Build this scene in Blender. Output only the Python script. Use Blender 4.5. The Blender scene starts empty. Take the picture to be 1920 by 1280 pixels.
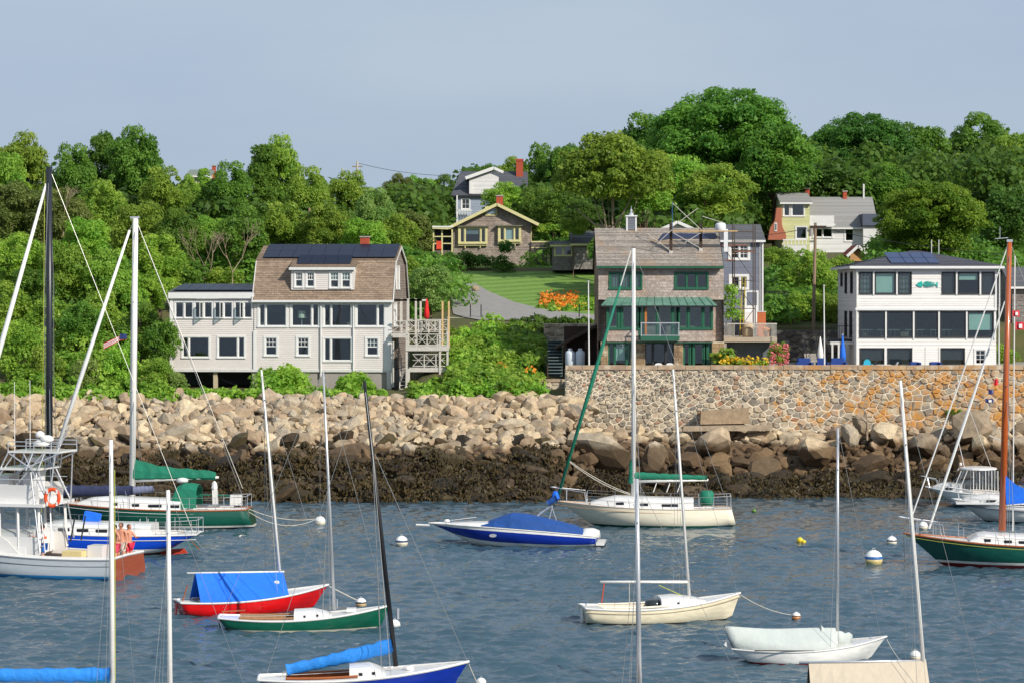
import bpy, math, random
import numpy as np
from mathutils import Vector, Matrix
R = math.radians
F = 4800.0; HC = 11.2; HY = 560.0          # focal length in photo pixels, camera height (m), horizon row
SC = bpy.context.scene
COL = SC.collection
# ---------------------------------------------------------------- camera
cam = bpy.data.cameras.new('camera'); camo = bpy.data.objects.new('camera', cam); COL.objects.link(camo)
camo.location = (0, 0, HC); camo.rotation_euler = (R(90), 0, 0)
cam.lens = F / 1920 * 36; cam.sensor_width = 36; cam.shift_y = -80 / 1920
cam.clip_start = 1; cam.clip_end = 6000
SC.camera = camo
# ---------------------------------------------------------------- world
SUN_AZ, SUN_EL = 44, 33                     # degrees right of straight behind the camera; height
w = bpy.data.worlds.new('World'); SC.world = w; w.use_nodes = True
nt = w.node_tree; nt.nodes.clear()
sky = nt.nodes.new('ShaderNodeTexSky'); sky.sky_type = 'NISHITA'; sky.sun_disc = False
sky.sun_elevation = R(SUN_EL); sky.sun_rotation = R(180 - SUN_AZ); sky.air_density = 1.0; sky.dust_density = 1.5; sky.ozone_density = 2.0
sbg = nt.nodes.new('ShaderNodeBackground'); sbg.inputs[1].default_value = 0.08
# thin even high cloud veiling the whole sky
tc = nt.nodes.new('ShaderNodeTexCoord'); mp = nt.nodes.new('ShaderNodeMapping'); mp.inputs['Scale'].default_value = (1.5, 1.5, 7)
nz = nt.nodes.new('ShaderNodeTexNoise'); nz.inputs['Scale'].default_value = 2.2; nz.inputs['Detail'].default_value = 5
rp = nt.nodes.new('ShaderNodeMapRange'); rp.inputs[1].default_value = 0.3; rp.inputs[2].default_value = 0.7
mc = nt.nodes.new('ShaderNodeMix'); mc.data_type = 'RGBA'
mc.inputs[6].default_value = (0.41, 0.515, 0.685, 1); mc.inputs[7].default_value = (0.505, 0.60, 0.725, 1)
cbg = nt.nodes.new('ShaderNodeBackground'); cbg.inputs[1].default_value = 1.0
ms = nt.nodes.new('ShaderNodeMixShader'); ms.inputs[0].default_value = 0.85
wo = nt.nodes.new('ShaderNodeOutputWorld')
L_ = nt.links.new
L_(tc.outputs['Generated'], mp.inputs[0]); L_(mp.outputs[0], nz.inputs[0]); L_(nz.outputs[0], rp.inputs[0]); L_(rp.outputs[0], mc.inputs[0])
L_(mc.outputs[2], cbg.inputs[0]); L_(sky.outputs[0], sbg.inputs[0]); L_(sbg.outputs[0], ms.inputs[1]); L_(cbg.outputs[0], ms.inputs[2]); L_(ms.outputs[0], wo.inputs[0])
sl = bpy.data.lights.new('sun', 'SUN'); sl.energy = 4.9; sl.angle = R(0.5); sl.color = (1.0, 0.93, 0.82)
so = bpy.data.objects.new('sun', sl); COL.objects.link(so)
sd = Vector((math.sin(R(SUN_AZ)) * math.cos(R(SUN_EL)), -math.cos(R(SUN_AZ)) * math.cos(R(SUN_EL)), math.sin(R(SUN_EL))))
so.rotation_euler = sd.to_track_quat('Z', 'Y').to_euler()
vs = SC.view_settings; vs.view_transform = 'Standard'; vs.look = 'None'; vs.exposure = 0.0; vs.gamma = 1; vs.use_curve_mapping = False

# ---------------------------------------------------------------- helpers
def W(x, y, Y):
    return Vector(((x - 960) * Y / F, Y, HC - (y - HY) * Y / F))
def WY(y):                                  # depth of a point lying on the water
    return F * HC / (y - HY)
def cl(h):
    h = h.lstrip('#'); r = []
    for i in (0, 2, 4):
        v = int(h[i:i + 2], 16) / 255
        r.append(v / 12.92 if v <= 0.04045 else ((v + 0.055) / 1.055) ** 2.4)
    return tuple(r)
MATS = {}
def mat(name, col, rough=0.6, var=0.12, sc=3.0, bump=0.0, bsc=None, metal=0.0, spec=0.5, coat=0.0, rnd=0.0, stretch=(1, 1, 1), col2=None):
    """principled with noise varied colour, optional per object variation and bump"""
    if name in MATS: return MATS[name]
    if isinstance(col, str): col = cl(col)
    m = bpy.data.materials.new(name); MATS[name] = m; m.use_nodes = True
    t = m.node_tree; N = t.nodes; L = t.links.new
    b = N['Principled BSDF']; b.inputs['Roughness'].default_value = rough; b.inputs['Metallic'].default_value = metal
    b.inputs['Specular IOR Level'].default_value = spec; b.inputs['Coat Weight'].default_value = coat; b.inputs['Coat Roughness'].default_value = 0.08
    tc = N.new('ShaderNodeTexCoord'); mp = N.new('ShaderNodeMapping'); mp.inputs['Scale'].default_value = stretch
    L(tc.outputs['Object'], mp.inputs[0])
    n = N.new('ShaderNodeTexNoise'); n.inputs['Scale'].default_value = sc; n.inputs['Detail'].default_value = 6; n.inputs['Roughness'].default_value = 0.65
    L(mp.outputs[0], n.inputs[0])
    mr = N.new('ShaderNodeMapRange'); mr.inputs[1].default_value = 0.3; mr.inputs[2].default_value = 0.7; L(n.outputs[0], mr.inputs[0])
    mx = N.new('ShaderNodeMix'); mx.data_type = 'RGBA'
    if col2 is None:
        mx.inputs[6].default_value = tuple(c * (1 - var) for c in col) + (1,); mx.inputs[7].default_value = tuple(min(1, c * (1 + var)) for c in col) + (1,)
    else:
        if isinstance(col2, str): col2 = cl(col2)
        mx.inputs[6].default_value = col + (1,); mx.inputs[7].default_value = col2 + (1,)
    L(mr.outputs[0], mx.inputs[0]); out = mx.outputs[2]
    if rnd:
        oi = N.new('ShaderNodeObjectInfo'); m2 = N.new('ShaderNodeMapRange'); m2.inputs[3].default_value = 1 - rnd; m2.inputs[4].default_value = 1 + rnd
        L(oi.outputs['Random'], m2.inputs[0]); hs = N.new('ShaderNodeHueSaturation'); L(m2.outputs[0], hs.inputs['Value']); L(out, hs.inputs['Color']); out = hs.outputs[0]
    L(out, b.inputs['Base Color'])
    if bump:
        n2 = N.new('ShaderNodeTexNoise'); n2.inputs['Scale'].default_value = bsc or sc * 6; n2.inputs['Detail'].default_value = 6; L(mp.outputs[0], n2.inputs[0])
        bp = N.new('ShaderNodeBump'); bp.inputs['Strength'].default_value = bump; bp.inputs['Distance'].default_value = 0.05
        L(n2.outputs[0], bp.inputs['Height']); L(bp.outputs[0], b.inputs['Normal'])
    return m

def tagp(o, label=None, cat=None, group=None, kind=None):
    if label: o['label'] = label
    if cat: o['category'] = cat
    if group: o['group'] = group
    if kind: o['kind'] = kind
    return o
def link(name, data, parent=None):
    o = bpy.data.objects.new(name, data); COL.objects.link(o)
    if parent is not None: o.parent = parent
    return o
def thing(name, label, cat, loc=(0, 0, 0), rz=0.0, group=None):
    o = link(name, None); o.location = loc; o.rotation_euler = (0, 0, rz); o.empty_display_size = 0.2
    return tagp(o, label, cat, group)

class MB:
    def __init__(s): s.v = []; s.f = []; s.uv = None
    def add(s, vs, fs):
        k = len(s.v); s.v += [tuple(p) for p in vs]; s.f += [tuple(i + k for i in f) for f in fs]
    def quad(s, a, b, c, d): s.add([a, b, c, d], [(0, 1, 2, 3)])
    def box(s, x0, x1, y0, y1, z0, z1):
        s.add([(x0, y0, z0), (x1, y0, z0), (x1, y1, z0), (x0, y1, z0), (x0, y0, z1), (x1, y0, z1), (x1, y1, z1), (x0, y1, z1)],
              [(0, 3, 2, 1), (4, 5, 6, 7), (0, 1, 5, 4), (1, 2, 6, 5), (2, 3, 7, 6), (3, 0, 4, 7)])
        return s
    def cbox(s, c, size, rot=None):
        M = rot or Matrix.Identity(3); a, b, d = [q / 2 for q in size]; c = Vector(c)
        P = [c + M @ Vector(p) for p in [(-a, -b, -d), (a, -b, -d), (a, b, -d), (-a, b, -d), (-a, -b, d), (a, -b, d), (a, b, d), (-a, b, d)]]
        s.add(P, [(0, 3, 2, 1), (4, 5, 6, 7), (0, 1, 5, 4), (1, 2, 6, 5), (2, 3, 7, 6), (3, 0, 4, 7)]); return s
    def bar(s, p, q, w, h=None):
        p = Vector(p); q = Vector(q); d = q - p; L = d.length
        if L < 1e-6: return s
        rt = d.to_track_quat('X', 'Z').to_matrix(); return s.cbox((p + q) / 2, (L, w, h or w), rt)
    def prism(s, poly, axis_vec):            # poly: planar 3D points, extruded by a vector
        n = len(poly); a = Vector(axis_vec); P = [Vector(p) for p in poly] + [Vector(p) + a for p in poly]
        s.add(P, [tuple(range(n))[::-1], tuple(range(n, 2 * n))] + [(i, (i + 1) % n, n + (i + 1) % n, n + i) for i in range(n)]); return s
    def tube(s, pts, r, n=8, caps=True):
        pts = [Vector(p) for p in pts]; rs = r if isinstance(r, (list, tuple)) else [r] * len(pts); rings = []
        k0 = len(s.v)
        for i, p in enumerate(pts):
            d = (pts[min(i + 1, len(pts) - 1)] - pts[max(i - 1, 0)])
            if d.length < 1e-9: d = Vector((0, 0, 1))
            d.normalize(); u = d.cross(Vector((0, 0, 1)))
            if u.length < 1e-3: u = d.cross(Vector((0, 1, 0)))
            u.normalize(); v = d.cross(u)
            s.v += [tuple(p + (u * math.cos(a) + v * math.sin(a)) * rs[i]) for a in [2 * math.pi * j / n for j in range(n)]]
        for i in range(len(pts) - 1):
            for j in range(n):
                a = k0 + i * n + j; b = k0 + i * n + (j + 1) % n; s.f.append((a, a + n, b + n, b))
        if caps:
            s.f.append(tuple(range(k0, k0 + n))); e = k0 + (len(pts) - 1) * n; s.f.append(tuple(range(e + n - 1, e - 1, -1)))
        return s
    def lathe(s, prof, c=(0, 0, 0), n=16):
        k0 = len(s.v); c = Vector(c)
        for r, z in prof: s.v += [(c.x + r * math.cos(2 * math.pi * j / n), c.y + r * math.sin(2 * math.pi * j / n), c.z + z) for j in range(n)]
        for i in range(len(prof) - 1):
            for j in range(n):
                a = k0 + i * n + j; b = k0 + i * n + (j + 1) % n; s.f.append((a, b, b + n, a + n))
        s.f.append(tuple(range(k0 + n - 1, k0 - 1, -1))); e = k0 + (len(prof) - 1) * n; s.f.append(tuple(range(e, e + n)))
        return s
    def grid(s, G, flip=False, closed=False):   # G[i][j] points
        k0 = len(s.v); m = len(G[0])
        for row in G: s.v += [tuple(p) for p in row]
        for i in range(len(G) - 1):
            for j in range(m - 1 + (1 if closed else 0)):
                a = k0 + i * m + j; b = k0 + i * m + (j + 1) % m
                s.f.append((a, b, b + m, a + m) if not flip else (a, a + m, b + m, b))
        return s
    def build(s, name, m, parent=None, smooth=False, **kw):
        me = bpy.data.meshes.new(name); me.from_pydata(s.v, [], s.f)
        if s.uv:
            ul = me.uv_layers.new(name='UVMap'); flat = []
            for p in s.uv:
                for q in p: flat += q
            ul.data.foreach_set('uv', flat)
        if isinstance(m, (list, tuple)):
            for q in m: me.materials.append(q)
        else: me.materials.append(m)
        if smooth: me.shade_smooth()
        me.update(); o = link(name, me, parent); 
        if kw: tagp(o, **kw)
        return o

def npmesh(name, V, Fq, m, attrs=None, smooth=False):
    """fast mesh from arrays; Fq is (n,k)"""
    me = bpy.data.meshes.new(name); n, k = Fq.shape
    me.vertices.add(len(V)); me.vertices.foreach_set('co', np.ascontiguousarray(V, dtype=np.float32).ravel())
    me.loops.add(n * k); me.loops.foreach_set('vertex_index', np.ascontiguousarray(Fq, dtype=np.int32).ravel())
    me.polygons.add(n); me.polygons.foreach_set('loop_start', np.arange(0, n * k, k, dtype=np.int32))
    if attrs:
        for an, av in attrs.items():
            a = me.attributes.new(an, 'FLOAT', 'POINT'); a.data.foreach_set('value', np.ascontiguousarray(av, dtype=np.float32))
    me.materials.append(m); me.update(calc_edges=True)
    if smooth: me.shade_smooth()
    else: me.shade_flat()
    return me

def lap(mb, o, u, v, n, poly, pitch, holes=(), proud=0.018):
    """overlapping courses (clapboards or shingle rows) on the plane o+u*a+v*b, poly = convex outline in (a,b); holes = (a0,a1,b0,b1)"""
    if mb.uv is None: mb.uv = []
    o = Vector(o); u = Vector(u); v = Vector(v); n = Vector(n)
    b0 = min(p[1] for p in poly); b1 = max(p[1] for p in poly)
    zs = [b0 + i * pitch for i in range(int((b1 - b0) / pitch) + 1)] + [b1] + [h[2] for h in holes] + [h[3] for h in holes] + [p[1] for p in poly]
    zs = sorted(z for z in zs if b0 <= z <= b1)
    zz = [zs[0]]
    for z in zs:
        if z - zz[-1] > 0.004: zz.append(z)
    def span(z):
        xs = []
        for i in range(len(poly)):
            (a, b), (c, d) = poly[i], poly[(i + 1) % len(poly)]
            if abs(b - d) < 1e-9:
                if abs(z - b) < 1e-6: xs += [a, c]
            elif min(b, d) - 1e-6 <= z <= max(b, d) + 1e-6: xs.append(a + (c - a) * (z - b) / (d - b))
        return (min(xs), max(xs)) if xs else (0, 0)
    P = lambda a, b, h: o + u * a + v * b + n * h
    for z0, z1 in zip(zz, zz[1:]):
        ph = ((z0 - b0) % pitch) / pitch; e = 1e-4
        h0 = proud * (1 - ph); h1 = max(0, h0 - proud * (z1 - z0) / pitch)
        l0, r0 = span(z0 + e); l1, r1 = span(z1 - e); zm = (z0 + z1) / 2
        cuts = sorted((h[0], h[1]) for h in holes if h[2] < zm < h[3])
        L0, L1 = l0, l1; segs = []
        for c0, c1 in cuts: segs.append((L0, c0, L1, c0)); L0 = L1 = c1
        segs.append((L0, r0, L1, r1))
        for a0, a1, c0, c1 in segs:
            if a1 - a0 < 0.005 and c1 - c0 < 0.005: continue
            k = len(mb.v); mb.v += [tuple(P(a0, z0, h0)), tuple(P(a1, z0, h0)), tuple(P(c1, z1, h1)), tuple(P(c0, z1, h1))]
            mb.f.append((k, k + 1, k + 2, k + 3)); mb.uv.append([(a0, z0), (a1, z0), (c1, z1), (c0, z1)])
            if h0 > 0.9 * proud:
                mb.v += [tuple(P(a0, z0, 0)), tuple(P(a1, z0, 0))]; mb.f.append((k + 4, k + 5, k + 1, k)); mb.uv.append([(a0, z0), (a1, z0), (a1, z0), (a0, z0)])

def shingle_mat(name, c1, c2, w_=0.16, h_=0.2, mort=0.25, weather=0.35, stain=None, rough=0.85):
    """UV based courses of shingles; joints are grain scale at this distance"""
    m = bpy.data.materials.new(name); m.use_nodes = True; MATS[name] = m; t = m.node_tree; N = t.nodes; L = t.links.new; b = N['Principled BSDF']; b.inputs['Roughness'].default_value = rough
    c1 = cl(c1); c2 = cl(c2)
    tc = N.new('ShaderNodeTexCoord'); br = N.new('ShaderNodeTexBrick'); br.inputs['Scale'].default_value = 1; br.inputs['Brick Width'].default_value = w_; br.inputs['Row Height'].default_value = h_
    br.inputs['Mortar Size'].default_value = 0.008; br.inputs['Mortar Smooth'].default_value = 0.5; br.inputs['Color1'].default_value = c1 + (1,); br.inputs['Color2'].default_value = c2 + (1,)
    br.inputs['Mortar'].default_value = tuple(c * mort for c in c1) + (1,); br.offset = 0.37; br.squash = 1
    L(tc.outputs['UV'], br.inputs[0])
    n = N.new('ShaderNodeTexNoise'); n.inputs['Scale'].default_value = 0.8; n.inputs['Detail'].default_value = 8; n.inputs['Roughness'].default_value = 0.7; L(tc.outputs['UV'], n.inputs[0])
    mr = N.new('ShaderNodeMapRange'); mr.inputs[1].default_value = 0.3; mr.inputs[2].default_value = 0.7; mr.inputs[3].default_value = 1 - weather; mr.inputs[4].default_value = 1 + weather; L(n.outputs[0], mr.inputs[0])
    n3 = N.new('ShaderNodeTexNoise'); n3.inputs['Scale'].default_value = 9; n3.inputs['Detail'].default_value = 3; L(tc.outputs['UV'], n3.inputs[0])
    m3 = N.new('ShaderNodeMapRange'); m3.inputs[1].default_value = 0.3; m3.inputs[2].default_value = 0.7; m3.inputs[3].default_value = 0.75; m3.inputs[4].default_value = 1.25; L(n3.outputs[0], m3.inputs[0])
    mm = N.new('ShaderNodeMath'); mm.operation = 'MULTIPLY'; L(mr.outputs[0], mm.inputs[0]); L(m3.outputs[0], mm.inputs[1])
    hs = N.new('ShaderNodeHueSaturation'); L(mm.outputs[0], hs.inputs['Value']); L(br.outputs[0], hs.inputs['Color']); out = hs.outputs[0]
    if stain:
        n2 = N.new('ShaderNodeTexNoise'); n2.inputs['Scale'].default_value = 0.5; n2.inputs['Detail'].default_value = 5; L(tc.outputs['UV'], n2.inputs[0])
        r2 = N.new('ShaderNodeMapRange'); r2.inputs[1].default_value = 0.5; r2.inputs[2].default_value = 0.62; r2.inputs[4].default_value = 0.45; L(n2.outputs[0], r2.inputs[0])
        mx = N.new('ShaderNodeMix'); mx.data_type = 'RGBA'; mx.inputs[7].default_value = cl(stain) + (1,); L(r2.outputs[0], mx.inputs[0]); L(out, mx.inputs[6]); out = mx.outputs[2]
    L(out, b.inputs['Base Color']); return m

def clap_mat(name, col, pitch=0.14, dirt=0.06):
    m = mat(name, col, rough=0.55, var=dirt, sc=1.2, stretch=(1, 1, 3)); return m

def leaf_mat(name, c1, c2, trans=0.48, rnd=0.12, sat=1.0):
    m = bpy.data.materials.new(name); m.use_nodes = True; MATS[name] = m; t = m.node_tree; N = t.nodes; L = t.links.new; N.clear()
    g = N.new('ShaderNodeNewGeometry'); at = N.new('ShaderNodeAttribute'); at.attribute_name = 'tint'; oi = N.new('ShaderNodeObjectInfo')
    add = N.new('ShaderNodeMath'); add.operation = 'MULTIPLY_ADD'; add.inputs[1].default_value = 0.45; L(g.outputs['Random Per Island'], add.inputs[0])
    a2 = N.new('ShaderNodeMath'); a2.operation = 'MULTIPLY'; a2.inputs[1].default_value = 0.55; L(at.outputs['Fac'], a2.inputs[0]); L(a2.outputs[0], add.inputs[2])
    mx = N.new('ShaderNodeMix'); mx.data_type = 'RGBA'; mx.inputs[6].default_value = cl(c1) + (1,); mx.inputs[7].default_value = cl(c2) + (1,); L(add.outputs[0], mx.inputs[0])
    mv = N.new('ShaderNodeMapRange'); mv.inputs[3].default_value = 1 - rnd; mv.inputs[4].default_value = 1 + rnd; L(oi.outputs['Random'], mv.inputs[0])
    mh = N.new('ShaderNodeMapRange'); mh.inputs[3].default_value = 0.485; mh.inputs[4].default_value = 0.515; L(oi.outputs['Random'], mh.inputs[0])
    hs = N.new('ShaderNodeHueSaturation'); hs.inputs['Saturation'].default_value = sat; L(mv.outputs[0], hs.inputs['Value']); L(mh.outputs[0], hs.inputs['Hue']); L(mx.outputs[2], hs.inputs['Color'])
    d = N.new('ShaderNodeBsdfPrincipled'); d.inputs['Roughness'].default_value = 0.5; d.inputs['Specular IOR Level'].default_value = 0.25; L(hs.outputs[0], d.inputs['Base Color'])
    tr = N.new('ShaderNodeBsdfTranslucent'); h2 = N.new('ShaderNodeHueSaturation'); h2.inputs['Hue'].default_value = 0.48; h2.inputs['Value'].default_value = 1.3; L(hs.outputs[0], h2.inputs['Color']); L(h2.outputs[0], tr.inputs[0])
    mxs = N.new('ShaderNodeMixShader'); mxs.inputs[0].default_value = trans; L(d.outputs[0], mxs.inputs[1]); L(tr.outputs[0], mxs.inputs[2])
    o = N.new('ShaderNodeOutputMaterial'); L(mxs.outputs[0], o.inputs[0]); return m

def glass_mat(name, tint=(0.55, 0.68, 0.68), refl=1.0):
    m = bpy.data.materials.new(name); m.use_nodes = True; MATS[name] = m; t = m.node_tree; N = t.nodes; L = t.links.new; N.clear()
    tr = N.new('ShaderNodeBsdfTransparent'); tr.inputs[0].default_value = tint + (1,)
    gl = N.new('ShaderNodeBsdfGlossy'); gl.inputs['Roughness'].default_value = 0.02; gl.inputs[0].default_value = (0.9 * refl, 0.95 * refl, 1.0 * refl, 1)
    nz = N.new('ShaderNodeTexNoise'); nz.inputs['Scale'].default_value = 0.5; tcx = N.new('ShaderNodeTexCoord'); L(tcx.outputs['Object'], nz.inputs[0])
    bp = N.new('ShaderNodeBump'); bp.inputs['Strength'].default_value = 0.12; bp.inputs['Distance'].default_value = 0.05; L(nz.outputs[0], bp.inputs['Height']); L(bp.outputs[0], gl.inputs['Normal'])
    lw = N.new('ShaderNodeLayerWeight'); lw.inputs[0].default_value = .5; pw = N.new('ShaderNodeMath'); pw.operation = 'POWER'; pw.inputs[1].default_value = 5; L(lw.outputs['Facing'], pw.inputs[0]); fr = N.new('ShaderNodeMath'); fr.operation = 'MULTIPLY_ADD'; fr.inputs[1].default_value = .85; fr.inputs[2].default_value = .11; L(pw.outputs[0], fr.inputs[0]); mx = N.new('ShaderNodeMixShader'); L(fr.outputs[0], mx.inputs[0]); L(tr.outputs[0], mx.inputs[1]); L(gl.outputs[0], mx.inputs[2])
    o = N.new('ShaderNodeOutputMaterial'); L(mx.outputs[0], o.inputs[0]); return m

white = mat('white_paint', (0.70, 0.70, 0.69), 0.45, 0.04)
white2 = mat('weathered_white_paint', (0.58, 0.58, 0.56), 0.6, 0.12)
green_trim = mat('green_trim_paint', '#1b5a41', 0.5, 0.15)
yellow_trim = mat('pale_yellow_trim', '#ccc490', 0.55, 0.06)
dark = mat('dark_interior', (0.045, 0.05, 0.055), 0.8, 0.2)
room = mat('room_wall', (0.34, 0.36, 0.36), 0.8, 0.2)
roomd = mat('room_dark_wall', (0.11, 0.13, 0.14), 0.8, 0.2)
brickm = mat('red_brick', '#a5482f', 0.8, 0.25, sc=9, bump=0.4)
black = mat('black_paint', (0.012, 0.012, 0.014), 0.4, 0.1)
frame_dark = mat('dark_window_frame', (0.03, 0.032, 0.036), 0.45, 0.1)
glass = glass_mat('window_glass')
glassd = glass_mat('tinted_window_glass', (0.30, 0.40, 0.42))
alu = mat('anodised_aluminium', (0.62, 0.63, 0.65), 0.35, 0.06, metal=0.6)
mastw = mat('white_spar_paint', (0.74, 0.73, 0.70), 0.35, 0.07, sc=2)
wirem = mat('steel_wire', (0.42, 0.42, 0.40), 0.35, 0.05, metal=0.7)
woodm = mat('varnished_teak', '#9a5528', 0.4, 0.2, sc=6, stretch=(0.3, 4, 4), coat=0.3)
greywood = mat('weathered_grey_timber', '#bcb8b0', 0.85, 0.22, sc=5, stretch=(1, 1, 4), bump=0.2)
ropem = mat('pale_rope', (0.55, 0.52, 0.44), 0.8, 0.1)
concrete = mat('grey_concrete', '#9a948c', 0.85, 0.12, sc=2, bump=0.2)
asph = mat('asphalt_shingle', '#5a5c60', 0.9, 0.15, sc=12)
solar = mat('solar_cell', '#10182c', 0.35, 0.1, spec=.3)
print('base ok')
# ---------------------------------------------------------------- terrain
def interp(t, T): return float(np.interp(t, [a for a, b in T], [b for a, b in T]))
PL0 = [(136, -2.5), (141, -0.35), (147, 2.3), (151.5, 4.7), (153, 5.2), (170, 9.4), (177, 10.4), (200, 13.6), (215, 14.6), (260, 17.5), (330, 20), (2500, 20)]
PLH = [(136, -2.5), (141, -0.35), (147, 2.3), (151.5, 4.7), (153, 5.2), (160, 5.5), (171, 5.8), (178, 10.2), (200, 13.6), (215, 14.6), (260, 17.5), (330, 20), (2500, 20)]
PLM = [(136, -2.5), (141, -0.35), (147, 2.3), (151.5, 4.7), (153, 5.2), (157, 5.9), (171, 9.5), (176, 10.15), (186, 11.4), (200, 13.5), (215, 14.6), (260, 17.5), (330, 20), (2500, 20)]
PR = [(136, -2.5), (144, -0.55), (148, 0.7), (152.6, 3.0), (153.4, 3.4), (153.6, 6.95), (169, 7.0), (170.5, 9.3), (185, 11.6), (205, 14.0), (222, 15.4), (260, 19), (330, 22), (2500, 22)]
def sm(a, b, x):
    t = min(1, max(0, (x - a) / (b - a))); return t * t * (3 - 2 * t)
def ground(X, Y):
    l0 = interp(Y, PL0); lh = interp(Y, PLH); lm = interp(Y, PLM); r = interp(Y, PR)
    a = sm(-24, -22.3, X); z = l0 * (1 - a) + lh * a
    b = sm(-7.0, -5.0, X); z = z * (1 - b) + lm * b
    k = X - (Y - 153) * 0.10
    c = sm(3.3, 3.7, k) if Y < 168 else sm(3.3 - (Y - 168) * .3, 3.7 + (Y - 168) * 1.2, k)
    return z * (1 - c) + r * c
def build_ground():
    g = mat('soil_and_grass', '#3b4a1c', 0.95, 0.3, sc=0.7, bump=0.3, col2='#5c5233')
    xs = sorted(set([-900, -400, -200, -120, -80, -60] + [round(-48 + i * 0.8, 2) for i in range(121)] + [3.3, 3.5, 3.7] + [60, 80, 120, 200, 400, 900]))
    ys = [136, 138.5, 141, 143, 145, 147, 149, 150.5, 151.5, 152.6, 153.4, 153.6, 154.5, 156, 158, 160, 162, 164, 166, 167.8, 169, 170.5, 171, 173, 175, 176, 177, 178, 180, 183, 186, 190, 195, 200, 205, 210, 215, 222, 230, 245, 260, 290, 330, 400, 700, 1500, 2500]
    mb = MB(); mb.grid([[(x, y, ground(x, y) + 0.0) for x in xs] for y in ys]); o = mb.build('ground', g, None, smooth=False)
    t = g.node_tree; N = t.nodes; L = t.links.new; bb = N['Principled BSDF']; src = bb.inputs['Base Color'].links[0].from_socket; gg = N.new('ShaderNodeNewGeometry'); sx = N.new('ShaderNodeSeparateXYZ'); L(gg.outputs['Position'], sx.inputs[0]); mr = N.new('ShaderNodeMapRange'); mr.inputs[1].default_value = 4.6; mr.inputs[2].default_value = 5.2; L(sx.outputs[2], mr.inputs[0]); mx = N.new('ShaderNodeMix'); mx.data_type = 'RGBA'; mx.inputs[6].default_value = cl('#3a3024') + (1,); L(mr.outputs[0], mx.inputs[0]); L(src, mx.inputs[7]); L(mx.outputs[2], bb.inputs['Base Color'])
    tagp(o, 'grassy earth hillside rising from the shore', kind='structure')
build_ground()

def build_water():
    m = bpy.data.materials.new('sea_water'); m.use_nodes = True; t = m.node_tree; N = t.nodes; L = t.links.new; b = N['Principled BSDF']
    b.inputs['Base Color'].default_value = (0.038, 0.078, 0.108, 1); b.inputs['Roughness'].default_value = 0.06; b.inputs['IOR'].default_value = 1.33
    tc = N.new('ShaderNodeTexCoord'); 
    def noise(scale, st, det):
        mp = N.new('ShaderNodeMapping'); mp.inputs['Scale'].default_value = st; L(tc.outputs['Object'], mp.inputs[0])
        n = N.new('ShaderNodeTexNoise'); n.inputs['Scale'].default_value = scale; n.inputs['Detail'].default_value = det; n.inputs['Roughness'].default_value = 0.6; L(mp.outputs[0], n.inputs[0]); return n
    n1 = noise(2.6, (1, 0.9, 1), 6)
    b1 = N.new('ShaderNodeBump'); b1.inputs['Strength'].default_value = 0.55; b1.inputs['Distance'].default_value = 0.05; L(n1.outputs[0], b1.inputs['Height'])
    L(b1.outputs[0], b.inputs['Normal'])
    # wind lanes: smoother and rougher patches
    n2 = noise(0.05, (1, 1.8, 1), 3); mr = N.new('ShaderNodeMapRange'); mr.inputs[1].default_value = 0.35; mr.inputs[2].default_value = 0.65; mr.inputs[3].default_value = 0.5; mr.inputs[4].default_value = 1.0
    L(n2.outputs[0], mr.inputs[0]); L(mr.outputs[0], b1.inputs['Strength'])
    rng = np.random.default_rng(5)
    nr, nc = 920, 430
    # rows evenly spaced in the inverse of distance
    Yr = 1 / np.linspace(1 / 58.0, 1 / 152.0, nr); U = np.linspace(-1, 1, nc)
    YY, UU = np.meshgrid(Yr, U, indexing='ij'); XX = UU * (0.21 * YY + 4)
    Z = np.zeros_like(XX)
    for i in range(46):
        lam = 0.42 * (4.2 ** rng.random()); k = 2 * math.pi / lam; th = rng.normal(0.35, 0.5) - math.pi / 2
        amp = 0.0098 * lam ** 0.9 * rng.uniform(.5, 1.3); ph = rng.random() * 6.28
        Z += amp * np.sin(k * (XX * math.cos(th) + YY * math.sin(th)) + ph)
    for i in range(34):
        lam = rng.uniform(.2, .42); k = 2 * math.pi / lam; th = rng.normal(0.35, 0.6) - math.pi / 2
        Z += .0085 * lam * np.sin(k * (XX * math.cos(th) + YY * math.sin(th)) + rng.random() * 6.28)
    calm = 0.80 + 0.22 * np.sin(XX * 0.13 + 1.2 + 1.4 * np.sin(YY * 0.08)) * np.cos(YY * 0.17 + XX * 0.05 + np.sin(XX * .21)) + .14 * np.sin(XX * .43 + 2 * np.sin(YY * .31)) * np.sin(YY * .62 + XX * .12)
    Z = np.where(Z > 0, Z * 1.25, Z * 0.9) * calm * (1 - 0.45 * np.clip((YY - 128) / 22, 0, 1))
    V = np.stack([XX, YY, Z], -1).reshape(-1, 3)
    idx = np.arange(nr * nc).reshape(nr, nc); Fq = np.stack([idx[:-1, :-1], idx[:-1, 1:], idx[1:, 1:], idx[1:, :-1]], -1).reshape(-1, 4)
    # far ring to the open sea behind and beside the camera
    nb = len(V); c = [V[idx[0, 0]], V[idx[0, -1]], V[idx[-1, -1]], V[idx[-1, 0]]]
    ring = [(a[0], a[1], 0.0) for a in c] + [(-2500, -2500, 0), (2500, -2500, 0), (2500, 152, 0), (-2500, 152, 0)]
    V = np.vstack([V, np.array(ring)]); q = nb
    Fq = np.vstack([Fq, [[q, q + 4, q + 5, q + 1], [q + 1, q + 5, q + 6, q + 2], [q + 3, q + 7, q + 4, q]]])
    me = npmesh('sea_water', V, Fq, m, smooth=True); o = link('sea_water', me); tagp(o, 'rippled blue grey harbour water', kind='structure')
build_water()

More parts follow.
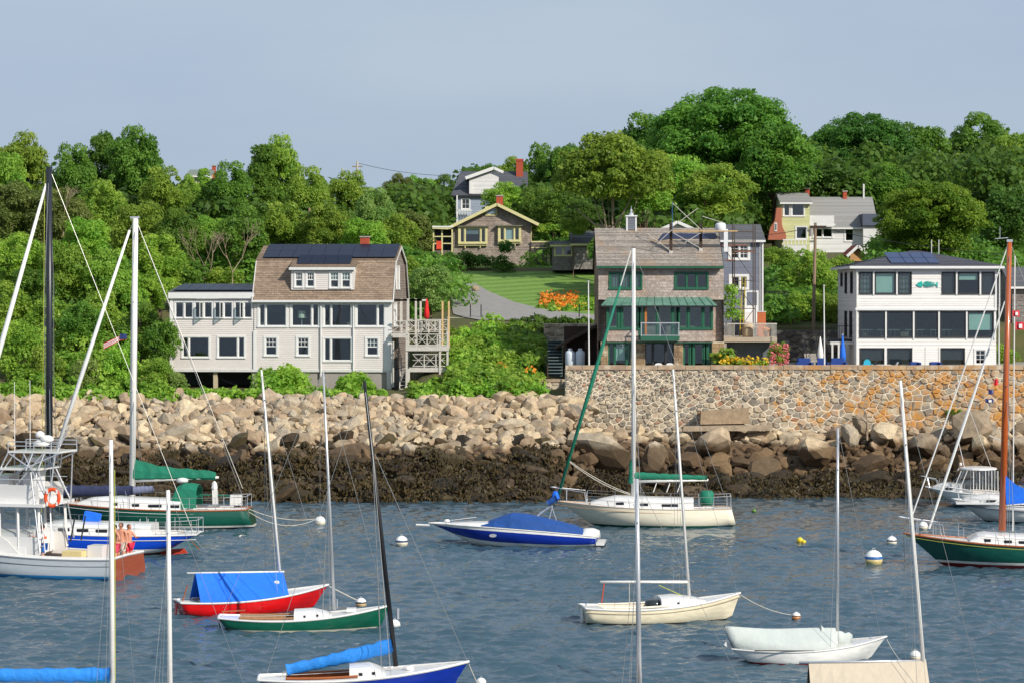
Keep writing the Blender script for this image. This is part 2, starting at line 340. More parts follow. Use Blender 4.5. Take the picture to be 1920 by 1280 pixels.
# ---------------------------------------------------------------- rocks
def ico(sub):
    import bmesh
    bm = bmesh.new(); bmesh.ops.create_icosphere(bm, subdivisions=sub, radius=1); bm.verts.ensure_lookup_table()
    V = np.array([v.co[:] for v in bm.verts]); Fc = np.array([[v.index for v in f.verts] for f in bm.faces]); bm.free(); return V, Fc
ICO2 = ico(3); ICO1 = ico(2)
def rock_arrays(rng, base=ICO2, planes=10, lo=0.36, hi=0.70, rough=0.012):
    V, Fc = base; V = V.copy()
    for i in range(planes):
        n = rng.normal(size=3); n /= np.linalg.norm(n); d = rng.uniform(lo, hi); s = V @ n - d; V -= np.outer(np.clip(s, 0, None), n) * 0.93
    V += rng.normal(size=V.shape) * rough
    return V * rng.uniform(0.8, 1.15, 3), Fc
def rock_mat(name, cols, dark_z=None, speck=0.25):
    """granite: object random picks a tone, noise mottles it; below dark_z (m above the water) it is stained by tide"""
    m = bpy.data.materials.new(name); m.use_nodes = True; t = m.node_tree; N = t.nodes; L = t.links.new; b = N['Principled BSDF']; b.inputs['Roughness'].default_value = 0.85
    oi = N.new('ShaderNodeObjectInfo'); at = N.new('ShaderNodeAttribute'); at.attribute_name = 'tint'; ad = N.new('ShaderNodeMath'); ad.operation = 'ADD'; L(oi.outputs['Random'], ad.inputs[0]); L(at.outputs['Fac'], ad.inputs[1])
    fr = N.new('ShaderNodeMath'); fr.operation = 'FRACT'; L(ad.outputs[0], fr.inputs[0])
    cr = N.new('ShaderNodeValToRGB'); cr.color_ramp.interpolation = 'LINEAR'
    while len(cr.color_ramp.elements) < len(cols): cr.color_ramp.elements.new(0.5)
    for i, c in enumerate(cols): e = cr.color_ramp.elements[i]; e.position = i / (len(cols) - 1); e.color = cl(c) + (1,)
    L(fr.outputs[0], cr.inputs[0])
    g = N.new('ShaderNodeNewGeometry'); n = N.new('ShaderNodeTexNoise'); n.inputs['Scale'].default_value = 3.5; n.inputs['Detail'].default_value = 8; n.inputs['Roughness'].default_value = 0.75; L(g.outputs['Position'], n.inputs[0])
    mr = N.new('ShaderNodeMapRange'); mr.inputs[1].default_value = 0.3; mr.inputs[2].default_value = 0.7; mr.inputs[3].default_value = 1 - speck; mr.inputs[4].default_value = 1 + speck; L(n.outputs[0], mr.inputs[0])
    hs = N.new('ShaderNodeHueSaturation'); L(mr.outputs[0], hs.inputs['Value']); L(cr.outputs[0], hs.inputs['Color']); out = hs.outputs[0]
    if dark_z is not None:
        sx = N.new('ShaderNodeSeparateXYZ'); L(g.outputs['Position'], sx.inputs[0]); n2 = N.new('ShaderNodeTexNoise'); n2.inputs['Scale'].default_value = 0.6; n2.inputs['Detail'].default_value = 6; L(g.outputs['Position'], n2.inputs[0])
        ma = N.new('ShaderNodeMath'); ma.operation = 'MULTIPLY_ADD'; ma.inputs[1].default_value = 1.6; ma.inputs[2].default_value = -0.8; L(n2.outputs[0], ma.inputs[0])
        a2 = N.new('ShaderNodeMath'); L(sx.outputs[2], a2.inputs[0]); L(ma.outputs[0], a2.inputs[1])
        r2 = N.new('ShaderNodeMapRange'); r2.inputs[1].default_value = dark_z + 0.18; r2.inputs[2].default_value = dark_z - 0.18; L(a2.outputs[0], r2.inputs[0])
        mx = N.new('ShaderNodeMix'); mx.data_type = 'RGBA'; mx.blend_type = 'MULTIPLY'; mx.inputs[7].default_value = (0.30, 0.24, 0.18, 1); L(r2.outputs[0], mx.inputs[0]); L(out, mx.inputs[6]); out = mx.outputs[2]
    L(out, b.inputs['Base Color'])
    bp = N.new('ShaderNodeBump'); bp.inputs['Strength'].default_value = 0.5; bp.inputs['Distance'].default_value = 0.06; L(n.outputs[0], bp.inputs['Height']); L(bp.outputs[0], b.inputs['Normal'])
    return m
tanrock = rock_mat('tan_granite', ['#a89479', '#bca98a', '#857662', '#ae987c', '#958a79', '#c8b697', '#8f7961', '#a99e8b'], dark_z=2.75, speck=.35)
weedrock = rock_mat('seaweed_covered_rock', ['#2c2416', '#40311a', '#241d13', '#443a20', '#2e2519', '#5a4a38'], speck=0.6)

def rock_field(name, label, cat, pts, m, seed, part='boulder', base=ICO1, kw={}):
    """pts: (x,y,z,rx,ry,rz) ; the 300 that show largest as parts, the rest one stuff mesh"""
    rng = np.random.default_rng(seed); vars_ = []
    for i in range(14):
        V, Fc = rock_arrays(rng, base, **kw); vars_.append((V, Fc, npmesh(part, V, Fc, m, {'tint': np.zeros(len(V))}, smooth=False)))
    root = thing(name, label, cat, (pts[0][0], pts[0][1], 0)); ox, oy = pts[0][0], pts[0][1]
    pts = sorted(pts, key=lambda p: -p[3] * p[5]); 
    for p in pts[:300]:
        V, Fc, me = vars_[rng.integers(14)]; o = link(part, me, root); o.location = (p[0] - ox, p[1] - oy, p[2]); o.rotation_euler = (rng.uniform(-.5, .5), rng.uniform(-.5, .5), rng.uniform(-.5, .5) + (0 if rng.random() < .5 else 3.14)); o.scale = (p[3], p[4], p[5])
    AV = []; AF = []; AT = []; k = 0
    for p in pts[300:]:
        V, Fc, me = vars_[rng.integers(14)]; Rm = np.array(Matrix.Rotation(rng.uniform(0, 6.28), 3, 'Z') @ Matrix.Rotation(rng.uniform(-.6, .6), 3, 'X'))
        v = (V * np.array(p[3:6])) @ Rm.T + np.array([p[0] - ox, p[1] - oy, p[2]]); AV.append(v); AF.append(Fc + k); AT.append(np.full(len(v), rng.random())); k += len(v)
    if AV:
        me = npmesh(part + '_rubble', np.vstack(AV), np.vstack(AF), m, {'tint': np.concatenate(AT)}); o = link('small_rocks', me, root); o['kind'] = 'stuff'
    return root
rng = np.random.default_rng(11)
# tan riprap bank, left of the sea wall
pts = []
y = 0
for row in range(26):
    Yv = 146.2 + row * 0.27; x = -33.0
    while x < 4.2:
        r = rng.choice([0.2, 0.3, 0.42, 0.56, 0.78], p=[.26, .3, .25, .14, .05]); x += r * 1.15
        Yq = Yv + rng.uniform(-.2, .2); zt = ground(min(x, 3.0), Yq)
        if row > 22 and rng.random() < .35: continue
        pts.append((x, Yq, zt + r * 0.18, r * rng.uniform(.85, 1.6), r, r * rng.uniform(.65, 1.1)))
rock_field('boulder_bank', 'bank of tan and pinkish granite boulders below the grey clapboard house', 'rock bank', pts, tanrock, 3)
# rocks below the masonry wall
pts = []
for row in range(11):
    Yv = 148.9 + row * 0.42; x = 3.2
    while x < 33:
        r = rng.choice([0.2, 0.32, 0.48, 0.7, 1.0], p=[.28, .34, .23, .11, .04]); x += r * 1.15
        Yq = Yv + rng.uniform(-.2, .2); zt = ground(x, min(Yq, 152.9)) 
        if Yq + r * .6 > 153.2: continue
        pts.append((x, Yq, zt + r * 0.22, r * rng.uniform(.9, 1.5), r, r * rng.uniform(.65, 1.0)))
def bigrock(px0, px1, pyt, pyb, Y, d): 
    a = W(px0, pyb, Y); b = W(px1, pyt, Y); pts.append(((a.x + b.x) / 2, Y, (a.z + b.z) / 2, (b.x - a.x) / 1.75, d * .9, (b.z - a.z) / 1.7))
for q in [(1050, 1185, 806, 880, 149, 1.6), (1770, 1850, 768, 835, 151, 1.5), (1690, 1765, 806, 860, 149.5, 1.2), (1190, 1260, 830, 885, 148.5, 1.2), (1310, 1385, 800, 855, 149.5, 1.2), (1810, 1862, 818, 858, 149, 1.0), (1590, 1640, 782, 812, 151, .8), (1570, 1620, 795, 835, 150, .8), (1260, 1330, 838, 880, 148.2, 1.0), (1480, 1560, 820, 880, 148.6, 1.1), (1640, 1690, 790, 820, 151, .8)]: bigrock(*q)
rock_field('rock_apron', 'jumbled big boulders and slabs at the foot of the mortared stone wall', 'rock bank', pts, tanrock, 4, kw=dict(lo=.4, hi=.72))
# seaweed foreshore
pts = []
for row in range(14):
    Yv = 140.6 + row * 0.55; x = -33.0
    while x < 34:
        r = rng.choice([0.32, 0.48, 0.68, 0.95, 1.3], p=[.27, .3, .23, .14, .06]); x += r * 1.45
        Yq = Yv + rng.uniform(-.25, .25) + (3.0 if x > 6 else 0) * (1 - row / 14) ; zt = ground(x, Yq)
        if x > 3 and Yq > 149.4: continue
        pts.append((x, Yq, zt + r * 0.10, r * rng.uniform(.9, 1.5), r * .8, r * rng.uniform(.5, .85)))
rock_field('seaweed_rocks', 'dark brown seaweed covered rocks along the low tide line', 'rocks', pts, weedrock, 5, part='rock')
# hanging weed: shaggy fronds over every low rock and the gaps between
weed_pts = pts
def seaweed():
    m = leaf_mat('rockweed', '#1d1a0e', '#574d2a', trans=0.1, rnd=0)
    rng = np.random.default_rng(8); C = []; D = []; T = []
    for (x, y, z, rx, ry, rz) in weed_pts:
        n = int(95 * rx * (rz + .3)); tn = rng.random()
        if rng.random() < .22: n = n // 6
        ph = rng.uniform(0, 6.28, n); ct = rng.uniform(-.15, 1, n); st = np.sqrt(1 - ct ** 2); nx, ny, nz_ = st * np.cos(ph), -np.abs(st * np.sin(ph)) , ct
        C.append(np.stack([x + nx * rx * .92, y + ny * ry * .92, z + nz_ * rz * .92 + .03], -1)); dn = np.stack([nx * .9, ny * .9 - .2, -1.1 + .6 * ct], -1) + rng.normal(0, .16, (n, 3)); D.append(dn / np.linalg.norm(dn, axis=1)[:, None]); T.append(np.clip(rng.normal(tn, .09, n), 0, 1))
    n = 13000; X = rng.uniform(-33, 34, n); Yv = rng.uniform(140.4, 147.6, n); Z = np.array([ground(a, b) for a, b in zip(X, Yv)]) + rng.uniform(0, .25, n) + .2 * np.sin(X * 2.1 + 1.3 * np.sin(Yv * 1.7)) * np.sin(Yv * 2.6)
    C.append(np.stack([X, Yv, Z], -1)); dn = rng.normal(0, .5, (n, 3)) + np.array([0, -.8, -.35]); D.append(dn / np.linalg.norm(dn, axis=1)[:, None]); T.append(rng.random(n))
    C = np.vstack(C); D = np.vstack(D); T = np.concatenate(T); k = C[:, 2] < 2.5 + .5 * np.sin(C[:, 0] * .9); C, D, T = C[k], D[k], T[k]; n = len(C)
    s = np.cross(D, rng.normal(size=(n, 3))); s /= np.linalg.norm(s, axis=1)[:, None]; s *= rng.uniform(.03, .085, n)[:, None]; d = D * rng.uniform(.10, .24, n)[:, None]
    V = np.stack([C - s, C + s, C + d + s * .5, C + d - s * .5], 1).reshape(-1, 3); me = npmesh('seaweed', V, np.arange(n * 4).reshape(n, 4), m, {'tint': np.repeat(T, 4)})
    tagp(link('seaweed', me), 'shaggy brown seaweed hanging over the low tide rocks', 'seaweed', kind='stuff')
seaweed()

# ---------------------------------------------------------------- voronoi masonry
def cells(pts, x0, x1, z0, z1):
    """voronoi polygons clipped to a rectangle"""
    pts = np.array(pts); out = []
    for i, p in enumerate(pts):
        d = np.hypot(*(pts - p).T); nb = np.argsort(d)[1:16]; poly = [(x0, z0), (x1, z0), (x1, z1), (x0, z1)]
        for j in nb:
            q = pts[j]; mx, mz = (p + q) / 2; nx, nz = q - p; new = []
            for a in range(len(poly)):
                A, B = poly[a], poly[(a + 1) % len(poly)]; da = (A[0] - mx) * nx + (A[1] - mz) * nz; db = (B[0] - mx) * nx + (B[1] - mz) * nz
                if da <= 0: new.append(A)
                if (da < 0 < db) or (db < 0 < da): t = da / (da - db); new.append((A[0] + (B[0] - A[0]) * t, A[1] + (B[1] - A[1]) * t))
            poly = new
            if len(poly) < 3: break
        if len(poly) >= 3: out.append((p, poly))
    return out
def inset(poly, g):
    cx = sum(p[0] for p in poly) / len(poly); cz = sum(p[1] for p in poly) / len(poly); out = []
    for x, z in poly:
        d = math.hypot(x - cx, z - cz); k = max(0.3, 1 - g / max(d, 1e-3)); out.append((cx + (x - cx) * k, cz + (z - cz) * k))
    return out
def stone_mat(name, cols, lichen=0.0, lx0=15, lx1=30):
    m = rock_mat(name, cols, speck=0.3); t = m.node_tree; N = t.nodes; L = t.links.new; b = N['Principled BSDF']; src = b.inputs['Base Color'].links[0].from_socket
    g = N.new('ShaderNodeNewGeometry'); ns = N.new('ShaderNodeTexNoise'); ns.inputs['Scale'].default_value = 1.7; ns.inputs['Detail'].default_value = 8; L(g.outputs['Position'], ns.inputs[0]); rs = N.new('ShaderNodeMapRange'); rs.inputs[1].default_value = .5; rs.inputs[2].default_value = .66; rs.inputs[4].default_value = .75; L(ns.outputs[0], rs.inputs[0]); msm = N.new('ShaderNodeMix'); msm.data_type = 'RGBA'; msm.inputs[7].default_value = cl('#cdbfa6') + (1,); L(rs.outputs[0], msm.inputs[0]); L(src, msm.inputs[6]); src = msm.outputs[2]; sx = N.new('ShaderNodeSeparateXYZ'); L(g.outputs['Position'], sx.inputs[0])
    n = N.new('ShaderNodeTexNoise'); n.inputs['Scale'].default_value = 1.15; n.inputs['Detail'].default_value = 10; n.inputs['Roughness'].default_value = 0.7; L(g.outputs['Position'], n.inputs[0])
    mr = N.new('ShaderNodeMapRange'); mr.inputs[1].default_value = lx0; mr.inputs[2].default_value = lx1; mr.inputs[3].default_value = -0.13; mr.inputs[4].default_value = 0.045; L(sx.outputs[0], mr.inputs[0])
    ad = N.new('ShaderNodeMath'); L(n.outputs[0], ad.inputs[0]); L(mr.outputs[0], ad.inputs[1])
    r2 = N.new('ShaderNodeMapRange'); r2.inputs[1].default_value = 0.50; r2.inputs[2].default_value = 0.60; r2.inputs[4].default_value = lichen; L(ad.outputs[0], r2.inputs[0])
    c2 = N.new('ShaderNodeTexNoise'); c2.inputs['Scale'].default_value = 5; L(g.outputs['Position'], c2.inputs[0])
    mc = N.new('ShaderNodeMix'); mc.data_type = 'RGBA'; mc.inputs[6].default_value = cl('#b9691c') + (1,); mc.inputs[7].default_value = cl('#c79a3a') + (1,); L(c2.outputs[0], mc.inputs[0])
    mx = N.new('ShaderNodeMix'); mx.data_type = 'RGBA'; L(r2.outputs[0], mx.inputs[0]); L(src, mx.inputs[6]); L(mc.outputs[2], mx.inputs[7]); L(mx.outputs[2], b.inputs['Base Color']); return m
wallstone = stone_mat('wall_stone', ['#9a8f7e', '#7f786f', '#b0a28b', '#8a7b69', '#a89a86', '#766f66', '#b9ac95', '#94674f'], 0.85, 9, 22)
mortar = stone_mat('pale_mortar', ['#e0d5bf', '#e4dac6'], 0.5, 12, 30)
def masonry(root, x0, x1, z0, z1, yf, sizes, m, mm, seed, big=300, nm='stone', gap=0.03, normal=-1, ax='x', depth=1.2, zsq=0.72):
    rng = np.random.default_rng(seed); pts = []; 
    # poisson like dart throwing, size grows with local function
    tries = int((x1 - x0) * (z1 - z0) / (0.04)) * 3
    for k in range(tries):
        x = rng.uniform(x0, x1); z = rng.uniform(z0, z1); s = sizes(x, z) * rng.choice([.6, .8, 1.0, 1.35, 1.8], p=[.22, .28, .26, .16, .08])
        ok = True
        for q in pts[-1500:]:
            if abs(q[0] - x) < 1.6 and abs(q[1] - z) < 1.2 and math.hypot(q[0] - x, (q[1] - z) / zsq) < (s + q[2]) / 2: ok = False; break
        if ok: pts.append((x, z, s))
    P = [(a, b / zsq) for a, b, c in pts]; C = cells(P, x0, x1, z0 / zsq, z1 / zsq)
    info = []
    for p, poly in C:
        poly = [(a, b * zsq) for a, b in poly]; poly = inset(poly, gap)
        area = abs(sum(poly[i][0] * poly[(i + 1) % len(poly)][1] - poly[(i + 1) % len(poly)][0] * poly[i][1] for i in range(len(poly)))) / 2; info.append((area, poly))
    info.sort(key=lambda t: -t[0]); rest = MB(); tints = []
    for k, (area, poly) in enumerate(info):
        cx = sum(p[0] for p in poly) / len(poly); cz = sum(p[1] for p in poly) / len(poly); n = len(poly); h = rng.uniform(.01, .12)
        back = [(a - cx, 0.02, b - cz) for a, b in poly]; mid = [(a - cx, -h * .6, b - cz) for a, b in poly]; top = [((a - cx) * .72 + rng.normal(0, .012), -h, (b - cz) * .72 + rng.normal(0, .012)) for a, b in poly]
        V = back + mid + top; Fs = [(i, (i + 1) % n, n + (i + 1) % n, n + i) for i in range(n)] + [(n + i, n + (i + 1) % n, 2 * n + (i + 1) % n, 2 * n + i) for i in range(n)] + [tuple(range(2 * n, 3 * n))]
        if k < big:
            q = MB(); q.add(V, Fs); o = q.build(nm, m, root); o.location = (cx, yf, cz)
        else: rest.add([(a + cx, b + yf, c + cz) for a, b, c in V], Fs); tints += [rng.random()] * len(V)
    if rest.v:
        o = rest.build('small_' + nm, m, root, kind='stuff'); a = o.data.attributes.new('tint', 'FLOAT', 'POINT'); a.data.foreach_set('value', tints)
    MB().box(x0, x1, yf - 0.004, yf + depth, z0, z1).build('mortar', mm, root)
def sea_wall():
    Y0 = 153.1; a = W(1060, 800, Y0); b = W(2010, 690, Y0)
    r = thing('sea_wall', 'high mortared stone sea wall with orange lichen below the two shingled and white houses', 'wall', (a.x, Y0, 0))
    L = b.x - a.x
    masonry(r, 0, L, 2.4, 6.98, 0, lambda x, z: 0.21 + 0.014 * max(0, x - 6) * (1 if z < 6.2 else .6) + .10 * (z < 5.2), wallstone, mortar, 7, gap=.032)
    cap = stone_mat('wall_cap_stone', ['#ab957b', '#a08a74', '#b59f83', '#98826c'], 0.55, 10, 16)
    x = 0
    rg = random.Random(4)
    while x < L:
        l = rg.uniform(.8, 1.7); x1 = min(L, x + l); t = 0.12 if x < 13.5 else 0.40; z0 = 6.985 if x < 13.5 else 6.86; t = t if x < 13.5 else .26
        MB().box(x + .012, x1 - .012, -0.08 - rg.uniform(0, .05), 0.7, z0 + (0 if x < 13.5 else .125), z0 + .12 + t + rg.uniform(-.02, .02)).build('coping_stone', cap, r); x = x1
    # cut granite blocks on the rocks at its foot
    for i, (p0, p1, yt, yb, Y, lab) in enumerate([(1313, 1405, 765, 795, 152.0, 'long pale squared granite block set against the stone wall'), (1280, 1450, 797, 808, 151.3, 'long flat granite ledge lying on the boulders')]):
        A = W(p0, yb, Y); B = W(p1, yt, Y); g = MB(); w_, h_ = B.x - A.x, B.z - A.z
        g.prism([(0, 0, 0), (w_, 0, .05), (w_ * .985, 0, h_), (w_ * .5, 0, h_ * .93), (.06, 0, h_ * .78)], (0, .9, 0)); o = g.build('granite_block', tanrock); o.location = A; tagp(o, lab, 'stone block')
    # return wall, shaded, left end
    r2 = thing('return_wall', 'dark rubble stone wall stepping back beside the end of the sea wall', 'wall', (W(1010, 770, 156).x, 156, 0))
    masonry(r2, 0, 1.75, 4.6, 6.15, 0, lambda x, z: .36, wallstone, mortar, 9, gap=.02, depth=.8)
    MB().box(-.05, 1.78, -.1, .85, 6.16, 6.3).build('coping_stone', cap, r2)
sea_wall()
print('shore ok')
# ---------------------------------------------------------------- vegetation
def leaf_cards(C, Rr, tints, per, rng, size, up=0.35, aniso=1.0, flat=(1, 1, .8)):
    """C (n,3) clump centres, Rr radii; returns arrays"""
    Vs = []; Ts = []
    for c, r, t in zip(C, Rr, tints):
        n = int(per * (r ** 1.6)); d = rng.normal(size=(n, 3)); d /= np.linalg.norm(d, axis=1)[:, None]; d[:, 2] = np.where(d[:, 2] < -0.45, -d[:, 2], d[:, 2])
        rad = r * (1 - 0.45 * rng.random(n) ** 2.2) * (1 + 0.10 * rng.normal(size=n)); p = c + d * rad[:, None] * np.array(flat)
        nn = d * .9 + rng.normal(size=(n, 3)) * .55 + np.array([0, 0, up]); nn /= np.linalg.norm(nn, axis=1)[:, None]
        a = np.cross(nn, rng.normal(size=(n, 3))); a /= np.linalg.norm(a, axis=1)[:, None] + 1e-9; b = np.cross(nn, a)
        s = size * np.clip(rng.lognormal(-.1, .35, n), .4, 1.9)[:, None]; a = a * s; b = b * s * .7
        Vs.append(np.stack([p - a, p - b * .9, p + a, p + b * .9], 1).reshape(-1, 3)); Ts.append(np.repeat(np.clip(t + rng.normal(0, .1, n), 0, 1), 4))
    V = np.vstack(Vs); return V, np.arange(len(V)).reshape(-1, 4), np.concatenate(Ts)
def crown_mesh(name, seed, rad, hgt, nclump, m, per=260, size=0.15, cr=(.22, .38), shape='round', zlo=0.15):
    """crown in metres: bottom at z=0, height hgt"""
    rng = np.random.default_rng(seed); C = []; Rr = []; T = []
    for k in range(nclump * 6):
        if len(C) >= nclump: break
        d = rng.normal(size=3); d /= np.linalg.norm(d); q = rng.random() ** .35
        if shape == 'round': p = d * q * np.array([rad, rad, hgt * .5]) * .82 + np.array([0, 0, hgt * .52])
        elif shape == 'spread': p = d * q * np.array([rad, rad, hgt * .45]) * .85 + np.array([0, 0, hgt * .55]); p[2] = abs(p[2] - hgt * .35) + hgt * .35
        elif shape == 'up': p = d * q * np.array([rad * .75, rad * .75, hgt * .52]) * .85 + np.array([0, 0, hgt * .5])
        else: p = np.array([d[0] * rad * q, d[1] * rad * q, abs(d[2]) * hgt * q * .8])
        r = rad * rng.uniform(*cr) * (1.1 - .35 * max(0, p[2] / hgt - .5))
        if q < .5 and rng.random() < .6: continue
        C.append(p); Rr.append(r); T.append(rng.random())
    for k in range(int(nclump * .7)):          # wild sprays breaking the outline
        d = rng.normal(size=3); d /= np.linalg.norm(d); d[2] = abs(d[2]) - .25; f = rng.uniform(.84, 1.02); C.append(d * np.array([rad, rad, hgt * .5]) * f + np.array([0, 0, hgt * .52])); Rr.append(rad * rng.uniform(.07, .14)); T.append(rng.random())
    V, Fq, Tt = leaf_cards(np.array(C), Rr, T, per, rng, size)
    me = npmesh(name, V, Fq, m, {'tint': Tt}); return me, np.array(C), Rr
barkm = mat('bark', '#6b5a48', 0.9, 0.3, sc=4, bump=0.5, stretch=(1, 1, .3))
palebark = mat('pale_bark', '#a3907a', 0.9, 0.2, sc=4, bump=0.4, stretch=(1, 1, .3))
def trunk_mesh(seed, h, r, C, hc, n=7, m=None):
    rg = random.Random(seed); mb = MB(); p = [Vector((0, 0, -.8))]; q = Vector((0, 0, 0)); pts = [Vector((0, 0, -1.0)), Vector((0, 0, 0))]
    for i in range(1, 6): pts.append(Vector((rg.uniform(-.1, .1) * h * .15 * i / 3, rg.uniform(-.1, .1) * h * .12, h * i / 5)))
    mb.tube(pts, [r * 1.25, r, r * .85, r * .72, r * .6, r * .45, r * .25][:len(pts)], 7)
    idx = list(range(len(C))); rg.shuffle(idx)
    for i in idx[:n]:
        c = Vector(C[i]) + Vector((0, 0, hc)); a = pts[rg.choice([2, 3, 4])]; mid = (a + c) / 2 + Vector((0, 0, -.08 * (c - a).length)); mb.tube([a, mid, c], [r * .42, r * .26, r * .08], 5)
    me = bpy.data.meshes.new('trunk'); me.from_pydata(mb.v, [], mb.f); me.materials.append(m or barkm); me.shade_smooth(); return me
LM = dict(
    mid=leaf_mat('mid_green_leaves', '#558629', '#a5c150', rnd=.18),
    deep=leaf_mat('deep_green_leaves', '#3f6d27', '#7da641', rnd=.15),
    bright=leaf_mat('bright_green_leaves', '#5c8e2a', '#abc852', rnd=.15),
    sunlit=leaf_mat('sunlit_leaves', '#3f6c1c', '#8fa83a', rnd=.08), olive=leaf_mat('olive_leaves', '#4f7324', '#9db548', rnd=.1),
    dull=leaf_mat('dull_brown_green_leaves', '#55662c', '#8a9450', rnd=.12),
    pale=leaf_mat('pale_green_leaves', '#5d8437', '#a4b86a', rnd=.1),
    hedge=leaf_mat('dark_hedge_leaves', '#355c22', '#678f3a', rnd=.1),
    orange=leaf_mat('orange_flowers', '#e07a20', '#f5a848', trans=.2, rnd=.05), yellow=leaf_mat('yellow_flowers', '#d6c01e', '#f0dc50', trans=.2, rnd=.05),
    pink=leaf_mat('pink_flowers', '#c8506a', '#eaa0a8', trans=.2, rnd=.05))
CR = {}
def crown(kind, v, col):
    key = (kind, v, col)
    if key in CR: return CR[key]
    base = (kind, v, None)
    if base not in CR:
        spec = dict(S=(2.2, 4.4, 24, 420, .105, (.26, .42), 'round'), M=(3.2, 7.0, 46, 390, .115, (.22, .36), 'round'), L=(6.6, 12.0, 130, 300, .14, (.15, .25), 'round'),
                    U=(2.4, 8.0, 40, 320, .13, (.28, .42), 'up'), P=(4.6, 6.6, 80, 300, .13, (.16, .26), 'spread'), B=(1.6, 1.6, 16, 420, .085, (.3, .42), 'bush'))[kind]
        rad, h, n, per, size, cr, shp = spec; me, C, Rr = crown_mesh('crown', 100 + v * 7 + ord(kind), rad, h, n, LM[col], per, size, cr, shp)
        tr = trunk_mesh(v * 3 + ord(kind), h * .55 + (h * .25), .035 * h + .03, C, h * .25 if kind != 'B' else 0, 10 if kind in 'LP' else 6)
        CR[base] = (me, tr, rad, h); me0 = me
    CR[key] = CR[base]; return CR[key]
TREE_N = [0]
def tree(px, pyt, Y, rpx, kind, col, label, pyb=None, nm='tree', cat='tree', group=None, bark=None, zs=None):
    """px centre, top row, depth, crown radius in photo pixels; pyb row of the crown's bottom"""
    v = TREE_N[0] % 3; TREE_N[0] += 1; me, tr, rad, h = crown(kind, v, col)
    s = Y / F; gx = (px - 960) * s; gz = ground(gx, Y); top = HC - (pyt - HY) * s; sx = rpx * s / rad / 1.02
    if pyb is None: bot = max(gz + .25 * (top - gz) * (0 if kind in 'BU' else 1), top - h * sx * 1.25)
    else: bot = HC - (pyb - HY) * s
    sz = (top - bot) / (h * 1.02); o = thing(nm, label, cat, (gx, Y, gz), random.Random(TREE_N[0]).uniform(0, 6.28), group)
    c = link('crown', me, o); c.material_slots[0].link = 'OBJECT'; c.material_slots[0].material = LM[col]; c.scale = (sx, sx, sz); c.location = (0, 0, bot - gz)
    if kind != 'B':
        t = link('trunk', tr, o); zt = (top - gz) / (h * 1.3); t.scale = (sx * .7, sx * .7, zt)
        if bark: t.data = t.data.copy(); t.data.materials[0] = bark
    return o
def dry_tree(px, pyt, pyb, Y, rpx, label, bark=palebark):
    """bare twiggy tree"""
    rg = random.Random(px); s = Y / F; o = thing('bare_tree', label, 'tree', W(px, pyb, Y)); h = (pyb - pyt) * s; mb = MB()
    def br(p, d, l, r, k):
        q = p + d * l; mb.tube([p, (p + q) / 2 + Vector((rg.uniform(-1, 1), rg.uniform(-1, 1), 0)) * l * .06, q], [r * .6, r * .5, r * .36], 4, caps=False)
        if k == 0: return
        for i in range(rg.choice([2, 3, 3])):
            e = (d + Vector((rg.uniform(-1, 1), rg.uniform(-1, 1), rg.uniform(-.2, .6))) * .62).normalized(); br(q, e, l * rg.uniform(.6, .85), r * .6, k - 1)
    br(Vector((0, 0, -.5)), Vector((0, 0, 1)), h * .32, .09, 5); mb.build('branches', bark, o)
    me, tr, rad, hh = crown('S', 1, 'dull'); return o

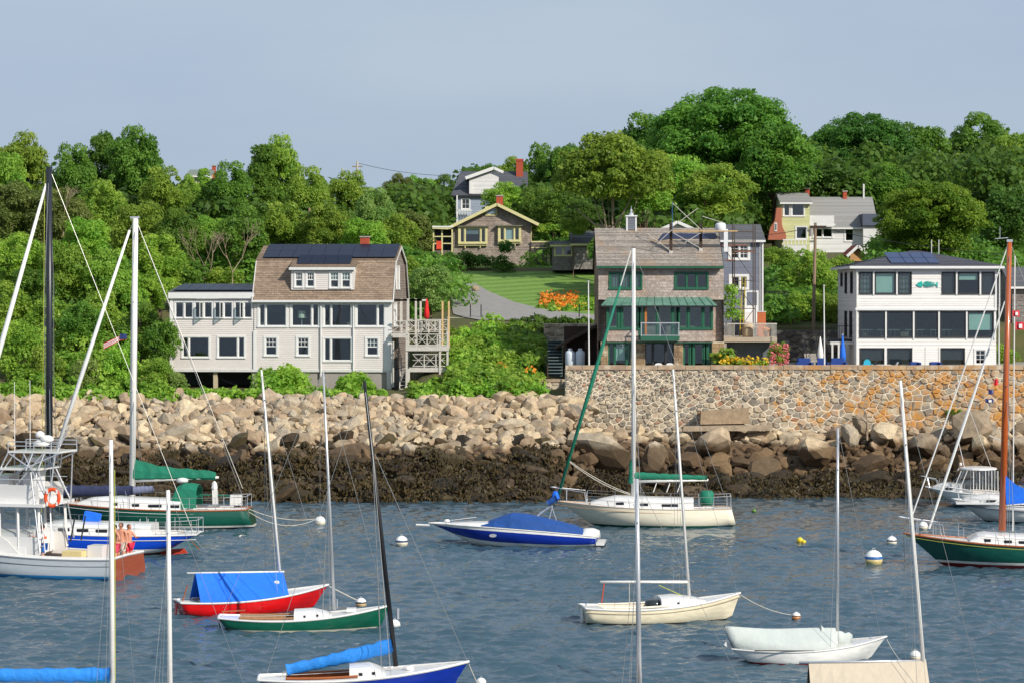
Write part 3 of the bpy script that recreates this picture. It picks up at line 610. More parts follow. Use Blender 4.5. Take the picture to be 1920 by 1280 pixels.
# --- skyline and hillside trees: px, top row, depth, radius px, kind, colour, label, crown bottom row
T = [
 (-6, 262, 205, 62, 'M', 'mid', 'leafy green tree cut by the left picture edge, on the skyline', 450),
 (42, 240, 214, 58, 'M', 'mid', 'green skyline tree left of the top of the tall black mast', 430),
 (132, 262, 207, 52, 'M', 'deep', 'dark skyline tree right behind the tip of the tall black mast', 420),
 (205, 236, 222, 56, 'M', 'deep', 'left half of the highest crown on the left skyline', 400),
 (252, 229, 218, 58, 'M', 'deep', 'highest tree crown on the left skyline, above the white mast', 420),
 (312, 305, 205, 52, 'M', 'mid', 'sloping green tree left of the half hidden cottage roof', 450),
 (30, 330, 190, 62, 'M', 'dull', 'olive brown tree low behind the furled white sail at the left edge', 470),
 (110, 345, 188, 58, 'M', 'dull', 'dull olive tree behind the upper part of the black mast', 500),
 (185, 330, 196, 58, 'M', 'mid', 'mid green tree between the black mast and the white mast', 480),
 (262, 365, 188, 55, 'M', 'mid', 'green tree filling the slope right of the white mast top', 520),
 (335, 385, 186, 50, 'M', 'deep', 'shaded tree standing above the low wing of the grey house', 530),
 (350, 322, 214, 30, 'M', 'mid', 'green tree right under the half hidden cottage roof', 430),
 (383, 311, 216, 20, 'U', 'mid', 'thin pointed tree veiling the chimney of the half hidden cottage', 400),
 (1160, 429, 182, 54, 'M', 'deep', 'dark tree crown between the shed and the roof of the shingled house', 520),
 (1150, 430, 188, 48, 'M', 'deep', 'dark tree crown hugging the left roof corner of the shingled house', 505),
 (1198, 429, 187, 60, 'M', 'deep', 'dark tree hidden low behind the shingled house roof ridge', 520),
 (1172, 436, 184, 46, 'M', 'deep', 'dark tree low behind the cupola of the shingled house', 500),
 (430, 296, 213, 50, 'M', 'deep', 'dark tree just right of the half hidden cottage roof', 440),
 (492, 262, 216, 42, 'U', 'deep', 'left half of the pointed skyline tree above the solar roof', 430),
 (520, 246, 218, 50, 'M', 'mid', 'pointed tree rising highest above the solar panel roof', 420),
 (575, 305, 208, 50, 'M', 'mid', 'green tree behind the short utility pole on the left hill', 450),
 (395, 395, 190, 50, 'M', 'mid', 'green tree directly above the solar roof of the low wing', 520),
 (455, 380, 186, 52, 'M', 'deep', 'dark green tree close behind the left end of the gambrel roof', 540),
 (535, 372, 190, 55, 'M', 'mid', 'broad green tree behind the middle of the gambrel roof', 500),
 (612, 372, 188, 50, 'M', 'mid', 'round green tree behind the gambrel roof just left of its chimney', 500),
 (655, 315, 216, 46, 'M', 'mid', 'skyline tree behind the pair of pale utility poles', 440),
 (705, 345, 204, 45, 'M', 'pale', 'pale green tree right of the pair of utility poles', 470),
 (682, 400, 186, 48, 'M', 'bright', 'yellowish tree behind the brick chimney of the gambrel house', 510),
 (748, 322, 226, 36, 'M', 'dull', 'brownish thin leaved tree on the skyline beside the wires', 420),
 (742, 395, 196, 48, 'M', 'mid', 'bushy green tree between the gambrel roof and the bungalow porch', 500),
 (786, 320, 236, 38, 'M', 'mid', 'olive green skyline tree left of the dark roofed upper house', 440),
 (778, 378, 205, 40, 'U', 'dull', 'narrow dull green tree just left of the bungalow', 520),
 (832, 322, 266, 34, 'M', 'deep', 'small dark tree behind the left edge of the dark roofed upper house', 420),
 (905, 300, 268, 40, 'M', 'deep', 'dark tree behind the white gable trim of the upper house', 400),
 (962, 290, 262, 40, 'M', 'mid', 'green tree around the tall brick chimney of the upper house', 400),
 (1008, 262, 262, 40, 'M', 'deep', 'dark skyline tree right of the tall brick chimney', 400),
 (1062, 258, 258, 42, 'M', 'deep', 'dark skyline tree left of the yellow green spreading tree', 400),
 (945, 338, 226, 44, 'M', 'bright', 'bright tree leaning over the bungalow roof in front of the upper house', 430),
 (1000, 345, 222, 46, 'M', 'deep', 'dark green tree right of the bungalow chimney', 450),
 (1040, 350, 214, 45, 'M', 'deep', 'dark shady tree right of the bungalow and left of the shed', 440),
 (1090, 370, 206, 42, 'M', 'hedge', 'very dark tree right above the small grey shed', 445),
 (1150, 250, 192, 112, 'P', 'olive', 'big yellow green spreading tree with bare trunk behind the shingled house', 428),
 (1205, 300, 198, 60, 'M', 'mid', 'green crown on the right flank of the spreading tree', 420),
 (1215, 205, 244, 75, 'M', 'deep', 'dark tree climbing the left shoulder of the huge skyline tree', 400),
 (1355, 155, 232, 150, 'L', 'deep', 'huge round dark green tree, the highest on the skyline', 400),
 (1450, 215, 226, 85, 'M', 'deep', 'right shoulder tree of the huge skyline tree', 400),
 (1285, 285, 212, 75, 'M', 'mid', 'mid green tree above the scaffold on the shingled roof', 430),
 (1345, 300, 208, 76, 'M', 'mid', 'broad green tree behind the grey blue house roof', 430),
 (1402, 345, 226, 42, 'M', 'deep', 'dark green tree right beside the red brick end of the pale green house', 460),
 (1495, 270, 246, 48, 'M', 'mid', 'small mid green tree in the gap above the pale green gable', 400),
 (1610, 204, 262, 112, 'L', 'hedge', 'wide dark tree on the skyline above the grey roofed house', 400),
 (1722, 218, 266, 62, 'M', 'deep', 'dark skyline tree between two wider crowns right of the grey roofed house', 380),
 (1800, 285, 250, 80, 'L', 'mid', 'green tree behind the big rounded tree', 440),
 (1845, 204, 270, 70, 'M', 'deep', 'dark tree on the skyline near the right picture edge', 360),
 (1905, 238, 254, 80, 'L', 'bright', 'bright green tree against the right picture edge', 420),
 (1560, 300, 240, 60, 'M', 'hedge', 'dark tree just behind the ridge of the grey roof', 400),
 (1660, 300, 236, 60, 'M', 'deep', 'dark tree right of the grey roof ridge', 420),
 (1748, 328, 196, 108, 'L', 'sunlit', 'large rounded sunlit tree behind the white house with the fish sign', 505),
 (1895, 340, 205, 70, 'M', 'hedge', 'shady dark tree right of the large rounded sunlit tree', 500),
 (1512, 462, 182, 58, 'M', 'mid', 'full green shrub tree left of the utility pole with crossarm', 580),
 (1560, 470, 186, 52, 'M', 'mid', 'green shrub tree right of the utility pole with crossarm', 600),
 (1508, 545, 174, 40, 'S', 'bright', 'small bright tree at the foot of the tall utility pole', 620),
 (1562, 540, 173, 36, 'S', 'mid', 'small green tree beside the left corner of the white house', 620),
 (808, 488, 172, 48, 'M', 'pale', 'pale rounded bush tree above the timber deck', 600),
 (752, 480, 180, 40, 'S', 'bright', 'bright leafy bush right against the gambrel gable', 560),
 (40, 430, 174, 60, 'M', 'bright', 'light green tree low on the slope at the left edge', 560),
 (120, 440, 172, 56, 'M', 'mid', 'green tree on the slope behind the black mast', 590),
 (205, 460, 171, 54, 'M', 'mid', 'green tree on the slope behind the small striped flag', 620),
 (300, 432, 174, 62, 'M', 'bright', 'bright yellow green tree left of the low solar roof wing', 570),
 (352, 480, 176, 40, 'S', 'deep', 'dark bush behind the left end of the solar roof wing', 560),
 (420, 500, 176, 36, 'S', 'bright', 'yellow green bush peeping over the low solar roof', 560),
 (12, 520, 168, 56, 'M', 'mid', 'lower bush tree at the left edge above the boulders', 660),
 (100, 545, 166, 56, 'M', 'bright', 'bright bush tree above the boulders behind the black mast', 690),
 (185, 540, 165, 56, 'M', 'mid', 'green bush tree right of the black mast above the boulders', 690),
 (262, 560, 164, 50, 'M', 'deep', 'shaded bush tree right behind the white mast', 700),
 (305, 590, 161, 36, 'S', 'deep', 'dark bush pressed against the left corner of the grey house', 700),
 (1462, 462, 196, 34, 'S', 'mid', 'round bush below the brick end of the pale green house', 510),
 (1075, 400, 196, 28, 'S', 'mid', 'small green bush behind the shed roof', 450),
 (1880, 640, 166, 30, 'S', 'mid', 'green bush at the right corner of the white house', 700),
]
for (px, pyt, Y, rp, k, c, lab, pb) in T: tree(px, pyt, Y, rp, k, c, lab, pb, bark=palebark if px in (1150,) else None)
for q in [
 (35, 600, 158, 42, 'S', 'bright', 'small bright bush on the left above the boulders between two thin poles', 720), (150, 560, 162, 46, 'M', 'deep', 'dark shrub tree between the black mast and the furled white sail', 660), (85, 640, 156.5, 36, 'S', 'mid', 'low green bush at the foot of the black mast above the boulders', 745), (225, 640, 156.5, 38, 'S', 'bright', 'low yellow green bush just left of the white mast above the boulders', 745),
 (290, 660, 156, 34, 'S', 'mid', 'low bush right of the white mast above the boulders', 740), (60, 490, 170, 52, 'M', 'deep', 'dark gap filling tree left of the black mast at mid slope', 620), (235, 500, 170, 46, 'M', 'mid', 'green tree right behind the small striped flag', 640), (330, 690, 156.4, 26, 'S', 'pale', 'pale feathery shrub at the left bottom corner of the grey house', 745), (160, 665, 155.5, 30, 'S', 'pale', 'pale low shrub above the boulders near the furled sail', 745),
 (285, 500, 172, 44, 'M', 'bright', 'sunlit leafy tree left of the low wing of the grey house', 610), (5, 440, 182, 50, 'M', 'olive', 'olive tree behind the furled sail at the left edge', 560), (160, 400, 184, 46, 'M', 'bright', 'light green crown between the two big masts', 500)]: tree(*q[:7], q[7])
dry_tree(385, 420, 560, 178, 50, 'bare pale branched tree left of the gambrel roof')
dry_tree(436, 405, 540, 175, 50, 'thin bare stemmed tree above the low solar roof wing')
dry_tree(118, 330, 430, 186.5, 30, 'small bare tree right of the top part of the black mast')
dry_tree(770, 330, 430, 222, 30, 'twiggy bare tree on the skyline beside the brownish tree', barkm)

def thicket(name, label, areas, cols, seed, per=230, size=.14, kind='stuff', cat='shrubs'):
    """dense undergrowth: clumps following the slope"""
    rng = np.random.default_rng(seed); C = []; Rr = []; Tt = []
    for (x0, x1, Y0, Y1, n, r0, r1, lift) in areas:
        for i in range(n):
            Yv = rng.uniform(Y0, Y1); xx = (rng.uniform(x0, x1) - 960) * Yv / F; r = rng.uniform(r0, r1); C.append((xx, Yv, ground(xx, Yv) + rng.uniform(0, lift))); Rr.append(r); Tt.append(rng.random())
    V, Fq, tt = leaf_cards(np.array(C), Rr, Tt, per, rng, size); me = npmesh(name, V, Fq, LM[cols], {'tint': tt}); return tagp(link(name, me), label, cat, kind=kind)
thicket('undergrowth', 'dense green undergrowth on the slope above the boulders at the left', [(-40, 320, 153.2, 158, 60, .3, .8, .6), (-40, 300, 158, 172, 60, .5, 1.3, 1.0)], 'mid', 21)
thicket('undergrowth', 'bright weeds and vines along the top of the boulder bank', [(-40, 340, 152.2, 154.5, 90, .3, .6, .3), (330, 480, 153.5, 156.0, 50, .25, .5, .2), (480, 640, 153.5, 158, 45, .25, .5, .25), (620, 720, 153.6, 157.5, 40, .2, .42, .15), (490, 560, 155.5, 160.3, 26, .5, .85, 1.1), (640, 690, 156, 160.3, 14, .45, .7, .8)], 'bright', 22)
thicket('undergrowth', 'thick green vines and bushes covering the bank right of the timber deck', [(845, 1012, 153.2, 166.0, 140, .35, .9, .6), (770, 850, 153.5, 158, 40, .2, .4, .15), (845, 1010, 165, 170.5, 45, .25, .5, .1)], 'mid', 23)
thicket('undergrowth', 'bright leafy bushes low on the bank beside the stone steps', [(850, 1010, 152.8, 158, 60, .4, .8, .4), (765, 850, 152.8, 156, 30, .25, .45, .1), (850, 960, 158, 170, 40, .4, .9, .5)], 'bright', 24)
thicket('undergrowth', 'dark low shrubs on the shaded bank under the road beside the steps', [(960, 1022, 160, 171.5, 50, .3, .55, .2), (1015, 1110, 170.8, 172.2, 26, .2, .4, .1)], 'hedge', 27)
thicket('undergrowth', 'dark shrubs in the shade between the trees on the hill', [(-40, 860, 176, 200, 190, .9, 1.7, 1.6), (1440, 1600, 172, 200, 90, .6, 1.2, .7), (1000, 1130, 203, 215, 40, .8, 1.6, 1.2), (1640, 1960, 178, 220, 120, 1.0, 1.8, 1.6)], 'deep', 25, per=150, size=.17)
thicket('undergrowth', 'dark woodland filling the hilltop behind the houses', [(-60, 820, 205, 235, 190, 1.6, 2.8, 4.5), (840, 1240, 254, 272, 110, 1.8, 3.0, 5), (990, 1240, 236, 250, 50, 1.8, 2.8, 4), (1150, 1960, 236, 268, 260, 2.2, 3.4, 7), (1180, 1385, 200, 222, 60, 1.4, 2.4, 3.0)], 'hedge', 26, per=60, size=.30)
def clump(name, label, cat, px, py, Y, rx, ry, h, cols, seed, per=500, size=.08, n=14):
    rng = np.random.default_rng(seed); c = W(px, py, Y); C = [(rng.uniform(-rx, rx), rng.uniform(-ry, ry), rng.uniform(.1, h * .75)) for i in range(n)]
    V, Fq, tt = leaf_cards(np.array(C), [min(h, 1.2) * rng.uniform(.3, .45) for i in C], [rng.random() for i in C], per, rng, size); me = npmesh(name, V, Fq, LM[cols], {'tint': tt}); o = link(name, me); o.location = c; return tagp(o, label, cat)
clump('hedge', 'clipped dark hedge in front of the bungalow windows', 'hedge', 885, 505, 200, 1.9, .6, 1.35, 'hedge', 31, n=34)
clump('rounded_shrub', 'round clipped dark shrub against the bungalow wall', 'shrub', 949, 478, 201, .28, .2, 1.1, 'hedge', 32, n=8)
clump('rounded_shrub', 'wider dark shrub at the right end of the bungalow hedge', 'shrub', 945, 508, 198, .6, .3, 1.2, 'hedge', 33, n=10)
clump('rounded_shrub', 'dark rounded shrub beside the road in front of the vine covered bank', 'shrub', 990, 615, 173, .6, .3, .6, 'hedge', 34, n=10)
clump('bush', 'green bush right of the bungalow steps', 'shrub', 1040, 445, 212, 1.3, .4, 1.2, 'bright', 35, n=14)
def flowers(name, label, areas, cols, seed, n, size=.07):
    rng = np.random.default_rng(seed); P = []
    for i in range(n):
        x0, x1, ya, yb, Ya, Yb = areas[rng.integers(len(areas))]; t = rng.random(); Yv = Ya + (Yb - Ya) * t; xx = (rng.uniform(x0, x1) - 960) * Yv / F; P.append((xx, Yv, HC - ((ya + (yb - ya) * t) - HY) * Yv / F + rng.normal(0, .12)))
    P = np.array(P); r = np.full(len(P), .09); V, Fq, tt = leaf_cards(P, r, rng.random(len(P)), 450, rng, size); me = npmesh(name, V, Fq, LM[cols], {'tint': tt}); return tagp(link(name, me), label, 'flowers', kind='stuff')
thicket('flower_bed_leaves', 'green leaves of the flower bed beside the road', [(1010, 1125, 177, 184, 50, .2, .38, .15)], 'mid', 41)
flowers('daylilies', 'orange daylilies crowding the top of the bed above the road', [(1012, 1085, 577, 550, 178.6, 184)], 'orange', 42, 300)
flowers('yellow_flowers', 'yellow flowers along the lower edge of the roadside bed', [(1040, 1105, 594, 574, 176.6, 180)], 'yellow', 43, 330)
flowers('daylilies', 'few orange daylilies on the shady bank beside the stone steps', [(985, 1005, 695, 688, 156, 158), (930, 950, 688, 682, 158, 160)], 'orange', 44, 26)
thicket('flower_bed_leaves', 'green planting on the terrace right of the shingled house', [(1350, 1430, 154.1, 155.5, 22, .25, .45, .3), (1340, 1390, 155, 156, 6, .4, .6, .9)], 'bright', 45)
flowers('yellow_flowers', 'yellow flowers on top of the sea wall right of the shingled house', [(1350, 1440, 680, 672, 154, 154.6)], 'yellow', 46, 70)
tree(1460, 640, 155, 22, 'S', 'mid', 'flowering rose bush at the corner of the terrace', 690, nm='rose_bush', cat='shrub')
flowers('pink_roses', 'pink roses covering the bush at the corner of the terrace', [(1444, 1478, 686, 648, 154.4, 154.7)], 'pink', 47, 120, .06)
clump('climbing_plant', 'green climber hanging on the right corner of the shingled house', 'plant', 1371, 600, 156.9, .32, .15, 2.7, 'mid', 48, n=13, size=.07, per=380)
clump('shrub', 'green tuft growing out of the lichen covered sea wall', 'plant', 1790, 780, 152.8, .5, .1, .4, 'deep', 49, n=7)
print('veg ok', TREE_N)

# ---------------------------------------------------------------- lawn, road
def sheet(name, label, poly, m, lift, n=14):
    """poly = px outline quad strips [(xl,yl,xr,yr,Y)...] laid on the ground"""
    mb = MB(); G = []
    for (xl, xr, Y) in poly:
        row = []
        for j in range(n + 1): X = ((xl + (xr - xl) * j / n) - 960) * Y / F; row.append((X, Y, ground(X, Y) + lift))
        G.append(row)
    mb.grid(G); o = mb.build(name, m, None, smooth=True); return tagp(o, label, kind='structure')
def lawn_mat():
    m = mat('mown_grass', '#70903c', 0.9, 0.15, sc=2.5, bump=0.6, bsc=30); t = m.node_tree; N = t.nodes; L = t.links.new; b = N['Principled BSDF']; src = b.inputs['Base Color'].links[0].from_socket
    tc = N.new('ShaderNodeTexCoord'); mp = N.new('ShaderNodeMapping'); mp.inputs['Rotation'].default_value = (0, 0, R(68)); L(tc.outputs['Object'], mp.inputs[0])
    wv = N.new('ShaderNodeTexWave'); wv.inputs['Scale'].default_value = 0.17; wv.inputs['Distortion'].default_value = .6; wv.inputs['Detail'].default_value = 2; L(mp.outputs[0], wv.inputs[0])
    mx = N.new('ShaderNodeMix'); mx.data_type = 'RGBA'; mx.blend_type = 'MULTIPLY'; mx.inputs[7].default_value = (.66, .75, .58, 1); mr = N.new('ShaderNodeMapRange'); mr.inputs[1].default_value = .35; mr.inputs[2].default_value = .65; mr.inputs[4].default_value = .9
    L(wv.outputs[0], mr.inputs[0]); L(mr.outputs[0], mx.inputs[0]); L(src, mx.inputs[6]); L(mx.outputs[2], b.inputs['Base Color']); return m
sheet('lawn', 'striped mown lawn below the bungalow', [(930, 1135, 174.5), (905, 1130, 177), (880, 1130, 181), (868, 1130, 186), (850, 1125, 192), (820, 1120, 198), (790, 1120, 203), (790, 1120, 207)], lawn_mat(), .03)
road = mat('grey_asphalt', '#8b8884', 0.9, 0.1, sc=1.5, bump=.3)
sheet('road', 'grey lane climbing past the lawn', [(900, 1260, 172.6), (870, 1200, 174.0), (850, 1095, 175.6), (848, 1020, 178), (846, 965, 182), (845, 915, 188), (850, 890, 192)], road, .06)
for (px, py, r, lab) in [(871, 540, .32, 'left pale boulder at the top edge of the road'), (892, 543, .36, 'right pale boulder at the top edge of the road')]:
    V, Fc = rock_arrays(np.random.default_rng(px), ICO1); me = npmesh('boulder', V * r, Fc, tanrock, {'tint': np.full(len(V), .3)}); o = link('boulder', me); X = (px - 960) * 188 / F; o.location = (X, 188, ground(X, 188) + r * .6); tagp(o, lab, 'boulder')
# ---------------------------------------------------------------- buildings
class House:
    """local frame: x right along the front, y away from the water, z up; px/py are photo pixels on the front plane"""
    def __init__(s, name, label, cat, px0, pyb, Y, rot=0, pivot=None, group=None):
        s.k = F / Y; s.Y = Y; p = W(px0, pyb, Y); s.zb = p.z; s.px0 = px0; s.root = thing(name, label, cat, p, R(rot), group)
        s.cr = math.cos(R(rot))
    def x(s, px): return (px - s.px0) / s.k / s.cr
    def z(s, py): return HC - (py - HY) / s.k - s.zb
    def wall(s, nm, m, o, u, poly, holes=(), pitch=.14, proud=.018, th=.14, inner=None):
        """lapped outer skin plus a plain inner leaf"""
        o = Vector(o); u = Vector(u).normalized(); v = Vector((0, 0, 1)); n = u.cross(v); mb = MB(); lap(mb, o, u, v, n, poly, pitch, holes, proud)
        w_ = mb.build(nm, m, s.root); mi = MB(); lap(mi, o - n * th, u, v, n, poly, 50, holes, 0); mi.uv = None; mi.build('inner_wall', inner or room, w_); return w_
    def slope(s, nm, m, poly3, pitch=.2, thick=.12, proud=.02, parent=None, under=None):
        """roof slope: poly3 corners, first two along the eave"""
        a, b = Vector(poly3[0]), Vector(poly3[1]); u = (b - a).normalized(); n = (b - a).cross(Vector(poly3[2]) - a).normalized()
        if n.z < 0: n = -n
        v = n.cross(u).normalized(); P = [((Vector(p) - a).dot(u), (Vector(p) - a).dot(v)) for p in poly3]
        mb = MB(); lap(mb, a + n * .012, u, v, n, P, pitch, (), proud); k = len(mb.v); nn = len(poly3)
        mb.v += [tuple(Vector(p)) for p in poly3] + [tuple(Vector(p) - n * thick) for p in poly3]
        mb.f.append(tuple(range(k + nn, k + 2 * nn))); mb.uv.append([(0, 0)] * nn)
        for i in range(nn): mb.f.append((k + i, k + (i + 1) % nn, k + nn + (i + 1) % nn, k + nn + i)); mb.uv.append([(0, 0)] * 4)
        return mb.build(nm, m, parent or s.root)
    def box(s, nm, m, *b, parent=None): return MB().box(*b).build(nm, m, parent or s.root)
def rectp(x0, x1, z0, z1): return [(x0, z0), (x1, z0), (x1, z1), (x0, z1)]
def window(h, o, u, x0, x1, z0, z1, trim, sash, lights=(1,), gl=None, casing=.10, grid=None, nm='window', blind=None, sill=True, proud=.05, sashw=.05, rec=.05, bar=None):
    """window with a casing standing proud of the wall, sash frames per light and glass panes; lights = relative widths"""
    o = Vector(o); u = Vector(u).normalized(); v = Vector((0, 0, 1)); n = u.cross(v)
    P = lambda a, b, c: o + u * a + v * b + n * c
    def bx(mb, a0, a1, b0, b1, c0, c1):
        q = [P(a0, b0, c0), P(a1, b0, c0), P(a1, b0, c1), P(a0, b0, c1), P(a0, b1, c0), P(a1, b1, c0), P(a1, b1, c1), P(a0, b1, c1)]
        mb.add(q, [(0, 3, 2, 1)[::-1], (4, 5, 6, 7)[::-1], (0, 1, 5, 4)[::-1], (1, 2, 6, 5)[::-1], (2, 3, 7, 6)[::-1], (3, 0, 4, 7)[::-1]])
    c = casing; fr = MB()
    bx(fr, x0 - c, x1 + c, z1, z1 + c, -.02, proud); bx(fr, x0 - c, x1 + c, z0 - c * .8, z0, -.02, proud + (.03 if sill else 0)); bx(fr, x0 - c, x0, z0, z1, -.02, proud - .003); bx(fr, x1, x1 + c, z0, z1, -.02, proud - .003)
    tot = sum(lights); x = x0; e = []
    for i, l in enumerate(lights):
        xa = x; x += (x1 - x0) * l / tot; xb = x; m = .035 if len(lights) > 1 else 0
        a = xa + (m if i else 0); b = xb - (m if i < len(lights) - 1 else 0)
        if i: bx(fr, xa - .035, xa + .035, z0, z1, -.02, proud - .012)
        e.append((a, b))
    f = fr.build(nm, trim, h.root)
    for i, (a, b) in enumerate(e):
        s = MB(); w_ = sashw
        bx(s, a, a + w_, z0, z1, -rec, .0); bx(s, b - w_, b, z0, z1, -rec, .0); bx(s, a + w_, b - w_, z0, z0 + w_, -rec, 0); bx(s, a + w_, b - w_, z1 - w_, z1, -rec, 0)
        g = grid[i] if grid else None
        if g:
            nx, nz, zlo = g; zz0 = z0 + (z1 - z0) * zlo
            if zlo > 0: bx(s, a + w_, b - w_, zz0 - .03, zz0 + .03, -rec, -.005)
            for k in range(1, nx): xx = a + (b - a) * k / nx; bx(s, xx - .014, xx + .014, zz0, z1 - w_, -rec + .01, -.01)
            for k in range(1, nz): zc = zz0 + (z1 - zz0) * k / nz; bx(s, a + w_, b - w_, zc - .014, zc + .014, -rec + .012, -.012)
        s.build('sash', sash, f)
        q = MB(); q.add([P(a + w_, z0 + w_, -rec * .7), P(b - w_, z0 + w_, -rec * .7), P(b - w_, z1 - w_, -rec * .7), P(a + w_, z1 - w_, -rec * .7)], [(0, 1, 2, 3)]); q.build('pane', gl or glass, f)
        if blind and blind[i]:
            bl, mm = blind[i]; q = MB(); bx(q, a, b, z1 - (z1 - z0) * bl, z1, -rec - .10, -rec - .07); q.build('blind', mm, f)
    return f
blindm = mat('pale_green_blind', '#c3d8cd', .7, .05); curtain = mat('grey_curtain', '#8c8f90', .8, .1); shadem = mat('dark_screen', '#33302f', .6, .1)
def furniture_bits(h, x0, x1, z, y, seed):
    """things seen through the glass"""
    rg = random.Random(seed); o = MB(); x = x0
    while x < x1: w_ = rg.uniform(.3, .9); hh = rg.uniform(.2, .75); o.box(x, min(x + w_, x1), y + rg.uniform(.2, .5), y + 1.1, z, z + hh); x += w_ + rg.uniform(.3, 1.0)
    o.build('indoor_furniture', mat('indoor_things', '#6f675c', .7, .3), h.root)

# ============ A: grey clapboard gambrel house
def house_a():
    h = House('gambrel_house', 'long pale grey clapboard house with gambrel roof, dark solar panels and white framed windows', 'house', 320, 692, 162, rot=-4.2)
    X, Z, r = h.x, h.z, h.root; D = 8.2
    cb = clap_mat('light_grey_clapboard', '#d3cdc9'); shg = shingle_mat('brown_roof_shingle', '#978370', '#7e6c5c', .3, .14, .5, .18); gsh = shingle_mat('grey_wall_shingle', '#8c8078', '#77695f', .16, .16, .4, .2)
    xw, xe = X(478), X(737); ze = Z(560); zt = Z(556)
    def ws(pl): return [(X(a), X(b), Z(d), Z(c)) for a, b, c, d in pl]
    wing_up = [(329, 344, 567, 596), (346.5, 361.5, 567, 596), (366, 380.5, 567, 596), (383.5, 398, 567, 596), (403.5, 418, 567, 596), (421, 436, 567, 596), (441.5, 456, 567, 596), (459, 473, 567, 596)]
    wing_lo = [(343, 392, 632, 669), (410, 459, 632, 669)]
    main_up = [(488, 538, 570, 611), (549, 599, 570, 611), (610, 660, 570, 611), (671, 722, 570, 611)]
    main_lo = [(499.5, 520, 633, 665), (560, 580, 633, 665), (610, 660, 634, 675), (689.5, 710, 634, 665)]
    H1 = ws(wing_up + wing_lo); H2 = ws(main_up + main_lo)
    h.wall('clapboard_wall', cb, (0, 0, 0), (1, 0, 0), rectp(0, xw, 0, Z(561)), H1, .125)
    h.wall('clapboard_wall', cb, (0, -.06, 0), (1, 0, 0), rectp(xw, xe, 0, zt), H2, .125)
    h.wall('clapboard_wall', cb, (0, D, 0), (0, -1, 0), rectp(0, D, 0, Z(561)), (), .125)
    # right gable: gambrel outline
    yb0, zb0 = 1.25, Z(488); zr = Z(459)
    prof = [(0, 0), (D, 0), (D, ze), (D - yb0, zb0), (D / 2, zr - .08), (yb0, zb0), (0, ze)]
    gh = [(1.1, 1.75, Z(611), Z(570)), (2.1, 2.6, Z(611), Z(570)), (4.6, 5.4, Z(611), Z(570)), (2.3, 2.75, Z(541), Z(500)), (3.6, 4.05, Z(541), Z(500))]
    h.wall('shingled_gable', gsh, (xe - .04, -.06, 0), (0, 1, 0), prof, gh, .16)
    h.wall('back_wall', cb, (xe, D, 0), (-1, 0, 0), rectp(0, xe, 0, ze), (), .125)
    # roof
    e0, e1 = xw - .1, xe + .12; A = [(e0, -.32, ze - .12), (e1, -.32, ze - .12), (e1, yb0, zb0), (e0, yb0, zb0)]
    xd0, xd1 = X(548), X(665)
    h.slope('shingled_roof', shg, A, .14)
    h.slope('upper_roof', shg, [(e0, yb0 - .02, zb0 + .02), (e1, yb0 - .02, zb0 + .02), (e1, D / 2, zr), (e0, D / 2, zr)], .14)
    h.slope('upper_roof', shg, [(e1, D - yb0, zb0), (e0, D - yb0, zb0), (e0, D / 2, zr + .003), (e1, D / 2, zr + .003)], .14)
    h.slope('shingled_roof', shg, [(e1, D + .3, ze), (e0, D + .3, ze), (e0, D - yb0, zb0), (e1, D - yb0, zb0)], .14)
    # left gambrel end wall above the wing
    h.wall('shingled_gable', gsh, (xw, D, 0), (0, -1, 0), [(0, Z(561)), (D, Z(561)), (D, ze), (D - yb0, zb0), (D / 2, zr - .08), (yb0, zb0), (0, ze)], (), .16)
    for s_ in (e0 + .02, e1 - .02):                          # rake boards
        m = MB(); P = [(-.34, ze - .12), (yb0, zb0 - .02), (D / 2, zr - .03), (D - yb0, zb0 - .02), (D + .3, ze - .1)]
        for a, b in zip(P, P[1:]): m.bar((s_, a[0], a[1] - .06), (s_, b[0], b[1] - .06), .05, .18)
        m.build('rake_board', white2, r)
    h.box('gutter', white, e0, e1 + .02, -.46, -.31, ze - .23, ze - .10)
    h.box('fascia', white, -.12, xw + .02, -.2, -.08, Z(560), Z(548.5)); h.box('corner_board', white, -.05, .13, -.055, .0, 0, Z(561)); h.box('corner_board', white, xe - .5, xe - .02, -.115, -.075, 0, ze - .24)
    h.box('corner_board', white, xw - .05, xw + .12, -.10, -.02, 0, Z(620)); h.box('skirt_board', white2, 0, xe, -.11, -.05, -.14, .02)
    for p in (604, 665): 
        MB().tube([(X(p), -.16, ze - .2), (X(p), -.16, Z(705))], .05, 6).build('downspout', white, r)
    # low wing roof with panels
    zw0, zw1 = Z(549), Z(534.5)
    h.slope('wing_roof', asph, [(-.15, -.2, zw0), (xw + .02, -.2, zw0), (xw + .02, 3.6, zw1), (-.15, 3.6, zw1)], .3); h.slope('wing_roof', asph, [(xw + .02, 7.4, zw0), (-.15, 7.4, zw0), (-.15, 3.6, zw1), (xw + .02, 3.6, zw1)], .3)
    def panels(x0, x1, p0, p1, n, rows, gap=.009):
        p0 = Vector(p0); p1 = Vector(p1); v = (p1 - p0); nn = Vector((0, -v.z, v.y)).normalized(); 
        if nn.z < 0: nn = -nn
        for i in range(n):
            for j in range(rows):
                a = x0 + (x1 - x0) * i / n + gap; b = x0 + (x1 - x0) * (i + 1) / n - gap; s0 = j / rows + gap / v.length; s1 = (j + 1) / rows - gap / v.length
                m = MB(); q = [Vector((a, 0, 0)) + p0 + v * s0, Vector((b, 0, 0)) + p0 + v * s0, Vector((b, 0, 0)) + p0 + v * s1, Vector((a, 0, 0)) + p0 + v * s1]; m.prism([t + nn * .10 for t in q], nn * .035); m.build('solar_panel', solar, r)
    panels(.15, xw - .1, (0, .15, zw0 + (zw1 - zw0) * .09), (0, 3.3, zw0 + (zw1 - zw0) * .92), 7, 2)
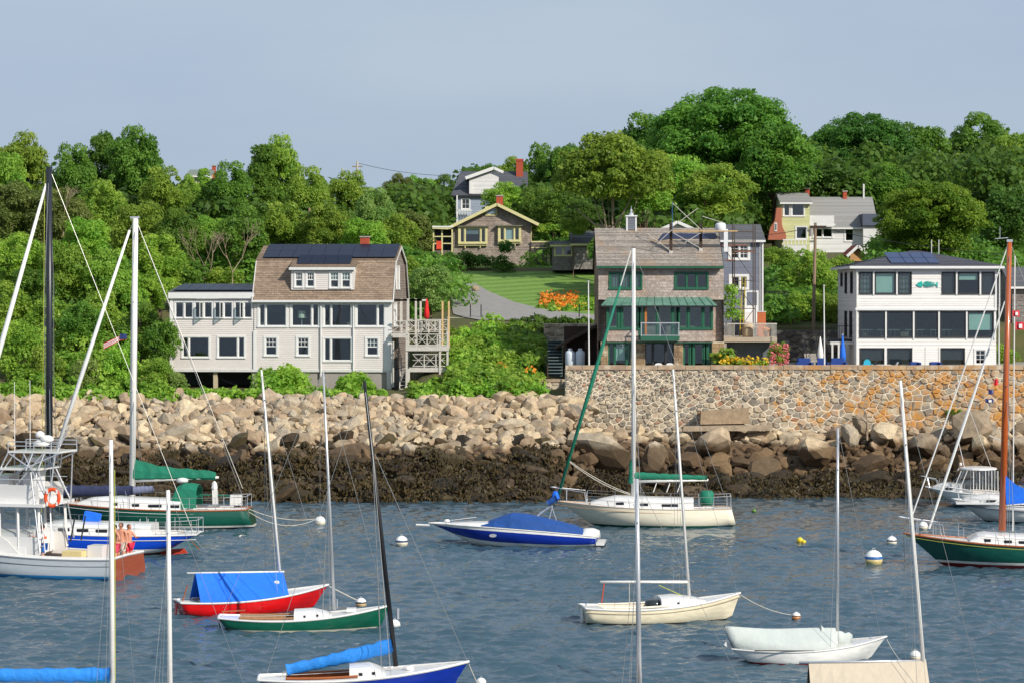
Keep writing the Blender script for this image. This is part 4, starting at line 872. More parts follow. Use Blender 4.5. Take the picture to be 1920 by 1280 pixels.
    ky = lambda t: yb0 + (D / 2 - yb0) * t; kz = lambda t: zb0 + .02 + (zr - zb0) * t
    panels(X(487.5), X(738.5), (0, ky(.06), kz(.06)), (0, ky(.96), kz(.96)), 9, 2)
    # dormer: cheeks, face, shed roof merging into the upper slope
    zd0, zd1 = Z(543.5), Z(504); yd = -.02; ys = lambda z: -.32 + (yb0 + .32) * (z - (ze - .12)) / (zb0 - ze + .12)
    dw = [(555.5, 568.5, 511.5, 538), (577, 590.5, 511.5, 538), (621, 636, 511, 539.5), (642.5, 658, 511, 539.5)]
    h.wall('dormer_wall', cb, (0, yd, 0), (1, 0, 0), rectp(xd0, xd1, zd0, zd1), ws(dw), .125)
    for sx in (xd0, xd1):
        m = MB(); t = .05; m.prism([(sx - t / 2, yd, zd0), (sx - t / 2, ys(zd0) + .02, zd0), (sx - t / 2, ys(zb0), zb0), (sx - t / 2, ys(zb0) + .7, zd1 + .27), (sx - t / 2, yd, zd1)], (t, 0, 0)); m.build('dormer_cheek', white2, r)
    h.slope('dormer_roof', shg, [(xd0 - .1, yd - .2, zd1 + .02), (xd1 + .1, yd - .2, zd1 + .02), (xd1 + .1, ky(.42), kz(.42)), (xd0 - .1, ky(.42), kz(.42))], .14, thick=.1)
    h.box('dormer_fascia', white, xd0 - .12, xd1 + .12, yd - .26, yd - .2, zd1 - .09, zd1 + .07)
    for i, (a, b, c, d) in enumerate(ws(dw)): window(h, (0, yd, 0), (1, 0, 0), a, b, c, d, white, white, grid=[(3, 2, .5)], casing=.09, blind=[(.5, blindm)] if i > 1 else None)
    panels(X(556), X(657), (0, yd + .5, zd1 + .19), (0, ky(.08) + .15, kz(.08) + .13), 4, 1)
    # windows
    for i, (a, b, c, d) in enumerate(ws(wing_up)): window(h, (0, 0, 0), (1, 0, 0), a, b, c, d, white, white, casing=.07)
    for i in (1, 3, 5):                                       # casements standing open
        x = X([0, 381, 0, 419, 0, 457][i]); m = MB(); m.bar((x, -.06, Z(596)), (x, -.06, Z(567)), .05); m.bar((x - .1, -.48, Z(596)), (x - .1, -.48, Z(567)), .05); m.bar((x, -.06, Z(567)), (x - .1, -.48, Z(567)), .05); m.bar((x, -.06, Z(596)), (x - .1, -.48, Z(596)), .05)
        s = m.build('open_casement', white2, r); q = MB(); q.quad((x, -.06, Z(595)), (x - .1, -.48, Z(595)), (x - .1, -.48, Z(568)), (x, -.06, Z(568))); q.build('pane', glassd, s)
    wl = ws(wing_lo); window(h, (0, 0, 0), (1, 0, 0), *wl[0], white, white, lights=(.3, 1)); window(h, (0, 0, 0), (1, 0, 0), *wl[1], white, white, lights=(1, .33))
    for i, (a, b, c, d) in enumerate(ws(main_up)): window(h, (0, -.06, 0), (1, 0, 0), a, b, c, d, white, white, lights=[(.3, 1), (1, .32), (.34, 1), (1, .32)][i], casing=.13)
    for i, (a, b, c, d) in enumerate(ws(main_lo)):
        if i == 2: window(h, (0, -.06, 0), (1, 0, 0), a, b, c, d, white, white, lights=(.32, 1), casing=.12)
        else: window(h, (0, -.06, 0), (1, 0, 0), a, b, c, d, white, white, grid=[(3, 2, .5)], casing=.13, blind=[(.5, curtain)] if i == 3 else None)
    for (a, b, c, d) in gh: window(h, (xe - .04, -.06, 0), (0, 1, 0), a, b, c, d, white, white, grid=[(2, 2, .5)], casing=.09)
    # inside
    for zf in (.02, Z(622), ze - .3): h.box('floor', room, .2, xe - .2, .2, D - .2, zf - .1, zf)
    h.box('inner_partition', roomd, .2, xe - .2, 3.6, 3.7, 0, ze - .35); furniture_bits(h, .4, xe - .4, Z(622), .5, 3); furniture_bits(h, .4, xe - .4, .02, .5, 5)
    lx = X(565); MB().lathe([(.10, 0), (.05, .1), (.04, .45), (.05, .5)], (lx, .55, Z(611)), 8).build('table_lamp', white2, r); MB().lathe([(.28, .5), (.25, .95)], (lx, .55, Z(611)), 12).build('lamp_shade', mat('cream_shade', '#f2ecd8', .8, .02), r)
    # foundation, pier
    fb = Z(738)
    for a, b in ((478, 538), (538, 598), (598, 666), (666, 733)): h.box('foundation_panel', mat('grey_foundation', '#97918b', .9, .12, sc=2, stretch=(1, 1, .3)), X(a) + .02, X(b) - .01, .0, .2, fb, -.141)
    h.box('foundation_side', concrete, xe - .25, xe - .04, .2, D, fb, -.05); h.box('corner_post', white2, X(727), X(736), -.1, .05, Z(728), -.1)
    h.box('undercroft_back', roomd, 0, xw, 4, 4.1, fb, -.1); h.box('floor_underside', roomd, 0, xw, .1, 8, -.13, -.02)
    h.box('pier', mat('pale_concrete', '#b5a88e', .85, .12), X(400), X(407.5), .1, .35, fb, -.13); h.box('pier', concrete, X(474), X(478.5), -.0, .3, fb, -.13)
    # chimney
    m = MB(); x0, x1 = X(660), X(676); m.box(x0, x1, 4.3, 4.9, zr - .6, Z(443)); c = m.build('chimney', brickm, r); MB().box(x0 - .05, x1 + .05, 4.25, 4.95, Z(443), Z(440.5)).build('chimney_cap', concrete, c)
    return h
HA = house_a()
def deck_a():
    Y = 160.6; k = F / Y; o = W(737, 730, Y); r = thing('timber_deck', 'weathered grey two level timber deck with crossed railings at the side of the gambrel house', 'deck', o)
    x = lambda p: (p - 737) / k; z = lambda p: (730 - p) / k
    def post(px, a, b, y=0., w_=.13, m=greywood): MB().box(x(px) - w_ / 2, x(px) + w_ / 2, y - w_ / 2, y + w_ / 2, z(b), z(a)).build('post', m, r)
    def rail(p0, p1, zt, zb, y=0., nx=3):
        m = MB(); m.bar((x(p0), y, z(zt)), (x(p1), y, z(zt)), .10, .05); m.bar((x(p0), y, z(zb) + .1), (x(p1), y, z(zb) + .1), .05, .05); m.build('rail', greywood, r)
        for i in range(nx):
            a = x(p0) + (x(p1) - x(p0)) * i / nx; b = x(p0) + (x(p1) - x(p0)) * (i + 1) / nx; m = MB(); m.bar((a, y, z(zt)), (b, y, z(zb) + .1), .035); m.bar((a, y + .03, z(zb) + .1), (b, y + .03, z(zt)), .035); m.bar((b, y, z(zb)), (b, y, z(zt)), .07); m.bar((a, y, (z(zt) + z(zb) + .1) / 2), (b, y, (z(zt) + z(zb) + .1) / 2), .03); m.build('crossed_brace', greywood, r)
    # upper deck, railings on three lines
    for (a, b, zz, y0, y1) in [(733, 764, 625, 0, 3.4), (762, 842, 649, -1.2, 2.6), (768, 842, 688, -1.1, 2.2)]:
        n = int((y1 - y0) / .15)
        for i in range(n): MB().box(x(a), x(b), y0 + i * .15, y0 + i * .15 + .135, z(zz) - .04, z(zz)).build('deck_board', greywood, r)
        MB().box(x(a), x(b), y0 - .06, y0 - .01, z(zz) - .26, z(zz) + .0).build('rim_joist', greywood, r); MB().box(x(b) - .06, x(b), y0, y1, z(zz) - .26, z(zz) - .045).build('rim_joist', greywood, r)
    rail(735, 762, 602, 625, 0, 1); rail(764, 840, 626, 649, -1.2, 4); rail(764, 822, 602, 625, 1.2, 3); rail(775, 840, 663, 688, -1.1, 3); rail(764, 838, 600, 622, 2.6, 3)
    for (px, a, b, y) in [(764, 602, 725, -1.15), (840, 620, 700, -1.15), (826, 600, 745, -1.15), (764, 560, 690, 1.3), (777, 560, 690, 2.5), (737, 640, 725, 0), (800, 649, 700, 1), (834, 650, 725, 2.2), (768, 690, 735, -1.1), (786, 565, 640, 2.6), (749, 560, 625, 3)]: post(px, a, b, y)
    for px in (829, 841): post(px, 565, 650, 1.0, .11, mat('new_pine', '#c9a877', .8, .1))
    for (a, b) in ((736, 800), (736, 790)): MB().bar((x(a), 1.3, z(563)), (x(b), 1.3, z(563)), .08, .12).build('pergola_beam', greywood, r)
    # lattice under the lower deck
    m = MB()
    for i in range(17): xx = x(775) + i * (x(826) - x(775)) / 16; m.box(xx, xx + .025, -.02, .0, z(716), z(693))
    for i in range(8): zz = z(716) + i * (z(693) - z(716)) / 7; m.box(x(775), x(826), .002, .02, zz, zz + .025)
    m.build('lattice', greywood, r)
    m = MB()
    for i in range(14): xx = x(779) + i * .13; m.box(xx, xx + .02, .9, .92, z(688), z(655))
    for i in range(8): zz = z(688) + i * .14; m.box(x(779), x(826), .922, .94, zz, zz + .02)
    m.build('lattice', greywood, r)
    # stair
    for s in (751, 762): MB().bar((x(s), -1.3, z(728)), (x(s), 1.3, z(672)), .05, .2).build('stair_stringer', greywood, r)
    for i in range(8): t = i / 8; MB().box(x(751), x(762), -1.3 + 2.5 * t, -1.05 + 2.5 * t, z(728 - 54 * t), z(728 - 54 * t) + .04).build('stair_tread', greywood, r)
    # closed red parasol on the deck
    o2 = W(800, 600, 161.5); p = thing('parasol', 'closed red parasol standing on the timber deck', 'parasol', o2); MB().tube([(0, 0, -.6), (0, 0, 1.25)], .03, 6).build('pole', greywood, p)
    MB().lathe([(.05, .05), (.16, .2), (.17, .5), (.12, .8), (.09, 1.1), (.02, 1.35)], (0, 0, 0), 9).build('canopy', mat('red_canvas', '#d4161c', .7, .1), p, smooth=True)
    t = thing('brick_pier', 'small brick pier at the foot of the deck stairs', 'pier', W(763, 735, 158.6)); MB().box(-.1, .1, -.1, .1, 0, .3).build('brick_base', brickm, t)
deck_a()

# ============ C: brown shingled house with green trim
def house_c():
    h = House('shingled_house', 'brown wood shingled house with green trim and green copper porch roof', 'house', 1122, 690, 156.2)
    X, Z, r = h.x, h.z, h.root; D = 7.6; k = h.k
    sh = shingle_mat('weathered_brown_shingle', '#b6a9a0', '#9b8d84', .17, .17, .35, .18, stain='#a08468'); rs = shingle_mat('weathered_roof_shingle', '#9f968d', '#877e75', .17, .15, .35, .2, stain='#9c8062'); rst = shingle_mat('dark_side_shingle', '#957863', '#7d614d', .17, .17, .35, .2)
    xe = X(1357); ze = Z(498); zr = Z(425)
    up = [(1145, 1201, 513, 540), (1268, 1325, 513, 540)]
    mid = [(1140, 1196, 574, 615), (1200, 1268, 572, 631), (1272, 1332, 574, 615)]
    low = [(1141, 1181, 643, 686), (1210, 1262, 643, 690), (1281, 1333, 643, 690)]
    ws = lambda pl: [(X(a), X(b), Z(d), Z(c)) for a, b, c, d in pl]
    h.wall('shingled_wall', sh, (0, 0, 0), (1, 0, 0), rectp(0, xe, Z(562), ze + .1), ws(up), .17)
    # lower front: recessed at both sides, projecting bay in the middle
    h.wall('shingled_wall', sh, (0, .35, 0), (1, 0, 0), rectp(0, xe, Z(640), Z(562)), [], .17)
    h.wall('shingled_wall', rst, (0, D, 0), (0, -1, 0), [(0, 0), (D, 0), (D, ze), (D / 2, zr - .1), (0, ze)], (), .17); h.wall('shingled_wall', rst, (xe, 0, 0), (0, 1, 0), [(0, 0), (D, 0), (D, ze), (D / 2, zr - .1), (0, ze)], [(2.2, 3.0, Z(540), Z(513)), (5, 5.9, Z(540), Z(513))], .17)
    h.wall('back_wall', sh, (xe, D, 0), (-1, 0, 0), rectp(0, xe, 0, ze), (), .17)
    bx0, bx1 = X(1137), X(1335); yb = -.55
    h.wall('shingled_wall', sh, (0, yb, 0), (1, 0, 0), rectp(bx0, bx1, Z(640), Z(573)), ws(mid), .17)
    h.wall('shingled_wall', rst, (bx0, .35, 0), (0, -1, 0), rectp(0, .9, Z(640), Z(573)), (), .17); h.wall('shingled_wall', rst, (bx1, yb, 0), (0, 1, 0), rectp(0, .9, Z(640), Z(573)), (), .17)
    # ground floor in stone between openings
    st = stone_mat('brown_field_stone', ['#8d7558', '#a58b68', '#7b6650', '#98805f'], 0)
    for a, b in ((1126, 1140), (1182, 1209), (1263, 1280), (1334, 1357)):
        w_ = X(b) - X(a); o = link('stone_pier', None, r); o.location = (X(a), 0, 0); rg = random.Random(a); z = 0
        while z < Z(641) - .05:
            hh = min(rg.uniform(.2, .36), Z(641) - z); x = 0
            while x < w_ - .02:
                l = min(rg.uniform(.25, .5), w_ - x); 
                if w_ - x - l < .1: l = w_ - x
                MB().box(x + .01, x + l - .01, -rg.uniform(.02, .06) - .3, .2, z + .01, z + hh - .01).build('stone', st, o); x += l
            z += hh
        MB().box(0, w_, -.29, .3, 0, Z(641)).build('mortar', mortar, o)
    h.box('floor_beam', green_trim, bx0, bx1, -.5, -.3, Z(643), Z(640)); h.box('foundation', st, 0, xe, -.1, .0, -.3, .02)
    for i, q in enumerate(ws(up)): window(h, (0, 0, 0), (1, 0, 0), *q, green_trim, green_trim, lights=(1, 1, 1), casing=.12, grid=[(3, 1, 0)] * 3 if i == 0 else None, blind=[(1, curtain), (1, curtain), (1, curtain)] if i == 0 else None)
    m = ws(mid); window(h, (0, yb, 0), (1, 0, 0), *m[0], green_trim, green_trim, lights=(.6, .2, 1), casing=.12, sashw=.07); window(h, (0, yb, 0), (1, 0, 0), *m[2], green_trim, green_trim, lights=(1, 1.6, .9), casing=.12, sashw=.07)
    window(h, (0, yb, 0), (1, 0, 0), *m[1], green_trim, green_trim, lights=(.3, .9, 1.1, .3), casing=.1, nm='balcony_door', sashw=.07)
    h.box('wooden_panel', mat('orange_wood', '#b06a2c', .6, .15), X(1208), X(1212), yb - .06, yb - .02, Z(628), Z(577))
    l = ws(low); window(h, (0, -.25, 0), (1, 0, 0), *l[0], green_trim, green_trim, lights=(1, 2, .6), casing=.05, blind=[None, (.75, blindm), None]); window(h, (0, -.1, 0), (1, 0, 0), *l[1], frame_dark, frame_dark, lights=(.7, 1.2, .7), casing=.05, nm='patio_door'); window(h, (0, -.2, 0), (1, 0, 0), *l[2], green_trim, green_trim, lights=(1, .35, 1.6, .35, .6), casing=.05, nm='patio_door', sashw=.09)
    # copper porch roof with standing seams
    cop = mat('green_copper', '#688d7d', .6, .25, sc=2, col2='#456c5f'); z0, z1 = Z(573), Z(557.5); a0, a1, c0, c1 = X(1126), X(1343), X(1140), X(1330)
    mb = MB(); mb.add([(a0, yb - .35, z0), (a1, yb - .35, z0), (c1, 0, z1), (c0, 0, z1), (a0, .35, z0), (a1, .35, z0)], [(0, 1, 2, 3), (0, 3, 4), (1, 5, 2), (0, 4, 5, 1)]); cr_ = mb.build('copper_roof', cop, r)
    for i in range(14):
        t = (i + .5) / 14; mb = MB(); p = Vector((a0 + (a1 - a0) * t, yb - .35, z0)); q = Vector((c0 + (c1 - c0) * t, 0, z1)); mb.bar(p + Vector((0, 0, .02)), q + Vector((0, 0, .02)), .025, .05); mb.build('standing_seam', cop, cr_)
    h.box('porch_fascia', black, a0, a1, yb - .38, yb - .3, z0 - .1, z0 + .0)
    # balcony
    g = mat('balcony_green', '#1e5a46', .6, .1); b0, b1 = X(1199), X(1271); h.box('balcony_slab', g, b0, b1, yb - 1.0, yb, Z(638), Z(629.5)); rl = MB()
    for p in (b0 + .04, (b0 + b1) / 2, b1 - .04): rl.bar((p, yb - .95, Z(630)), (p, yb - .95, Z(604.5)), .05)
    rl.bar((b0, yb - .95, Z(605)), (b1, yb - .95, Z(605)), .06); rl.bar((b0, yb - .95, Z(628)), (b1, yb - .95, Z(628)), .04); rl.bar((b0 + .03, yb, Z(605)), (b0 + .03, yb - .95, Z(605)), .05); rl.bar((b1 - .03, yb, Z(605)), (b1 - .03, yb - .95, Z(605)), .05); rl.build('balcony_rail', alu, r)
    q = MB(); q.quad((b0 + .06, yb - .95, Z(627)), (b1 - .06, yb - .95, Z(627)), (b1 - .06, yb - .95, Z(606)), (b0 + .06, yb - .95, Z(606))); q.build('glass_panel', glass_mat('balcony_glass', (.75, .8, .78)), r)
    # roof
    e0, e1 = -.12, xe - .05; h.slope('roof', rs, [(e0, -.35, ze - .05), (e1, -.35, ze - .05), (e1, D / 2, zr), (e0, D / 2, zr)], .15); h.slope('roof', rs, [(e1, D + .3, ze - .1), (e0, D + .3, ze - .1), (e0, D / 2, zr), (e1, D / 2, zr)], .15)
    h.box('gutter', green_trim, e0, e1, -.50, -.34, ze - .17, ze - .06); h.box('frieze_board', green_trim, 0, xe, -.07, -.02, ze - .16, ze + .08)
    def onroof(px, py): z = Z(py); return Vector((X(px), -.35 + (z - ze + .05) / (zr - ze + .05) * (D / 2 + .35), z))
    for pts in ([(1248, 437), (1258, 436), (1318, 437), (1350, 436), (1350, 447), (1262, 447), (1235, 452), (1242, 445)],):
        m = MB(); m.prism([onroof(a, b) + Vector((0, -.03, .04)) for a, b in pts], (0, .02, -.01)); m.build('stripped_roof_patch', mat('roof_underlay', '#28304a', .5, .2), r)
    # cupola
    x0, x1 = X(1179), X(1199); c = link('cupola', None, r); c.location = (x0, D / 2, zr - .1); w_ = x1 - x0; zt = Z(403) - zr + .1
    MB().box(0.04, w_ - .04, -.3, .3, 0, zt).build('louvre_box', mat('grey_louvre', '#777b84', .6, .1), c)
    for q in ((0, .09), (w_ - .09, w_)): MB().box(q[0], q[1], -.34, .34, -.1, zt).build('corner_post', white, c)
    for i in range(7): MB().box(.1, w_ - .1, -.33, -.3, .15 + i * .11, .2 + i * .11).build('louvre', mat('grey_louvre', '#777b84'), c)
    MB().box(-.05, w_ + .05, -.4, .4, zt, zt + .08).build('cap', white, c); MB().lathe([(.16, 0), (.13, .12), (.05, .2), (.09, .3), (.02, .42), (.01, .6)], (w_ / 2, 0, zt + .08), 10).build('finial', alu, c)
    # roof brackets and staging
    for px in (1260, 1317):
        b = MB(); p = onroof(px, 470 if px < 1300 else 465); b.box(p.x - .09, p.x + .09, p.y - .3, p.y - .15, p.z - .05, Z(418)); b.build('staging_post', mat('dark_timber', '#3a2a20', .8, .2), r); MB().box(p.x - .11, p.x + .11, p.y - .34, p.y - .1, p.z - .45, p.z).build('staging_foot', greywood, r)
    m = MB(); m.box(X(1262), X(1385), .6, 1.1, Z(434), Z(432)); m.build('staging_plank', mat('new_pine', '#c9a877'), r)
    m = MB(); y = .7
    for a, b, c_, d in ((1263, 436, 1316, 466), (1316, 436, 1285, 455), (1258, 470, 1215, 437), (1262, 380, 1318, 432), (1262, 425, 1310, 390), (1318, 405, 1360, 418), (1235, 455, 1262, 430)): m.bar((X(a), y, Z(b)), (X(c_), y, Z(d)), .035)
    m.build('cross_brace', greywood, r); m = MB(); m.bar((X(1262), y, Z(435)), (X(1262), y, Z(378)), .035); m.build('staging_pole', mat('blue_steel', '#2f5c8c', .5, .1), r); m = MB(); m.bar((X(1318), y, Z(435)), (X(1318), y, Z(398)), .04); m.build('staging_pole', black, r)
    for zf in (.05, Z(633), Z(562), ze): h.box('floor', room, .1, xe - .1, .5, D - .2, zf - .1, zf)
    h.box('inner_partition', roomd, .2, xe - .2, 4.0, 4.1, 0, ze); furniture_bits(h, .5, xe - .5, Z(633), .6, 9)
    return h
HC_ = house_c()
def seat_things():
    for i, (px, lab) in enumerate([(1235, 'white round topped garden chair back left of its twin above the sea wall'), (1256, 'white round topped garden chair back beside the thin leaning mast')]):
        p = W(px, 690, 154.0); t = thing('garden_chair', lab, 'chair', p); w_ = .24; zz = p.z
        m = MB(); G = [(-w_, .0, 0), (w_, .0, 0), (w_, .0, .18), (w_ * .8, .02, .27), (w_ * .4, .03, .31), (-w_ * .4, .03, .31), (-w_ * .8, .02, .27), (-w_, .0, .18)]; m.prism(G, (0, .05, 0)); m.build('backrest', white, t)
        MB().box(-w_, w_, -.4, 0, -.02, .03).build('seat', white, t)
    for i, (px, lab) in enumerate([(1069, 'left of two white gas tanks in the shade beside the shingled house'), (1088, 'right of two white gas tanks in the shade beside the shingled house')]):
        t = thing('gas_tank', lab, 'gas tank', W(px, 689, 158)); MB().lathe([(.26, 0), (.3, .06), (.3, .88), (.26, 1.0), (.14, 1.05)], (0, 0, 0), 16).build('tank', mat('tank_white', '#c9d3dc', .4, .05), t, smooth=True); MB().lathe([(.14, 0), (.14, .1), (.1, .14)], (0, 0, 1.05), 12).build('valve_collar', white2, t)
    # lean-to shelter with steps left of the house
    Y = 158.8; o = W(1022, 700, Y); k = F / Y; x = lambda p: (p - 1022) / k; z = lambda p: (700 - p) / k
    t = thing('open_shed', 'dark timber shelter with a sloping roof around the gas tanks', 'shed', o); dk = mat('dark_timber', '#3a2a20', .8, .2); mb = MB(); mb.box(x(1058), x(1122), .9, 1.0, 0, z(612)); mb.build('back_wall', dk, t); MB().box(x(1056), x(1060), -.3, 1, 0, z(650)).build('side_wall', dk, t)
    m = MB(); m.prism([(x(1040), -.4, z(650)), (x(1040), -.4, z(655)), (x(1122), -.4, z(612)), (x(1122), -.4, z(606))], (0, 1.4, 0)); m.build('roof', dk, t); MB().box(x(1056), x(1122), -.3, 1, 0, .1).build('floor', concrete, t)
    for p in (1060, 1098): MB().box(x(p) - .06, x(p) + .06, -.35, -.23, .1, z(640)).build('post', dk, t)
    s = thing('garden_steps', 'grey timber steps climbing the bank between the vines and the shelter', 'steps', W(1028, 703, 157.2))
    for i in range(11): MB().box(0, .9, i * .27, i * .27 + .3, i * .19 + .1, i * .19 + .145).build('tread', mat('painted_grey_board', '#5d6f70', .7, .1), s); MB().box(.02, .88, i * .27 + .26, i * .27 + .29, i * .19 - .08, i * .19 + .099).build('riser', mat('riser_board', '#3d4a4c', .7, .1), s)
    MB().box(-.08, 0, -.1, 3.0, -.3, .6).build('stringer', dk, s)
    w_ = thing('rubble_wall', 'low dry stone wall at the top of the steps under the road', 'wall', W(1020, 650, 167)); masonry(w_, 0, 3.4, 0, 1.5, 0, lambda a, b: .4, wallstone, mortar, 12, gap=.02, depth=.5)
    g = thing('guard_rail', 'thin black railing along the top of the bank below the road', 'railing', W(880, 592, 174)); m = MB(); 
    for p, a in ((882, 1), (902, 1), (1086, 1)): MB().bar(((p - 880) * 174 / F, 0, -.2), ((p - 880) * 174 / F, 0, .75), .07).build('post', black, g)
    MB().bar((-1.5, 0, -.12), (8, .5, -.55), .06).build('rail', greywood, g)
seat_things()

# ============ D: white house with fish sign
def house_d():
    h = House('white_house', 'white three storey hip roofed house with a turquoise fish on its front', 'house', 1604, 686, 160.2)
    X, Z, r = h.x, h.z, h.root; D = 8.6; cb = clap_mat('white_clapboard', '#dddbd8'); xe = X(1868); ze = Z(499); hd = mat('charcoal_shingle', '#4a4c55', .9, .12, sc=10)
    top = [(1611, 1635, 511, 551), (1640, 1678.5, 511, 551), (1684, 1708, 511, 551), (1766, 1790, 511, 551), (1795.5, 1834.5, 511, 551), (1840, 1864, 511, 551)]
    mid = [(1612, 1659, 585, 632), (1663.5, 1711, 585, 632), (1715.5, 1758, 585, 632), (1763, 1810, 585, 632), (1815, 1862, 585, 632)]
    low = [(1613, 1657, 653, 684), (1665, 1709, 653, 684), (1765, 1808, 653, 684), (1829, 1847, 656, 682)]
    ws = lambda pl: [(X(a), X(b), Z(d), Z(c)) for a, b, c, d in pl]
    h.wall('clapboard_wall', cb, (0, -.12, 0), (1, 0, 0), rectp(0, xe, Z(579), ze + .05), ws(top), .11); h.wall('clapboard_wall', cb, (0, 0, 0), (1, 0, 0), rectp(0, xe, 0, Z(579)), ws(mid + low), .11)
    lh = [(1.2, 2.2, Z(549), Z(511)), (4.0, 4.9, Z(549), Z(511)), (6.2, 7.0, Z(535), Z(511)), (1.5, 2.6, Z(632), Z(585)), (4.0, 5.0, Z(632), Z(585))]
    lh2 = [(D - b, D - a, c, d) for a, b, c, d in lh]
    h.wall('clapboard_wall', cb, (0, D, 0), (0, -1, 0), rectp(0, D, 0, ze), lh2, .11); h.wall('clapboard_wall', cb, (xe, 0, 0), (0, 1, 0), rectp(0, D, 0, ze), (), .11); h.wall('back_wall', cb, (xe, D, 0), (-1, 0, 0), rectp(0, xe, 0, ze), (), .11)
    for q in lh2: window(h, (0, D, 0), (0, -1, 0), *q, frame_dark, frame_dark, casing=.05)
    for i, q in enumerate(ws(top)): window(h, (0, -.12, 0), (1, 0, 0), *q, frame_dark, frame_dark, casing=.035, sashw=.07, grid=[(3, 4, 0)] if i in (0, 2) else None, blind={0: [(1, curtain)], 1: [(1, blindm)], 2: [(1, curtain)], 3: [(1, shadem)], 4: [(.35, blindm)], 5: [(1, shadem)]}[i])
    for i, q in enumerate(ws(mid)): window(h, (0, 0, 0), (1, 0, 0), *q, frame_dark, frame_dark, casing=.04, sashw=.06, blind=[(.72, blindm)] if i == 4 else None)
    for i, q in enumerate(ws(low)): window(h, (0, 0, 0), (1, 0, 0), *q, frame_dark if i < 3 else white, frame_dark if i < 3 else white, casing=.04 if i < 3 else .1, grid=[(2, 3, 0)] if i == 3 else None, blind=[(1, shadem)] if i < 3 else None, sill=False)
    for p in (1661, 1713, 1760.5, 1812.5, 1865): h.box('mullion', white, X(p) - .05, X(p) + .05, -.06, -.02, Z(636), Z(582))
    for a, b in ((1637.5, 1637.5), (1681, 1681), (1793, 1793), (1837.3, 1837.3)): h.box('mullion', white, X(a) - .05, X(a) + .05, -.185, -.14, Z(553), Z(508))
    for p in (1711, 1735, 1760): h.box('panel_joint', white2, X(p) - .02, X(p) + .02, -.03, -.018, .05, Z(650))
    h.box('belt_board', white, -.02, xe + .02, -.17, -.10, Z(582), Z(578)); h.box('corner_board', white, -.03, .14, -.16, -.12, Z(579), ze); h.box('corner_board', white, -.03, .14, -.04, .0, 0, Z(582)); h.box('corner_board', white, xe - .14, xe + .03, -.16, -.12, Z(579), ze)
    for p in (1604, 1871): MB().tube([(X(p) + .05, -.24, ze), (X(p) + .05, -.24, Z(575)), (X(p) + .05, -.1, Z(570)), (X(p) + .05, -.1, 0)], .05, 6).build('downspout', white2, r)
    # hip roof
    o = .38; zr = Z(468.5); a = (-o, -o - .1, ze); b = (xe + o, -o - .1, ze); c = (xe + o, D + o, ze); d = (-o, D + o, ze); e = (D / 2 - .2, D / 2, zr); g = (xe - D / 2 + .2, D / 2, zr)
    h.slope('roof', hd, [a, b, g, e], .2); h.slope('roof', hd, [d, a, e], .2); h.slope('roof', hd, [b, c, g], .2); h.slope('roof', hd, [c, d, e, g], .2)
    m = MB(); m.box(-o - .04, xe + o + .04, -o - .16, -o - .09, ze - .17, ze - .01); m.box(-o - .06, -o, -o - .09, D + o, ze - .17, ze - .01); m.build('fascia', white, r)
    # solar array on the front slope
    def fr(px, t): return Vector((X(px), -o - .1 + t * (D / 2 + o + .1), ze + t * (zr - ze)))
    xs = [1671, 1699, 1718, 1742, 1763]
    for i in range(4):
        for j in range(2):
            t0 = .12 + j * .36; t1 = t0 + .34; q = [fr(xs[i] + .6, t0), fr(xs[i + 1] - .6, t0), fr(xs[i + 1] - .6, t1), fr(xs[i] + .6, t1)]; m = MB(); m.prism([p + Vector((0, -.01, .05)) for p in q], (0, -.005, .03)); m.build('solar_panel', mat('blue_solar_cell', '#1a2d58', .3, .1, spec=.35), r)
    for p in (1763, 1777): MB().tube([fr(p, .8), fr(p, .8) + Vector((0, 0, .9))], .03, 6).build('vent_pipe', white2, r)
    h.box('roof_step', white2, X(1765), X(1838), D / 2 - 1.6, D / 2 - 1.5, zr - .66, zr - .58)
    # fish sign: body, head, tail, ribs
    tq = mat('turquoise_metal', '#1fa79c', .45, .12); f = link('fish_sign', None, r); f.location = (X(1717), -.2, Z(533.5)); s = 1 / h.k
    def P(pts, y=0): m = MB(); m.prism([(a * s, y, b * s) for a, b in pts], (0, .04, 0)); return m.build('fish_body', tq, f)
    P([(0, -1), (3, 2.5), (8, 5.5), (11, 5.8), (12.5, 0), (11, -5), (7, -4.5), (3, -3)]); P([(33, 0), (37, 1.2), (41, 5.5), (40, 0), (41, -5.8), (37, -1.6)]); P([(12, .5), (34, .5), (34, -.5), (12, -.6)], .003)
    for i in range(8): x = 14 + i * 2.5; hh = 6.8 - abs(i - 2) * .55; P([(x, 0), (x + 1.1, 0), (x + 3.7, hh), (x + 2.7, hh)], -.004); P([(x, 0), (x + 1.1, 0), (x + 3.1, -hh * .8), (x + 2.2, -hh * .8)], -.004)
    for zf in (.03, Z(640), Z(566), ze - .2): h.box('floor', room, .2, xe - .2, .25, D - .2, zf - .1, zf)
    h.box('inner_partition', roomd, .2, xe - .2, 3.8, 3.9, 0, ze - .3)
    m = MB(); z0 = Z(632); m.bar((.3, .7, z0 + .45), (xe - .3, .7, z0 + .45), .05); 
    for i in range(30): m.bar((.3 + i * (xe - .6) / 29, .7, z0), (.3 + i * (xe - .6) / 29, .7, z0 + .45), .02)
    m.build('inner_railing', mat('grey_rail', '#7b8080', .6, .1), r); furniture_bits(h, .5, xe - .5, Z(640), 1.0, 14)
    # side balcony and door canopy on the left
    h.box('side_balcony', frame_dark, X(1545), -.0, 1.5, 3.0, Z(640), Z(636)); m = MB()
    for i in range(12): m.bar((X(1546) + i * .16, 1.5, Z(636)), (X(1546) + i * .16, 1.5, Z(612)), .025)
